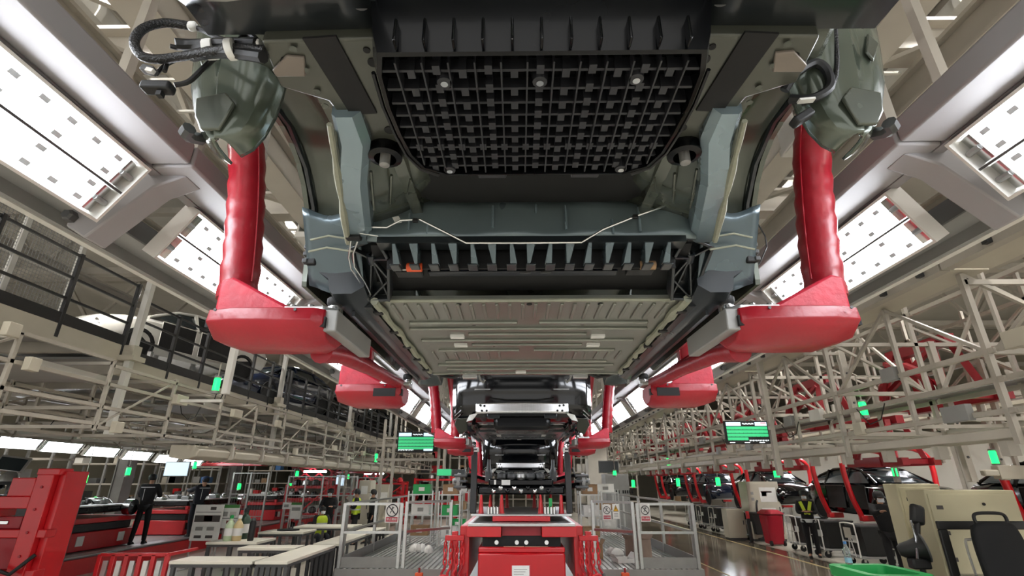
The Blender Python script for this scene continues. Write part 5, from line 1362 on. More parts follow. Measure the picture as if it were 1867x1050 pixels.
MB().b2(q.x - .03, q.x + .03, q.y - .03, q.y + .03, 0, .12).build('shaft', M_GREY, t)
MB().lathe([(.03, .12), (.03, .26), (.02, .28)], 10, q).build('green_lens', M_GLED, t, True)

# ================================================================ centre: platforms, cart, drive unit
PYN = 11.6                      # near edge of the platforms
PZD = .30
def platform(s_, xin, xout, nm):
    t = thing('work_platform', 'low grey platform with ribbed aluminium deck %s of the red lift cart' % nm, 'platform', (s_ * (xin + xout) / 2, 16, 0), 'work platforms')
    x0, x1 = min(s_ * xin, s_ * xout), max(s_ * xin, s_ * xout)
    MB().b2(x0, x1, PYN, 21.4, PZD - .06, PZD).build('deck', M_GREY, t)
    n = 22
    for k in range(n):
        x = x0 + (x1 - x0) * (k + .5) / n
        MB().b2(x - .035, x + .035, PYN + .02, 21.4, PZD, PZD + .022).build('deck_plank', M_ALU, t, bevel=.004)
    MB().b2(x0, x1, PYN - .03, PYN, .04, PZD + .02).build('front_skirt', M_GREY, t)
    MB().b2(s_ * xout - .015, s_ * xout + .015, PYN, 21.4, .04, PZD + .02).build('side_skirt', M_GREY, t)
    for y in (PYN + .1, 15, 18, 21.2):
        for x in (x0 + .08, x1 - .08):
            MB().b2(x - .05, x + .05, y - .05, y + .05, 0, PZD - .05).build('foot', M_DGREY, t)
    # bevelled inner edge toward the cart
    return t
platform(-1, 1.35, 3.85, 'left')
platform(1, 1.35, 3.75, 'right')
def railing(lab, posts, zt=1.57, kick=True):
    t = thing('railing', lab, 'railing', (posts[0][0], posts[0][1], PZD), 'aluminium platform railings')
    for x, y in posts:
        MB().b2(x - .035, x + .035, y - .035, y + .035, PZD + .022, zt).build('post', M_ALU, t, bevel=.006)
    for (xa, ya), (xb, yb) in zip(posts[:-1], posts[1:]):
        for z in (zt - .02, (zt + PZD) / 2 + .06):
            MB().bar((xa, ya, z), (xb, yb, z), .05).build('rail', M_ALU, t)
        if kick: MB().bar((xa, ya, PZD + .13), (xb, yb, PZD + .13), .02, .2).build('kick_plate', M_GREY, t)
    return t
rl = -3.8
railing('aluminium railing across the front of the left platform', [(rl, PYN + .05), (-2.57, PYN + .05), ])
railing('aluminium railing along the inner front part of the left platform', [(-2.46, PYN + .05), (-1.62, PYN + 1.0)], 1.6, False)
railing('aluminium railing along the outer side of the left platform', [(rl, PYN + .2), (rl, 14.2), (rl, 16.8), (rl, 19.2), (rl, 21.2)], 1.57, True)
railing('aluminium railing across the front of the right platform', [(2.5, PYN + .05), (3.68, PYN + .05)])
railing('aluminium railing at the inner front part of the right platform', [(1.62, PYN + .6), (2.4, PYN + .05)], 1.6, False)
railing('aluminium railing along the outer side of the right platform', [(3.68, PYN + .2), (3.68, 14.2), (3.68, 16.8), (3.68, 19.2), (3.68, 21.2)], 1.57, True)
def no_climb(lab, u0, v0, u1, v1, Y, warn=False):
    a, b = PY(u0, v0, Y), PY(u1, v1, Y)
    W, H = b.x - a.x, a.z - b.z
    t = thing('safety_sign', lab, 'sign', ((a.x + b.x) / 2, Y, b.z), 'safety signs on the railings')
    MB().b2(a.x, b.x, Y, Y + .012, b.z, a.z).build('plate', M_PAPER, t)
    cx = (a.x + b.x) / 2
    if warn:
        cz = a.z - .3 * H
        MB().ext([(cx - .42 * W, Y - .004, cz - .2 * H), (cx + .42 * W, Y - .004, cz - .2 * H), (cx, Y - .004, cz + .24 * H)], (0, .004, 0)).build('triangle_border', M_SIGNBLK, t)
        MB().ext([(cx - .34 * W, Y - .007, cz - .17 * H), (cx + .34 * W, Y - .007, cz - .17 * H), (cx, Y - .007, cz + .18 * H)], (0, .003, 0)).build('triangle', M_SIGNYEL, t)
        MB().b2(cx - .04 * W, cx + .04 * W, Y - .01, Y - .007, cz - .06 * H, cz + .08 * H).build('symbol', M_SIGNBLK, t)
        for k in range(3): MB().b2(cx - .3 * W, cx + .3 * W, Y - .004, Y, a.z - (.66 + .09 * k) * H, a.z - (.62 + .09 * k) * H).build('print_line', M_G1, t)
        return t
    r = W * .40; cz = a.z - .36 * H
    MB().tube([(cx + r * math.cos(k * math.pi / 12), Y - .006, cz + r * math.sin(k * math.pi / 12)) for k in range(24)], W * .035, 6, True).build('ring', M_SIGNBLK, t, True)
    d = r * .72
    MB().bar((cx - d, Y - .005, cz + d), (cx + d, Y - .005, cz - d), W * .06, .006, (0, 1, 0)).build('slash', M_SIGNBLK, t)
    f = lambda x, z: (cx + x * W, Y - .004, cz + z * W)
    fig = MB().lathe([(.045 * W, 0), (.045 * W, .004)], 10, (cx + .02 * W, Y - .006, cz + .22 * W), Matrix.Rotation(-math.pi / 2, 3, 'X')).build('climber_symbol', M_SIGNBLK, t)
    for p_, q_ in ((f(.01, .17), f(-.02, .0)), (f(.01, .15), f(.13, .19)), (f(.01, .14), f(-.11, .08)), (f(-.02, 0), f(.1, -.06)), (f(.1, -.06), f(.1, -.18)), (f(-.02, 0), f(-.12, -.1)), (f(-.12, -.1), f(-.14, -.2))):
        MB().bar(p_, q_, .05 * W, .005, (0, 1, 0)).build('climber_limb', M_SIGNBLK, fig)
    MB().b2(a.x + .08 * W, b.x - .08 * W, Y - .004, Y, b.z + .06 * H, b.z + .29 * H).build('red_band', M_SIGNRED, t)
    text('band_lettering', '禁止翻越', W * .19, M_PAPER, t, (cx, Y - .006, b.z + .175 * H), (math.pi / 2, 0, 0), thick=.001)
    return t
no_climb('white no-climbing sign with red band on the left platform railing', 704, 918, 726, 953, PYN + .012)
no_climb('white no-climbing sign with red band on the right platform railing, beside the corner post', 1166, 918, 1187, 951, PYN - .02)
no_climb('plastic-wrapped no-climbing sign hanging on the inner right railing', 1098, 920, 1115, 948, PYN + .21)
no_climb('yellow triangle warning sign beside the wrapped sign on the inner right railing', 1116, 919, 1130, 946, PYN + .2, True)
# ---- red lift cart
CY = 9.2
t = thing('lift_cart', 'big red lift cart with white notice on its front, in the middle of the picture', 'cart', (0, CY, 0))
MB().b2(-.72, .72, CY, CY + 3.2, .12, .90).build('cart_body', M_RED, t, bevel=.03)
MB().b2(-.72, .72, CY + .02, CY + 3.2, .90, .985).build('cart_lid', M_RED, t, bevel=.02)
MB().b2(-.30, .04, CY + .04, CY + .14, .985, .99).build('lid_tape', mat('pale_tape', '#d9a48c', .6), t)
MB().b2(.06, .44, CY + .04, CY + .1, .985, .99).build('lid_tape', mat('pale_tape', '#d9a48c', .6), t)
nt = MB().b2(-.16, .14, CY - .012, CY - .0, .30, .72).build('white_notice', M_PAPER, t)
MB().b2(.125, .14, CY - .014, CY - .012, .30, .72).build('notice_margin', M_SIGNRED, nt)
for k in range(9): MB().b2(-.13, .09 - .03 * (k % 3), CY - .0135, CY - .012, .66 - .035 * k, .668 - .035 * k).build('print_line', M_G1, nt)
for x in (-.42, .36): MB().b2(x, x + .12, CY - .012, CY + .02, .46, .52).build('lamp_slot', M_BLK, t)
for s_ in (-1, 1):
    for y in (CY + .4, CY + 2.8):
        MB().lathe([(.02, -.05), (.12, -.05), (.12, .05), (.02, .05)], 16, (s_ * .6, y, .12), Matrix.Rotation(math.pi / 2, 3, 'Y')).build('wheel', M_RUBBER, t, True)
MB().b2(-.66, .66, CY + .12, CY + 3.0, .985, 1.15).build('scissor_housing', M_BLK, t)
for x in (-.42, -.08, .08, .42): MB().lathe([(.035, 0), (.035, .03)], 10, (x, CY + .1, 1.05), Matrix.Rotation(math.pi / 2, 3, 'X')).build('bolt_head', M_CHROME, t)
MB().b2(-.90, .90, CY - .05, CY + 3.2, 1.30, 1.35).build('upper_plate', M_ALU, t, bevel=.008)
for s_ in (-1, 1):
    MB().b2(min(s_ * .34, s_ * .92), max(s_ * .34, s_ * .92), CY - .04, CY + 3.2, 1.14, 1.30).build('upper_box', M_RED, t, bevel=.01)
    MB().b2(min(s_ * .88, s_ * 1.04), max(s_ * .88, s_ * 1.04), CY + .1, CY + 3.0, .5, 1.30).build('side_mast', M_RED, t, bevel=.015)
MB().b2(-.33, .33, CY + .1, CY + 3.0, 1.15, 1.30).build('upper_recess', M_DRED, t)
MB().b2(-.5, .5, CY + .2, CY + 3.0, 1.36, 1.44).build('upper_rail', M_RED, t, bevel=.01)
MB().b2(-.88, .88, CY + .25, CY + 3.1, 1.44, 1.47).build('top_plate', M_ALU, t, bevel=.006)
for s_ in (-1, 1):
    for x, y in ((.72, .5), (.35, .5), (.66, 2.6), (.3, 2.6)):
        MB().lathe([(.05, 1.47), (.045, 1.5), (.022, 1.76), (.015, 1.78)], 10, (s_ * x, CY + y, 0)).build('support_cone', M_RED, t, True)
    for k in range(4):
        MB().lathe([(.022, 1.47), (.022, 1.58), (.012, 1.59)], 10, (s_ * (.42 + .055 * k), CY + .38, 0)).build('weight_pin', M_CHROME, t, True)
MB().b2(.50, .56, CY + .5, CY + .56, 1.47, 1.72).build('green_stop', M_GREENB, t)
# red hooks and chains at both sides of the cart
for s_, nm in ((-1, 'left'), (1, 'right')):
    x = s_ * 1.12
    t = thing('lifting_tackle', 'red lifting hooks and shackles hanging on a post %s of the lift cart' % nm, 'tackle', (x, CY, 0), 'red lifting tackle')
    MB().b2(x - .05, x + .05, CY + .02, CY + .12, 0, 1.22).build('post', M_RED, t, bevel=.01)
    MB().b2(x - .16, x + .16, CY + .0, CY + .1, 1.08, 1.16).build('hook_bar', M_RED, t, bevel=.01)
    for k, dx in enumerate((-.14, -.05, .05, .14)):
        zc = 1.08
        for j in range(4):
            c = V(x + dx, CY - .04, zc - .05 - .085 * j)
            pts = [c + V(.026 * math.cos(a * math.pi / 5) * (1 if j % 2 else .5), .022 * math.cos(a * math.pi / 5) * (0 if j % 2 else 1), .052 * math.sin(a * math.pi / 5)) for a in range(10)]
            MB().tube(pts, .012, 6, True).build('chain_link', M_RED, t, True)
        hz_ = zc - .05 - .085 * 4
        MB().tube([V(x + dx, CY - .04, hz_ + .06), V(x + dx, CY - .04, hz_), V(x + dx - s_ * -.05, CY - .04, hz_ - .08), V(x + dx + s_ * .02, CY - .04, hz_ - .16), V(x + dx - s_ * .05, CY - .04, hz_ - .14), V(x + dx - s_ * .07, CY - .04, hz_ - .08)], [.016, .02, .022, .022, .016, .01], 8).build('hook', M_RED if k % 3 else M_DRED, t, True)
    c = V(x - .16 * 1, CY - .07, .50) if s_ < 0 else V(x + .1, CY - .07, .52)
    MB().tube([c + V(.085 * math.cos(a * math.pi / 8), 0, .085 * math.sin(a * math.pi / 8)) for a in range(16)], .02, 8, True).build('ring', M_RED, t, True)
    if s_ > 0: MB().tube([c + V(.1, 0, .1), c + V(.16, -.02, -.2), c + V(.18, 0, -.45)], .025, 8).build('strap', M_DGREY, t, True)
# drive unit (battery + axle) on the cart, under the third car
DY = CY + .6
t = thing('chassis_unit', 'black chassis and drive unit with hubs, resting on the red lift cart', 'chassis', (0, DY, 1.78))
MB().b2(-.80, .80, DY, DY + 2.6, 1.78, 1.92).build('battery_tray', M_BPLAST, t, bevel=.03)
MB().b2(-.60, .60, DY + .05, DY + 1.0, 1.92, 2.05).build('subframe', M_BPLAST, t, bevel=.03)
random.seed(3)
for k in range(9):
    x = -.36 + .09 * k
    MB().lathe([(.05, 0), (.09, .04), (.08, .1), (.03, .14)], 10, (x, DY + .1 + .1 * (k % 2), 2.03)).build('motor_casting', M_ALU if 2 < k < 6 else M_DGREY, t, True)
for k in range(9):
    MB().lathe([(.0, 0), (.035, 0), (.04, .05), (.02, .07)], 9, (-.5 + .125 * k, DY - .02, 1.84 + .05 * (k % 2)), Matrix.Rotation(math.pi / 2, 3, 'X')).build('fitting', (M_CHROME, M_ALU, M_BPLAST)[k % 3], t, True)
MB().b2(-.36, -.2, DY - .01, DY + .0, 1.94, 2.03).build('paper_label', M_PAPER, t)
MB().b2(-.5, -.46, DY - .01, DY + .0, 1.95, 2.03).build('paper_label', M_PAPER, t)
for s_ in (-1, 1):
    MB().tube([(s_ * .6, DY + .3, 1.9), (s_ * .95, DY + .25, 1.92), (s_ * 1.1, DY + .2, 1.95)], .05, 8).build('control_arm', M_BPLAST, t, True)
    MB().tube([(s_ * .6, DY + .4, 2.02), (s_ * .9, DY + .3, 2.10), (s_ * 1.08, DY + .25, 2.1)], .03, 8).build('upper_arm', M_BPLAST, t, True)
    for k in range(3):
        MB().b2(min(s_ * 1.02, s_ * 1.26), max(s_ * 1.02, s_ * 1.26), DY + .1, DY + .35, 1.88 + .1 * k, 1.93 + .1 * k).build('brake_shield', M_DGREY, t, bevel=.015)
    MB().lathe([(.04, -.06), (.15, -.06), (.16, .0), (.07, .05), (.05, .1)], 18, (s_ * 1.2, DY + .25, 2.0), Matrix.Rotation(s_ * math.pi / 2, 3, 'Y')).build('wheel_hub', M_GREY, t, True)
    MB().lathe([(.06, 2.0), (.075, 2.05), (.06, 2.1), (.075, 2.15), (.06, 2.2), (.04, 2.25), (.03, 2.4)], 12, (s_ * .62, DY + .35, 0)).build('spring_strut', M_DGREY, t, True)
    MB().tube([(s_ * .9, DY + .4, 2.1), (s_ * 1.0, DY + .35, 2.25), (s_ * 1.05, DY + .3, 2.05)], .015, 6).build('brake_hose', M_RUBBER, t, True)
# black lift columns with white caps beside the third car
for s_, nm in ((-1, 'left'), (1, 'right')):
    x = s_ * .87
    t = thing('lift_column', 'black lift column with white top block, %s of the lowered car' % nm, 'column', (x, 9.75, 1.47), 'black lift columns')
    MB().b2(x - .055, x + .055, 9.72, 9.83, 1.47, 2.52).build('shaft', M_BLACK, t, bevel=.008)
    MB().b2(x - .08, x + .08, 9.68, 9.84, 2.52, 2.6).build('top_block', M_PAPER, t, bevel=.01)
    MB().b2(x - .05, x + .05, 9.675, 9.68, 2.545, 2.575).build('block_print', M_DGREY, t)
# floor guide strip between platforms
o = MB().b2(-1.2, 1.2, 3, 26, 0, .006).build('trim_3', mat('grey_guide_strip', '#8b8b86', .4, .3, .1, 3)); struct(o)
for i, (u, v, nm) in enumerate(((764, 1048, 'left'), (1140, 1048, 'right'))):
    q = PZ(u, v, .3); q = V(q.x, q.y, 0)
    t = thing('corner_guard', 'small orange-red floor post at the %s platform corner' % nm, 'post', tuple(q), 'orange floor posts')
    MB().lathe([(.06, 0), (.06, .02), (.045, .03)], 12, q).build('foot', M_DGREY, t, True)
    MB().b2(q.x - .075, q.x + .075, q.y - .05, q.y + .05, .03, .34).build('guard_block', M_ORANGE, t, bevel=.015)
    MB().lathe([(.02, .34), (.02, .42)], 8, q).build('pin', M_DRED, t)
# ================================================================ right side: lattice gantry
def gantry_bay(i, y0, L):
    random.seed(100 + i)
    x0, x1, x2 = 4.75, 6.5, 8.6
    y1 = y0 + L
    t = thing('lattice_gantry', 'beige lattice gantry bay right of the line, %s from the camera' % ORD[i], 'gantry', (x0, y0, 2.6), 'lattice gantry bays on the right')
    zt = 4.2
    MB().b2(x0 - .06, x0 + .06, y0, y1, zt, zt + .2).build('top_rail', M_BEIGE, t)
    MB().b2(x0 + .06, x0 + .5, y0, y1, zt + .02, zt + .05).build('top_shelf', M_CREAM, t)
    k = 0; y = y0 + .2
    while y < y1 - .05:
        MB().b2(x0 - .12, x0 - .06, y, y + .07, zt + .02, zt + .22).build('rail_clip', M_BLACK, t, bevel=.006); y += .62
    for x in (x0 + .25, x1, x2):
        MB().bar((x, y0 + .1, 2.35), (x, y0 + .1, zt if x < 6 else 5.4), .06).build('upright', M_BEIGE, t)
        MB().bar((x, y0 + L / 2, 2.55), (x, y0 + L / 2, zt if x < 6 else 5.1), .05).build('upright', M_BEIGE, t)
    for z in (3.3, 3.0, 2.68):
        MB().bar((x0 + .25, y0, z), (x0 + .25, y1, z), .055).build('long_rail', M_BEIGE, t)
    for z in (4.6, 3.7, 3.15, 2.7):
        MB().bar((x1, y0, z), (x1, y1, z), .06).build('long_rail', M_BEIGE, t)
    for z in (4.9, 4.1, 3.4, 2.8):
        MB().bar((x2, y0, z), (x2, y1, z), .06).build('long_rail', M_BEIGE, t)
    for z in (4.1, 3.3, 2.68):
        MB().bar((x0 + .25, y0 + .1, z), (x2, y0 + .1, z), .06).build('cross_rail', M_BEIGE, t)
    for y in (y0 + L * .33, y0 + L * .66):
        MB().bar((x0 + .25, y, 2.68), (x1, y, 2.7), .045).build('cross_rail', M_BEIGE, t)
    for (p, q) in (((x0 + .25, y0 + .1, 3.3), (x0 + .25, y0 + L / 2, zt)), ((x0 + .25, y0 + L / 2, zt), (x0 + .25, y1, 3.3)), ((x0 + .25, y0 + .1, zt), (x1, y0 + .1, 3.3)), ((x1, y0, 3.15), (x1, y0 + L / 2, 4.6)), ((x1, y0 + L / 2, 4.6), (x1, y1, 3.15)), ((x1, y0 + .1, 4.4), (x2, y0 + .1, 3.4)), ((x2, y0, 3.4), (x2, y1, 4.9)), ((x2, y0, 4.9), (x2, y1, 3.4))):
        MB().bar(p, q, .04).build('brace', M_BEIGE, t)
    MB().b2(x1 - .25, x1 + .25, y0, y1 - .04, 3.20, 3.23).build('walk_plank', M_GREY, t)
    MB().b2(x0 + .3, x0 + .75, y0, y1 - .04, 2.42, 2.52).build('lower_trunking', M_DUN, t, bevel=.01)
    for k in range(3):
        y = y0 + .3 + k * L / 3
        MB().b2(x0 + .3, x0 + .42, y, y + .1, 2.25, 2.4).build('bracket', M_BEIGE, t)
        b = random.choice((3.0, 3.3, 2.68))
        MB().b2(x0 + .17, x0 + .25, y + .2, y + .2 + random.uniform(.12, .4), b - .05, b + .13).build('junction_box', random.choice((M_CREAM, M_WHITE, M_GREY)), t, bevel=.006)
    y = y0 + random.uniform(.2, L - .8)
    MB().tube([(x0 + .22, y, 3.0), (x0 + .22, y + .15, 2.8), (x0 + .22, y + .4, 2.76), (x0 + .22, y + .6, 3.0)], .008, 5).build('cable', M_RUBBER, t, True)
    return t
for i in range(12):
    gantry_bay(i, 2.4 + 2.75 * i, 2.72)
# dark red empty carriers stored in the gantry
def red_carrier(i, x, y, z, sc=1.0):
    t = thing('empty_carrier', 'dark red empty carrier frame inside the right gantry, %s from the camera' % ORD[i], 'carrier', (x, y, z), 'empty red carriers in the right gantry')
    def m(p, q, w_, nm='frame_member'): MB().bar(V(x, y, z) + V(*p) * sc, V(x, y, z) + V(*q) * sc, w_ * sc).build(nm, M_DRED, t)
    m((0, 0, 0), (0, 2.0, 0), .16, 'lower_beam'); m((.7, 0, 0), (.7, 2.0, 0), .16, 'lower_beam')
    m((0, .3, 0), (.2, .5, .95), .11, 'leg'); m((0, 1.7, 0), (.2, 1.5, .95), .11, 'leg'); m((.7, .3, 0), (.5, .5, .95), .11, 'leg'); m((.7, 1.7, 0), (.5, 1.5, .95), .11, 'leg')
    m((.35, .3, .95), (.35, 1.7, .95), .18, 'upper_beam'); m((0, .2, 0), (.7, .2, 0), .1, 'cross_bar'); m((0, 1.8, 0), (.7, 1.8, 0), .1, 'cross_bar')
    m((.0, .35, .2), (.1, 1.55, .8), .07, 'brace'); m((.1, .45, .8), (0, 1.65, .2), .07, 'brace')
    P = [V(x, y, z) + V(-.1 + 0, 1.0 + .55 * math.cos(a * math.pi / 8), .12 + .5 * math.sin(a * math.pi / 8)) * sc for a in range(9)]
    MB().tube(P, .07 * sc, 8).build('arched_arm', M_DRED, t, True)
    MB().b2(x - .1 * sc, x - .04 * sc, y + .7 * sc, y + 1.3 * sc, z - .1 * sc, z + .12 * sc).build('side_plate', M_DRED, t)
    return t
for i in range(8):
    red_carrier(i, 6.75, 4.3 + 3.4 * i, 3.26)
for i in range(6):
    red_carrier(8 + i, 7.3, 5.4 + 4.6 * i, 2.36, .85)
# long lamp strips below the gantry over the right line
for i in range(9):
    y = 9.2 + 2.9 * i
    t = thing('strip_light', 'long white strip light over the right car line, %s from the camera' % ORD[i], 'light', (11.4, y, 2.95), 'strip lights over the right line')
    MB().b2(11.3, 11.55, y, y + 2.4, 2.98, 3.06).build('housing', M_WHITE, t)
    MB().b2(11.32, 11.53, y + .04, y + 2.36, 2.95, 2.98).build('diffuser', M_LAMP, t)
    for dy in (.3, 2.1): MB().bar((11.42, y + dy, 3.06), (11.42, y + dy, 3.6), .03).build('hanger', M_BEIGE, t)
o = MB().b2(11.0, 11.9, 6, 40, 3.6, 3.75).build('strip_light_beam', M_CREAM); tag(o, 'long cream beam carrying the strip lights over the right car line', 'beam', None, 'structure')
o = MB().b2(14.1, 14.2, 2, 44, 0, 3.4).build('partition_panel', mat('pale_partition', '#a6a296', .6, 0, .05, 1)); tag(o, 'pale partition wall behind the right car line', 'partition', None, 'structure')
for i in range(14):
    y = 3 + 2.8 * i
    t = thing('partition_post', 'beige post in front of the pale partition on the right, %s from the camera' % ORD[i], 'post', (14.0, y, 0), 'partition posts', 'structure')
    MB().b2(13.95, 14.08, y - .06, y + .06, 0, 5.2).build('shaft', M_BEIGE, t)
    MB().bar((14.0, y, 3.4), (11.9, y, 3.7), .08).build('cantilever', M_BEIGE, t)
# hanging posts with green lamps
for i, (u0, v0, u1, v1, Y) in enumerate(((1520, 622, 1562, 768, 8.6), (1730, 700, 1772, 872, 8.0), (1812, 715, 1832, 870, 9.5), (1618, 790, 1636, 875, 12))):
    p = PY(u1, v1, Y)
    t = thing('hanging_post', 'beige square post hanging from the right gantry, %s' % ['next to the red padded arm', 'ending beside the tall beige board', 'by the bright green edge lamp', 'above the black car with open doors'][i], 'post', (p.x, p.y, p.z), 'hanging posts on the right')
    MB().b2(p.x - .05, p.x + .05, p.y - .05, p.y + .05, p.z - .05, 4.15).build('shaft', M_BEIGE, t, bevel=.006)
    for k in range(3): MB().lathe([(.02, 0), (.02, .008)], 8, (p.x, p.y - .05, p.z + .3 + .5 * k), Matrix.Rotation(math.pi / 2, 3, 'X')).build('bolt_hole', M_DGREY, t)
    gx = min((5.0, 6.5, 8.6), key=lambda g: abs(g - p.x)); MB().bar((p.x, p.y, 4.1), (gx, p.y, 4.1), .05).build('arm', M_BEIGE, t)
    if i == 0: MB().b2(p.x - .35, p.x + .05, p.y - .08, p.y + .02, p.z - .12, p.z - .05).build('shelf_arm', M_CREAM, t)
for i, (u, v, Y, h) in enumerate(((1577, 757, 8.6, .2), (1816, 845, 9.5, .2), (1634, 868, 12, .16), (1220, 850, 22, .3), (1237, 886, 24, .3), (1310, 885, 20, .25), (1155, 888, 26, .3), (1417, 870, 16, .2))):
    signal_lamp('green signal lamp on the right, %s' % ['next to the padded arm and square post', 'bright one by the right picture edge', 'above the black car with open doors', 'high one over the far aisle', 'low one over the far aisle', 'over the black tubs', 'farthest by the grey cabinet', 'above the white cabinet'][i], PY(u, v, Y), h, .055 if Y < 15 else .08, hang=.5, gantry=True)
# ---- black cars on red carriers at the right line
CX = 10.3
def c_arm(lab, y, grp='red C-shaped carriers of the right line'):
    t = thing('c_carrier', lab, 'carrier', (CX - 1.1, y, 1.0), grp)
    for nm, x in (('near', CX - 1.15), ('far', CX + 1.15)):
        s_ = 1 if x < CX else -1
        for dy in (-.75, .75):
            MB().tube(smooth_path([V(x + s_ * 1.0, y + dy, 2.9), V(x + s_ * .35, y + dy, 2.88), V(x - s_ * .02, y + dy, 2.68), V(x - s_ * .1, y + dy, 2.3), V(x - s_ * .02, y + dy, 1.6), V(x + s_ * .12, y + dy, 1.12)], 4), .07, 10).build('bent_arm', M_RED, t, True)
            MB().b2(min(x + s_ * .08, x + s_ * .5), max(x + s_ * .08, x + s_ * .5), y + dy - .08, y + dy + .08, 1.0, 1.14).build('foot', M_RED, t, bevel=.02)
    MB().b2(CX - .2, CX + .2, y - 1.0, y + 1.0, 2.84, 2.98).build('top_beam', M_RED, t, bevel=.02)
    MB().b2(CX - .05, CX + .05, y - .1, y + .1, 2.98, 3.6).build('trolley_post', M_DGREY, t)
    return t
o = MB().b2(CX - .15, CX + .15, 2, 44, 3.6, 3.85).build('line_track', M_CREAM); tag(o, 'cream conveyor track above the black cars of the right line', 'track', None, 'structure')
for i, (yc, m, lab) in enumerate(((9.3, M_CARBLK, 'black car body cut by the right picture edge, in red carrier arms'), (15.6, M_CARBLK, 'black car body with open door apertures, behind the white trolleys'), (21.9, M_CARBLK, 'black car body behind the white cabinet on the right line'), (28.2, M_CARBLUE, 'dark blue car body far back on the right line'), (34.5, M_CARBLK, 'farthest black car body on the right line'))):
    shell_car(lab, (CX, yc, .92), math.radians(180 if i != 1 else 180), m, 'car bodies on the right line', True)
    c_arm('red C-shaped carrier arms around %s' % ['the car at the right picture edge', 'the black car with open doors', 'the car behind the white cabinet', 'the dark blue car far right', 'the farthest car on the right'][i], yc)
# ---- trolleys and black tubs along the right aisle
def trolley(lab, x, y, h=.95, board_=None):
    t = thing('hand_trolley', lab, 'trolley', (x, y, 0), 'white hand trolleys on the right aisle')
    MB().tube(smooth_path([V(x, y - .3, .2), V(x, y - .3, h - .1), V(x, y - .22, h), V(x, y + .22, h), V(x, y + .3, h - .1), V(x, y + .3, .2)], 4), .018, 8).build('handle', M_WHITE, t, True)
    MB().b2(x - .0, x + 1.0, y - .32, y + .32, .18, .23).build('bed', M_GREY, t, bevel=.008)
    MB().bar((x, y - .12, .2), (x, y, h - .2), .02).build('strut', M_WHITE, t); MB().bar((x, y + .12, .2), (x, y, h - .2), .02).build('strut', M_WHITE, t)
    MB().bar((x, y - .3, .55), (x, y + .3, .55), .02).build('cross_bar', M_WHITE, t)
    for dx in (.1, .9):
        for dy in (-.26, .26):
            MB().lathe([(.03, -.02), (.085, -.02), (.085, .02), (.03, .02)], 14, (x + dx, y + dy, .085), Matrix.Rotation(math.pi / 2, 3, 'X')).build('castor', M_RUBBER, t, True)
            MB().b2(x + dx - .03, x + dx + .03, y + dy - .03, y + dy + .03, .1, .19).build('castor_fork', M_CHROME, t)
    if board_: MB().b2(x - .03, x - .015, y - .14, y + .14, h - .35, h - .1).build('card', board_, t)
    return t
def tub(lab, x, y, w_=.9, d=1.2, z0=.24, h=.7):
    t = thing('parts_tub', lab, 'tub', (x, y, z0), 'black parts tubs')
    P = lambda f, z: [V(x - w_ / 2 * f, y - d / 2 * f, z), V(x + w_ / 2 * f, y - d / 2 * f, z), V(x + w_ / 2 * f, y + d / 2 * f, z), V(x - w_ / 2 * f, y + d / 2 * f, z)]
    MB().loft([P(.9, z0), P(1.0, z0 + h), P(.95, z0 + h), P(.86, z0 + .03)]).build('tub_shell', M_RUBBER, t, bevel=.02)
    MB().loft([P(1.02, z0 + h - .03), P(1.05, z0 + h - .03), P(1.05, z0 + h + .01), P(1.02, z0 + h + .01)]).build('rim', M_DGREY, t)
    MB().b2(x - w_ / 2 - .012, x - w_ / 2 + .0, y - .1, y + .12, z0 + .3, z0 + .45).build('paper_label', M_PAPER, t)
    return t
XT = 8.6
for i, y in enumerate((11.2, 12.8, 14.5, 16.1, 17.4)):
    trolley('white hand trolley on the right aisle, %s' % ['in front of the tall beige boards', 'beside the water bottle', 'at the feet of the worker in yellow vest', 'beside the red bin', 'right behind the red bin'][i], XT, y, .98, M_CREAM if i == 2 else None)
    tub('black parts tub %s' % ['behind the tall beige boards', 'behind the trolley by the water bottle', 'behind the vest worker', 'on the trolley by the red bin', 'on the trolley behind the red bin'][i], XT + .55, y, .8, .62)
for i, y in enumerate((22.0, 23.6, 25.2, 26.8)):
    trolley('white hand trolley in the far row of black tubs, %s from the camera' % ORD[i], 8.3, y, .95)
    tub('black parts tub on a trolley in the far row, %s from the camera' % ORD[i], 8.9, y, .85, .64)
tub('wide black parts tub in front of the dark car bodies, nearest of the far row', 8.95, 20.3, 1.1, 1.3, .24, .72)
trolley('trolley under the wide black tub of the far row', 8.3, 20.3, .95)
# white cabinet with hose, low box, bollard, red bin
def cabinet(lab, x0, x1, y0, y1, z1, m=M_CREAM, notices=()):
    t = thing('control_cabinet', lab, 'cabinet', ((x0 + x1) / 2, y0, 0), 'control cabinets')
    MB().b2(x0, x1, y0, y1, .08, z1).build('cabinet_body', m, t, bevel=.012)
    MB().b2(x0 + .02, x1 - .02, y0 + .02, y1 - .02, 0, .08).build('plinth', M_DGREY, t)
    MB().b2(x0 + .03, x1 - .03, y0 - .012, y0, .14, z1 - .06).build('cabinet_door', m, t, bevel=.004)
    MB().b2(x1 - .1, x1 - .07, y0 - .03, y0 - .012, z1 * .5, z1 * .5 + .14).build('handle', M_DGREY, t)
    for fx, fz, w_, h_, mm in notices:
        MB().b2(x0 + fx, x0 + fx + w_, y0 - .02, y0 - .012, fz, fz + h_).build('notice', mm, t)
    return t
a = PZ(1378, 985, 0); b = PZ(1430, 992, 0)
YC = 19.9; xa, xb = PY(1372, 960, YC).x, PY(1432, 960, YC).x
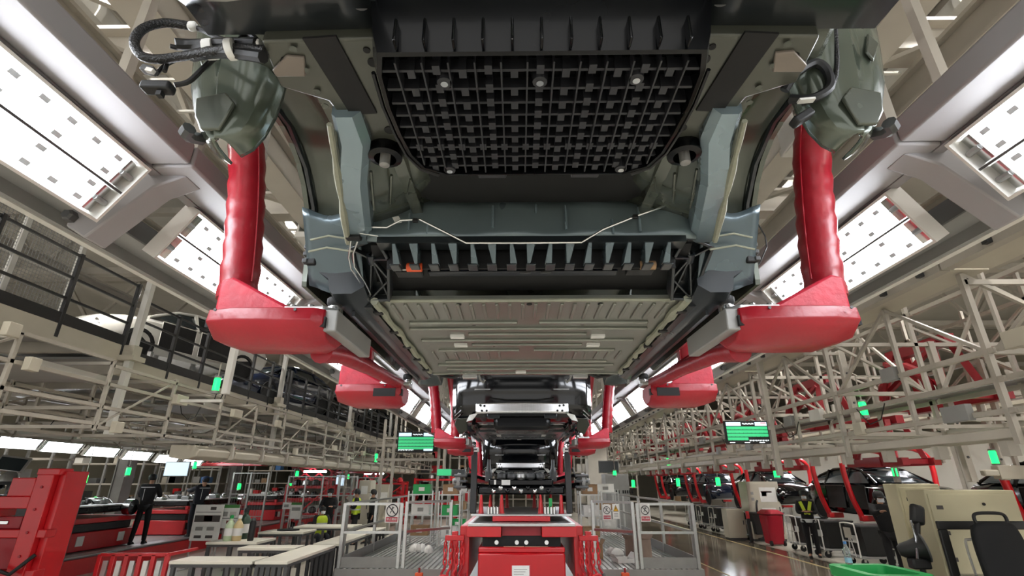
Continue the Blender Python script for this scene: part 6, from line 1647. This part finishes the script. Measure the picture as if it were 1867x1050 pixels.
tc = cabinet('tall white cabinet with printed notices and a black hose, beside the red bin', xa, xb, YC, YC + .7, 2.0, M_CREAM, ((.45, 1.3, .6, .5, M_PAPER), (.45, .85, .5, .25, M_PAPER), (.5, 1.62, .4, .05, M_SIGNRED), (.52, 1.5, .18, .12, M_G1), (.5, .9, .3, .08, M_G1), (.12, 1.55, .1, .1, M_G1), (.12, 1.35, .1, .1, M_G1)))
MB().tube(smooth_path([V(xa + .3, YC - .05, 1.35), V(xa + .22, YC - .12, 1.2), V(xa + .2, YC - .14, .8), V(xa + .3, YC - .14, .4), V(xa + .25, YC - .2, .15), V(xa + .05, YC - .25, .1)], 5), .035, 8).build('suction_hose', M_RUBBER, tc, True)
cabinet('low cream box cabinet beside the black and red bollard', xa - .75, xa - .1, YC + .3, YC + .8, 1.05, M_CREAM, ())
q = PZ(1371, 990, 0)
t = thing('bollard', 'black bollard with a red top on the right aisle', 'bollard', (q.x, q.y, 0))
MB().lathe([(.1, 0), (.1, .02), (.06, .03), (.06, .78)], 14, (q.x, q.y, 0)).build('shaft', M_RUBBER, t, True)
MB().lathe([(.062, .78), (.062, 1.0), (.05, 1.02)], 14, (q.x, q.y, 0)).build('red_top', M_RED, t, True)
q = PZ(1414, 994, 0)
t = thing('waste_bin', 'red lidded waste bin beside the white cabinet', 'bin', (q.x, q.y, 0))
P = lambda f, z: [V(q.x - .3 * f, q.y - .28 * f, z), V(q.x + .3 * f, q.y - .28 * f, z), V(q.x + .3 * f, q.y + .28 * f, z), V(q.x - .3 * f, q.y + .28 * f, z)]
MB().loft([P(.8, .04), P(.98, .95)]).build('bin_body', mat('crimson_plastic', '#a3142a', .45, 0, .06, 4), t, bevel=.04)
MB().loft([P(1.08, .95), P(1.1, 1.0), P(.7, 1.1)]).build('bin_lid', mat('crimson_plastic', '#a3142a', .45), t, bevel=.03)
for s_ in (-1, 1): MB().lathe([(.02, -.03), (.08, -.03), (.08, .03), (.02, .03)], 12, (q.x + s_ * .22, q.y - .22, .08), Matrix.Rotation(math.pi / 2, 3, 'Y')).build('wheel', M_RUBBER, t, True)
# workers on the right
q = PZ(1487, 1016, 0)
person('worker in black with yellow hi-vis straps and grey mask, standing on the right aisle', (q.x, q.y, 0), math.radians(-25), M_BLKCLOTH, M_BLKCLOTH, 1.72, M_RUBBER, None, True, 'fold', 'fold')
t = [o for o in COL.objects if o.name.startswith('person')][-1]
for s_ in (-1, 1):
    MB().bar((s_ * .13, -.15, 1.46), (s_ * .03, -.19, 1.12), .085, .014, (0, 1, 0)).build('hi_vis_strap', M_VEST, t)
    MB().bar((s_ * .13, .14, 1.46), (s_ * .03, .165, 1.12), .085, .014, (0, 1, 0)).build('hi_vis_strap', M_VEST, t)
MB().lathe([(.20, .90), (.206, .95), (.20, .99)], 16, (0, 0, 0), Matrix(((1, 0, 0), (0, .78, 0), (0, 0, 1)))).build('hi_vis_belt', M_REFL, t, True)
q = PY(1622, 925, 11.2)
person('worker in dark clothes and cap standing beside the black car with open doors', (8.05, 12.1, 0), math.radians(-15), M_BLKCLOTH, M_BLKCLOTH, 1.76, M_RUBBER, None, True, 'work', 'reach', lean=.1)
# ---- tall beige boards near the right edge
def tall_board(lab, u0, v0, u1, v1, Y, rz):
    a, b = PY(u0, v0, Y), PY(u1, v1, Y)
    w_ = abs(b.x - a.x); h = a.z - .0
    t = thing('board_cabinet', lab, 'cabinet', (a.x, Y, 0), 'tall beige boards', None, False, rz)
    M_ = mat('khaki_beige_board', '#b3ac8e', .5, 0, .05, 2)
    MB().b2(0, w_, 0, .45, .1, h).build('board_body', M_, t, bevel=.012)
    MB().b2(.03, w_ - .03, -.012, 0, .15, h - .05).build('front_sheet', M_, t, bevel=.004)
    for k in range(3):
        MB().b2(.1, .18, -.02, -.012, h - .25 - .32 * k, h - .2 - .32 * k).build('printed_mark', M_G2, t)
    MB().lathe([(.02, 0), (.02, .01)], 10, (w_ * .62, -.012, h - .18), Matrix.Rotation(math.pi / 2, 3, 'X')).build('lock', M_BLK, t)
    for x in (.05, w_ - .05):
        for y in (.05, .4): MB().b2(x - .03, x + .03, y - .03, y + .03, 0, .1).build('foot', M_DGREY, t)
    return t
tall_board('tall khaki board cabinet behind the fan, farther of the two', 1632, 882, 1702, 884, 8.6, math.radians(-12))
tall_board('tall khaki board cabinet in front, printed marks on its edge, right of the fan', 1683, 893, 1830, 893, 7.6, math.radians(-8))
# cream shelf beam at the edge
p = PY(1845, 862, 9.0)
t = thing('tool_rail', 'cream rail with clamps hanging at the right picture edge', 'rail', tuple(p))
MB().b2(p.x - .2, p.x + 1.5, p.y, p.y + .15, p.z - .1, p.z + .12).build('beam', M_CREAM, t, bevel=.01)
MB().b2(p.x - .45, p.x - .2, p.y, p.y + .1, p.z - .05, p.z + .05).build('clamp', M_CREAM, t, bevel=.02)
MB().bar((p.x + .2, p.y + .08, p.z + .1), (p.x + .2, p.y + .08, 4.1), .06).build('drop_rod', M_BEIGE, t)
# ---- operator corner: green tote, bottle, fan, black framed stand, chair
YN = 6.0
a = PY(1588, 1050, YN); b = PY(1715, 1050, YN)
zt = a.z
t = thing('green_tote', 'big green plastic tote at the lower picture edge, a bottle on its rim', 'tote', ((a.x + b.x) / 2, YN + .4, 0))
xa, xb = a.x, b.x
def rr(x0, x1, y0, y1, r, z, n=4):
    P = []
    for cx, cy, a0 in ((x1 - r, y1 - r, 0), (x0 + r, y1 - r, 90), (x0 + r, y0 + r, 180), (x1 - r, y0 + r, 270)):
        for k in range(n + 1):
            an = math.radians(a0 + 90 * k / n); P.append(V(cx + r * math.cos(an), cy + r * math.sin(an), z))
    return P
MB().loft([rr(xa + .08, xb - .08, YN + .06, YN + .8, .1, .05), rr(xa + .03, xb - .03, YN + .02, YN + .84, .12, zt - .12), rr(xa, xb, YN, YN + .86, .14, zt - .1), rr(xa, xb, YN, YN + .86, .14, zt), rr(xa + .1, xb - .1, YN + .1, YN + .76, .08, zt), rr(xa + .14, xb - .14, YN + .14, YN + .72, .08, zt - .4)]).build('tote_shell', M_GREENB, t, True)
for k in range(4): MB().b2(xa + .1 + k * .22, xa + .2 + k * .22, YN - .005, YN + .02, .1, zt - .2).build('side_rib', M_GREENB, t, bevel=.008)
for x in (xa + .15, xb - .15):
    for y in (YN + .15, YN + .7): MB().lathe([(.04, 0), (.05, .01), (.05, .05)], 10, (x, y, 0)).build('foot', M_DGREY, t, True)
c = V(PY(1549, 1030, YN + .8).x, YN + .8, zt)
t = thing('water_bottle', 'clear water bottle with blue cap standing on the green tote rim', 'bottle', tuple(c))
MB().lathe([(.032, 0), (.038, .008), (.039, .08), (.035, .09), (.039, .1), (.039, .16), (.018, .2), (.016, .22)], 16, c).build('bottle_body', M_PET, t, True)
MB().lathe([(.019, .218), (.019, .245), (.012, .248)], 14, c).build('bottle_cap', M_BLUEP, t, True)
MB().lathe([(.0395, .02), (.0395, .07)], 16, c).build('water_line_label', mat('pale_blue_label', '#8fb7d0', .5), t, True)
# fan: black pedestal fan seen from the side
YFN = 6.9
c = PY(1672, 1000, YFN)
t = thing('pedestal_fan', 'black pedestal fan with conical head behind the green tote', 'fan', (c.x, c.y, 0))
MB().lathe([(.3, 0), (.3, .03), (.06, .06)], 20, (c.x, c.y, 0)).build('base', M_RUBBER, t, True)
MB().tube([(c.x, c.y, .05), (c.x, c.y, c.z - .12)], .03, 10).build('pole', M_RUBBER, t, True)
Rf = Matrix.Rotation(math.radians(-25), 3, 'Z') @ Matrix.Rotation(math.radians(80), 3, 'Y')
MB().lathe([(.05, -.2), (.08, -.16), (.10, -.06), (.13, .04), (.15, .07), (.14, .09)], 20, c, Rf).build('fan_housing', M_RUBBER, t, True)
MB().tube([c + Rf @ V(.15 * math.cos(k * math.pi / 12), .15 * math.sin(k * math.pi / 12), .08) for k in range(24)], .012, 6, True).build('guard_ring', M_DGREY, t, True)
for k in range(10):
    an = k * math.pi / 5
    MB().tube([c + Rf @ V(0, 0, .11), c + Rf @ V(.15 * math.cos(an), .15 * math.sin(an), .08)], .005, 5).build('guard_wire', M_DGREY, t, True)
for k in range(3):
    an = k * 2.09
    MB().add([c + Rf @ V(.03 * math.cos(an), .03 * math.sin(an), .02), c + Rf @ V(.12 * math.cos(an - .3), .12 * math.sin(an - .3), .04), c + Rf @ V(.12 * math.cos(an + .4), .12 * math.sin(an + .4), .0)], [(0, 1, 2)]).build('blade', M_DGREY, t, solid=.006)
tp = PY(1672, 938, YFN)
MB().box(tp, (.17, .08, .24), Matrix.Rotation(.25, 3, 'Y')).build('control_box', M_RUBBER, t, bevel=.04)
MB().tube([tp, c], .035, 8).build('neck', M_RUBBER, t, True)
MB().tube([tp + V(-.14, -.05, -.06), tp + V(-.13, -.06, -.25), c + V(-.1, -.1, -.1)], .014, 6).build('chrome_rod', M_CHROME, t, True)
MB().box(c + V(-.02, 0, -.16), (.22, .12, .12)).build('motor_box', M_RUBBER, t, bevel=.02)
# black framed stand and chair on a low plinth
YS = 6.6
o = thing('operator_plinth', 'low grey plinth under the black chair at the right picture edge', 'plinth', (4.95, 6.4, 0))
MB().b2(5.1, 6.8, 5.9, 7.3, 0, .42).build('plinth_block', M_GREY, o, bevel=.01)
MB().b2(5.1, 6.8, 5.9, 7.3, .42, .43).build('anti_slip_sheet', M_DGREY, o)
a, b = PY(1706, 950, YS), PY(1880, 950, YS)
t = thing('framed_stand', 'black framed stand with clear opening behind the chair', 'stand', (a.x, YS, .43))
zt = a.z
MB().b2(a.x, b.x, YS - .02, YS + .02, zt - .09, zt).build('top_bar', M_RUBBER, t, bevel=.01)
MB().b2(a.x, a.x + .1, YS - .02, YS + .02, .0, zt - .09).build('side_bar', M_RUBBER, t, bevel=.01)
MB().b2(b.x - .1, b.x, YS - .02, YS + .02, .43, zt - .09).build('side_bar', M_RUBBER, t, bevel=.01)
MB().b2(a.x + .1, b.x - .1, YS - .015, YS + .015, .9, .97).build('lower_bar', M_RUBBER, t, bevel=.01)
for x in (a.x + .35, a.x + .6):
    MB().tube(smooth_path([V(x, YS + .03, .45), V(x - .05, YS + .03, zt - .3), V(x + .02, YS + .03, zt - .2), V(x + .25, YS + .03, zt - .22), V(x + .28, YS + .03, .45)], 4), .014, 6).build('white_tube', M_WHITE, t, True)
MB().b2(a.x + .08, a.x + .5, YS - .03, YS + .1, .975, .99).build('shelf_sheet', M_ALU, t)
YH = 6.25
a, b = PY(1772, 965, YH), PY(1862, 965, YH); zt = PY(1815, 952, YH).z; zh = PY(1815, 938, YH).z
xm = (a.x + b.x) / 2; hw = (b.x - a.x) / 2
t = thing('operator_chair', 'black high-back chair with a handle bar, at the right picture edge', 'chair', (xm, YH + .2, .43))
MB().grid(lambda u, v: V(xm + hw * (2 * u - 1) * (1 - .18 * (v ** 6)), YH - .03 * math.cos((2 * u - 1) * 1.5) + .05 * v, .93 + (zt - .93) * (v - .06 * (abs(2 * u - 1) ** 4) * v)), 12, 12).build('backrest', mat('black_mesh_fabric', '#15171b', .8, 0, .15, 60, bump=.3, bscale=300), t, True, solid=.06)
MB().tube(smooth_path([V(xm - .17, YH + .03, zt - .05), V(xm - .18, YH + .04, zh - .03), V(xm - .12, YH + .04, zh + .01), V(xm + .12, YH + .04, zh + .01), V(xm + .18, YH + .04, zh - .03), V(xm + .17, YH + .03, zt - .05)], 4), .018, 8).build('handle_bar', M_RUBBER, t, True)
MB().loft([rr(xm - hw, xm + hw, YH, YH + .5, .1, .86), rr(xm - hw, xm + hw, YH, YH + .5, .1, .94)]).build('seat', M_RUBBER, t, bevel=.02)
MB().lathe([(.03, .5), (.03, .86)], 10, (xm, YH + .25, 0)).build('gas_column', M_DGREY, t, True)
for k in range(5):
    an = k * 2 * math.pi / 5
    MB().bar((xm, YH + .25, .52), (xm + .27 * math.cos(an), YH + .25 + .27 * math.sin(an), .48), .05, .035).build('leg', M_RUBBER, t)
    MB().lathe([(.01, -.015), (.025, -.015), (.025, .015), (.01, .015)], 10, (xm + .27 * math.cos(an), YH + .25 + .27 * math.sin(an), .457), Matrix.Rotation(math.pi / 2, 3, 'X')).build('castor', M_RUBBER, t, True)

# ================================================================ status boards
def status_board(lab, u0, v0, u1, v1, Y, rows, white_box, pole):
    a, b = PY(u0, v0, Y), PY(u1, v1, Y)
    x0, x1, z1, z0 = a.x, b.x, a.z, b.z
    W, H = x1 - x0, z1 - z0
    t = thing('status_board', lab, 'display', ((x0 + x1) / 2, Y, z0), 'green status boards')
    MB().b2(x0, x1, Y, Y + .08, z0, z1).build('case', M_RUBBER, t, bevel=.01)
    d = lambda fx, fz, fw, fh, nm, m: MB().b2(x0 + fx * W, x0 + (fx + fw) * W, Y - .006, Y + .002, z1 - (fz + fh) * H, z1 - fz * H).build(nm, m, t)
    d(.03, .06, .34, .16, 'header_panel', M_SCRBLUE); d(.70, .06, .27, .16, 'header_panel', M_SCRBLUE)
    MB().b2(x0 + .83 * W, x0 + .96 * W, Y - .008, Y - .006, z1 - .12 * H, z1 - .08 * H).build('header_stripe', M_SCRRED, t)
    for k in range(11): d(.41 + .024 * k, .10 + .012 * (k % 3), .017, .05, 'title_glyph', M_SCRWHITE)
    cell = None
    for r_, n_ in enumerate(rows):
        for k in range(n_):
            o = MB().ext([(-.042 * W, 0, 0), (.042 * W, 0, 0), (.047 * W, 0, .03 * H), (.047 * W, 0, .13 * H), (-.047 * W, 0, .13 * H), (-.047 * W, 0, .03 * H)], (0, .006, 0)).build('status_cell', M_SCRGREEN, t, at=V(0, 0, 0)) if cell is None else child_copy(cell, t)
            cell = cell or o
            o.location = V(x0 + (.075 + .0945 * k) * W, Y - .005, z1 - (.385 + .155 * r_) * H) - t.location
    for k in range(12): d(.52 + .038 * k if not white_box else .04 + .035 * k, .83 if not white_box else .85, .022, .06 - .02 * (k % 2), 'counter_glyph', M_SCRWHITE)
    if white_box: d(.72, .82, .24, .10, 'counter_panel', M_SCRBLUE)
    else:
        for k in range(3): d(.06 + .34 * k, .93, .12, .03, 'footer_glyph', M_SCRWHITE)
    MB().bar((pole, Y + .12, 2.1 if pole > 0 else .33), (pole, Y + .12, 4.3), .09).build('pole', M_BEIGE, t)
    MB().bar((min(x0, pole), Y + .1, z1 - .3 * H), (max(x1, pole), Y + .1, z1 - .3 * H), .07).build('mount_bar', M_BEIGE, t)
    return t
status_board('green status board hanging over the right aisle', 1320, 767, 1406, 809, 9.6, (10, 10, 10, 5), False, PY(1410, 790, 9.6).x + .04)
status_board('green status board hanging over the left side, beside the far red carriers', 726, 787, 791, 825, 20, (10, 10, 10, 10), True, PY(700, 790, 20).x)
t = thing('andon_frame', 'beige portal frame around the left status board', 'frame', (-4, 20.2, 2.0))
xl, xr = PY(640, 790, 20.3).x, PY(802, 790, 20.3).x
zz = PY(700, 838, 20.3).z; z3 = PY(700, 812, 20.3).z
MB().bar((xl, 20.3, z3), (xr, 20.3, z3), .1).build('top_bar', M_BEIGE, t); MB().bar((xl, 20.3, zz), (xr, 20.3, zz), .1).build('lower_bar', M_BEIGE, t)
for x in (xl, (xl + xr) / 2, xr): MB().bar((x, 20.3, 0.31 if x < -3.9 or x > 0 else .33), (x, 20.3, 4.6), .09).build('upright', M_BEIGE, t)
# green screen panel and monitors by the platforms
screen('screen with bright green square over the left platform', 810, 861, 17, .5, .22, M_SCRGREEN, top=5.5)
screen('grey framed screen next to the green one over the left platform', 836, 862, 17, .45, .22, M_SCRDARK, top=5.5)
screen('dark monitor in silver frame hanging over the right platform', 1110, 851, 16, .62, .36, M_SCRDARK, top=5.5)
screen('dark green-lit monitor right of the lowered car', 1062, 872, 20, .5, .25, M_SCRDARK, top=5.5)
signal_lamp('green signal lamp just below the dark monitor over the right platform', PY(1121, 866, 16), .1, .05, hang=5.45 - PY(1121, 866, 16).z)
signal_lamp('slim green signal lamp hanging on the portal frame left of the status board', PY(685, 842, 20.3), .28, .055, hang=z3 - PY(685, 842, 20.3).z - .28)
# ---- cabinets, shelves and boxes along the platforms
cabinet('tall cream cabinet behind the standing workers, left of the platform', PY(650, 930, 20.6).x, PY(672, 930, 20.6).x, 20.6, 21.3, 2.05, M_CREAM, ((.1, 1.55, .25, .3, M_PAPER),))
cabinet('cream double cabinet with papers behind the left platform railing', PY(675, 950, 21.6).x, PY(704, 950, 21.6).x, 21.6, 22.3, 1.9, M_CREAM, ((.1, 1.35, .5, .25, M_PAPER), (.1, .5, .2, .6, M_CREAM)))
cabinet('grey cabinet with black lettering, right of the right platform', PY(1105, 895, 22).x, PY(1148, 895, 22).x, 22, 23, 2.3, M_GREY, tuple((.4 + .09 * k, 1.55, .06, .12, M_BLK) for k in (0, 1, 3, 4, 5, 6, 7)))
cabinet('tall khaki column cabinet beside the right platform', PY(1073, 860, 24).x, PY(1108, 860, 24).x, 24, 25, 3.6, M_DUN, ())
def shelf_rack(lab, x, y, w_, d, h, n, seed):
    random.seed(seed)
    t = thing('parts_shelf', lab, 'shelf', (x, y, PZD), 'parts shelves by the platforms')
    for dx in (-w_ / 2, w_ / 2):
        for dy in (0, d): MB().bar((x + dx, y + dy, PZD + .022), (x + dx, y + dy, h), .04).build('post', M_ALU, t)
    for k in range(n):
        z = PZD + .25 + (h - PZD - .35) * k / (n - 1)
        MB().b2(x - w_ / 2, x + w_ / 2, y, y + d, z - .015, z + .015).build('shelf_board', M_ALU, t)
    return t, [PZD + .25 + (h - PZD - .35) * k / (n - 1) + .015 for k in range(n)]
boxn = 0
for i, (x, y, w_, lab) in enumerate(((-2.9, 15.6, .7, 'left platform, middle'), (-2.0, 15.2, .6, 'left platform, nearest the cart'), (-2.1, 18.2, .7, 'left platform, back'), (2.0, 15.2, .6, 'right platform, nearest the cart'), (2.9, 18.0, .8, 'right platform, back'))):
    t, lv = shelf_rack('aluminium parts shelf on the %s' % lab, x, y, w_, .6, 1.75, 3, i)
    for k, z in enumerate(lv):
        m, nm = ((M_CARD, 'brown cardboard'), (M_PAPER, 'white'), (M_GREENB, 'green plastic'), (M_CARD, 'open cardboard'), (M_FILM, 'film-wrapped'))[(i + k) % 5]
        b = thing('parts_box', '%s box on the %s shelf level, %s' % (nm, ['bottom', 'middle', 'top'][k], lab), 'box', (x, y + .3, z), 'boxes on the parts shelves')
        MB().b2(x - w_ * .36, x + w_ * .36, y + .08, y + .5, z, z + .26).build('carton', m, b, bevel=.008)
        MB().b2(x - w_ * .12, x + w_ * .12, y + .074, y + .08, z + .08, z + .18).build('label_sheet', M_PAPER if m is not M_PAPER else M_G1, b)
        MB().b2(x - w_ * .37, x + w_ * .37, y + .07, y + .29, z + .26, z + .268).build('flap', m, b)
def bag_heap(lab, x, y, n, seed, m=M_FILM):
    random.seed(seed)
    t = thing('film_bundle', lab, 'bundle', (x, y, PZD + .02), 'wrapped bundles on the platforms')
    for k in range(n):
        c = V(x + random.uniform(-.3, .3), y + random.uniform(-.2, .2), PZD + .022)
        r = random.uniform(.12, .2)
        MB().lathe([(r * .9, 0), (r, .05), (r * .8, .12), (r * .4, .17), (.0, .19)], 8, c).build('crumpled_bag', random.choice((m, M_PAPER, mat('grey_film', '#a9a3a0', .3))), t, True)
    return t
bag_heap('heap of clear film bags on the left platform under the shelf', -2.5, 14.2, 5, 1)
bag_heap('heap of film bags on the right platform behind the railing', 2.4, 13.6, 4, 2)
def carton(lab, x, y, z, w_, h, rz, m=M_CARD):
    t = thing('cardboard_box', lab, 'box', (x, y, z), 'loose boxes on the right platform', None, False, rz)
    MB().loft([[V(-w_ / 2, -w_ / 2, 0), V(w_ / 2, -w_ / 2, 0), V(w_ / 2, w_ / 2, 0), V(-w_ / 2, w_ / 2, 0)], [V(-w_ / 2, -w_ / 2, h), V(w_ / 2, -w_ / 2, h), V(w_ / 2, w_ / 2, h), V(-w_ / 2, w_ / 2, h)], [V(-w_ * .46, -w_ * .46, h), V(w_ * .46, -w_ * .46, h), V(w_ * .46, w_ * .46, h), V(-w_ * .46, w_ * .46, h)], [V(-w_ * .46, -w_ * .46, .02), V(w_ * .46, -w_ * .46, .02), V(w_ * .46, w_ * .46, .02), V(-w_ * .46, w_ * .46, .02)]]).build('carton_wall', m, t)
    for s_ in (-1, 1): MB().add([V(s_ * w_ / 2, -w_ / 2, h), V(s_ * w_ / 2, w_ / 2, h), V(s_ * w_ * .72, w_ / 2, h + .1), V(s_ * w_ * .72, -w_ / 2, h + .1)], [(0, 1, 2, 3)]).build('flap', m, t, solid=.008)
    return t
carton('brown cardboard box at the inner edge of the right platform', 1.75, 13.2, PZD + .023, .32, .3, .1)
carton('open grey-brown box with tipped flaps behind the wrapped sign', 2.75, 13.0, PZD + .023, .42, .42, .6, mat('grey_cardboard', '#8d7a6e', .8, 0, .1, 6))
carton('flat pale tray of scraps on the right platform floor', 2.3, 12.6, PZD + .023, .4, .08, .2, M_PAPER)
# ---- far end fill: beige racks and red units across the hall at the back
for i, (x, y) in enumerate(((-12, 40), (-7.5, 41), (-3.4, 38), (3.4, 38), (7.5, 41), (12, 40), (0, 46))):
    t = thing('storage_rack', 'tall beige storage rack at the far end of the hall, %s from the left' % ORD[[0, 1, 2, 4, 5, 6, 3][i]].replace('nearest', 'first'), 'rack', (x, y, 0), 'far storage racks')
    for dx in (-1.6, -.5, .6, 1.6): MB().bar((x + dx, y, 0), (x + dx, y, 7.5), .12).build('upright', M_BEIGE, t)
    for z in (.6, 1.6, 2.6, 3.6, 4.6, 5.6, 6.6): MB().bar((x - 1.7, y, z), (x + 1.7, y, z), .1).build('shelf_beam', M_BEIGE, t)
    random.seed(i)
    for k in range(16):
        z = random.choice((.65, 1.65, 2.65, 3.65, 4.65)); xx = x + random.uniform(-1.4, .9)
        MB().b2(xx, xx + random.uniform(.3, .8), y + .1, y + .8, z, z + random.uniform(.3, .75)).build('stored_crate', random.choice((M_DRED, M_CREAM, M_DGREY, M_RED, M_CARD, M_WHITE)), t)

# far-left depth: racks and steel columns behind the far left line
for i, (x, y) in enumerate(((-17, 17), (-17.5, 22), (-17, 27), (-21, 33), (-17, 36))):
    t = thing('steel_shelving', 'grey steel shelving behind the far left line, %s from the camera' % ORD[i], 'shelving', (x, y, 0), 'grey shelving at the far left')
    for dx in (-1.6, 0, 1.6):
        for dy in (0, .8): MB().bar((x + dx, y + dy, 0), (x + dx, y + dy, 3.4), .07).build('upright', M_GREY, t)
    for z in (.3, 1.1, 1.9, 2.7, 3.3): MB().b2(x - 1.65, x + 1.65, y - .03, y + .83, z - .03, z + .03).build('shelf_board', M_BEIGE, t)
    random.seed(70 + i)
    for k in range(14):
        z = random.choice((.33, 1.13, 1.93, 2.73)); xx = x - 1.5 + .42 * (k % 7) + random.uniform(-.02, .02)
        MB().b2(xx, xx + .34, y + .1, y + .6, z, z + random.uniform(.2, .5)).build('stored_crate', random.choice((M_BLUEP, M_CREAM, M_DGREY, M_RED, M_CARD, M_WHITE, M_GREY)), t, bevel=.01)
for i, (x, y) in enumerate(((-15.5, 12.5), (-15.5, 20.5), (-15.5, 28.5))):
    t = thing('hall_column', 'grey steel hall column behind the far left line, %s from the camera' % ORD[i], 'column', (x, y, 0), 'hall columns', 'structure')
    MB().b2(x - .2, x + .2, y - .2, y + .2, 0, 8.0).build('shaft', M_GREY, t); MB().b2(x - .26, x + .26, y - .3, y + .3, 0, .06).build('base_plate', M_DGREY, t)
    for s_ in (-1, 1): MB().b2(x + s_ * .2 - .02, x + s_ * .2 + .02, y - .26, y + .26, .06, 8.0).build('flange', M_GREY, t)
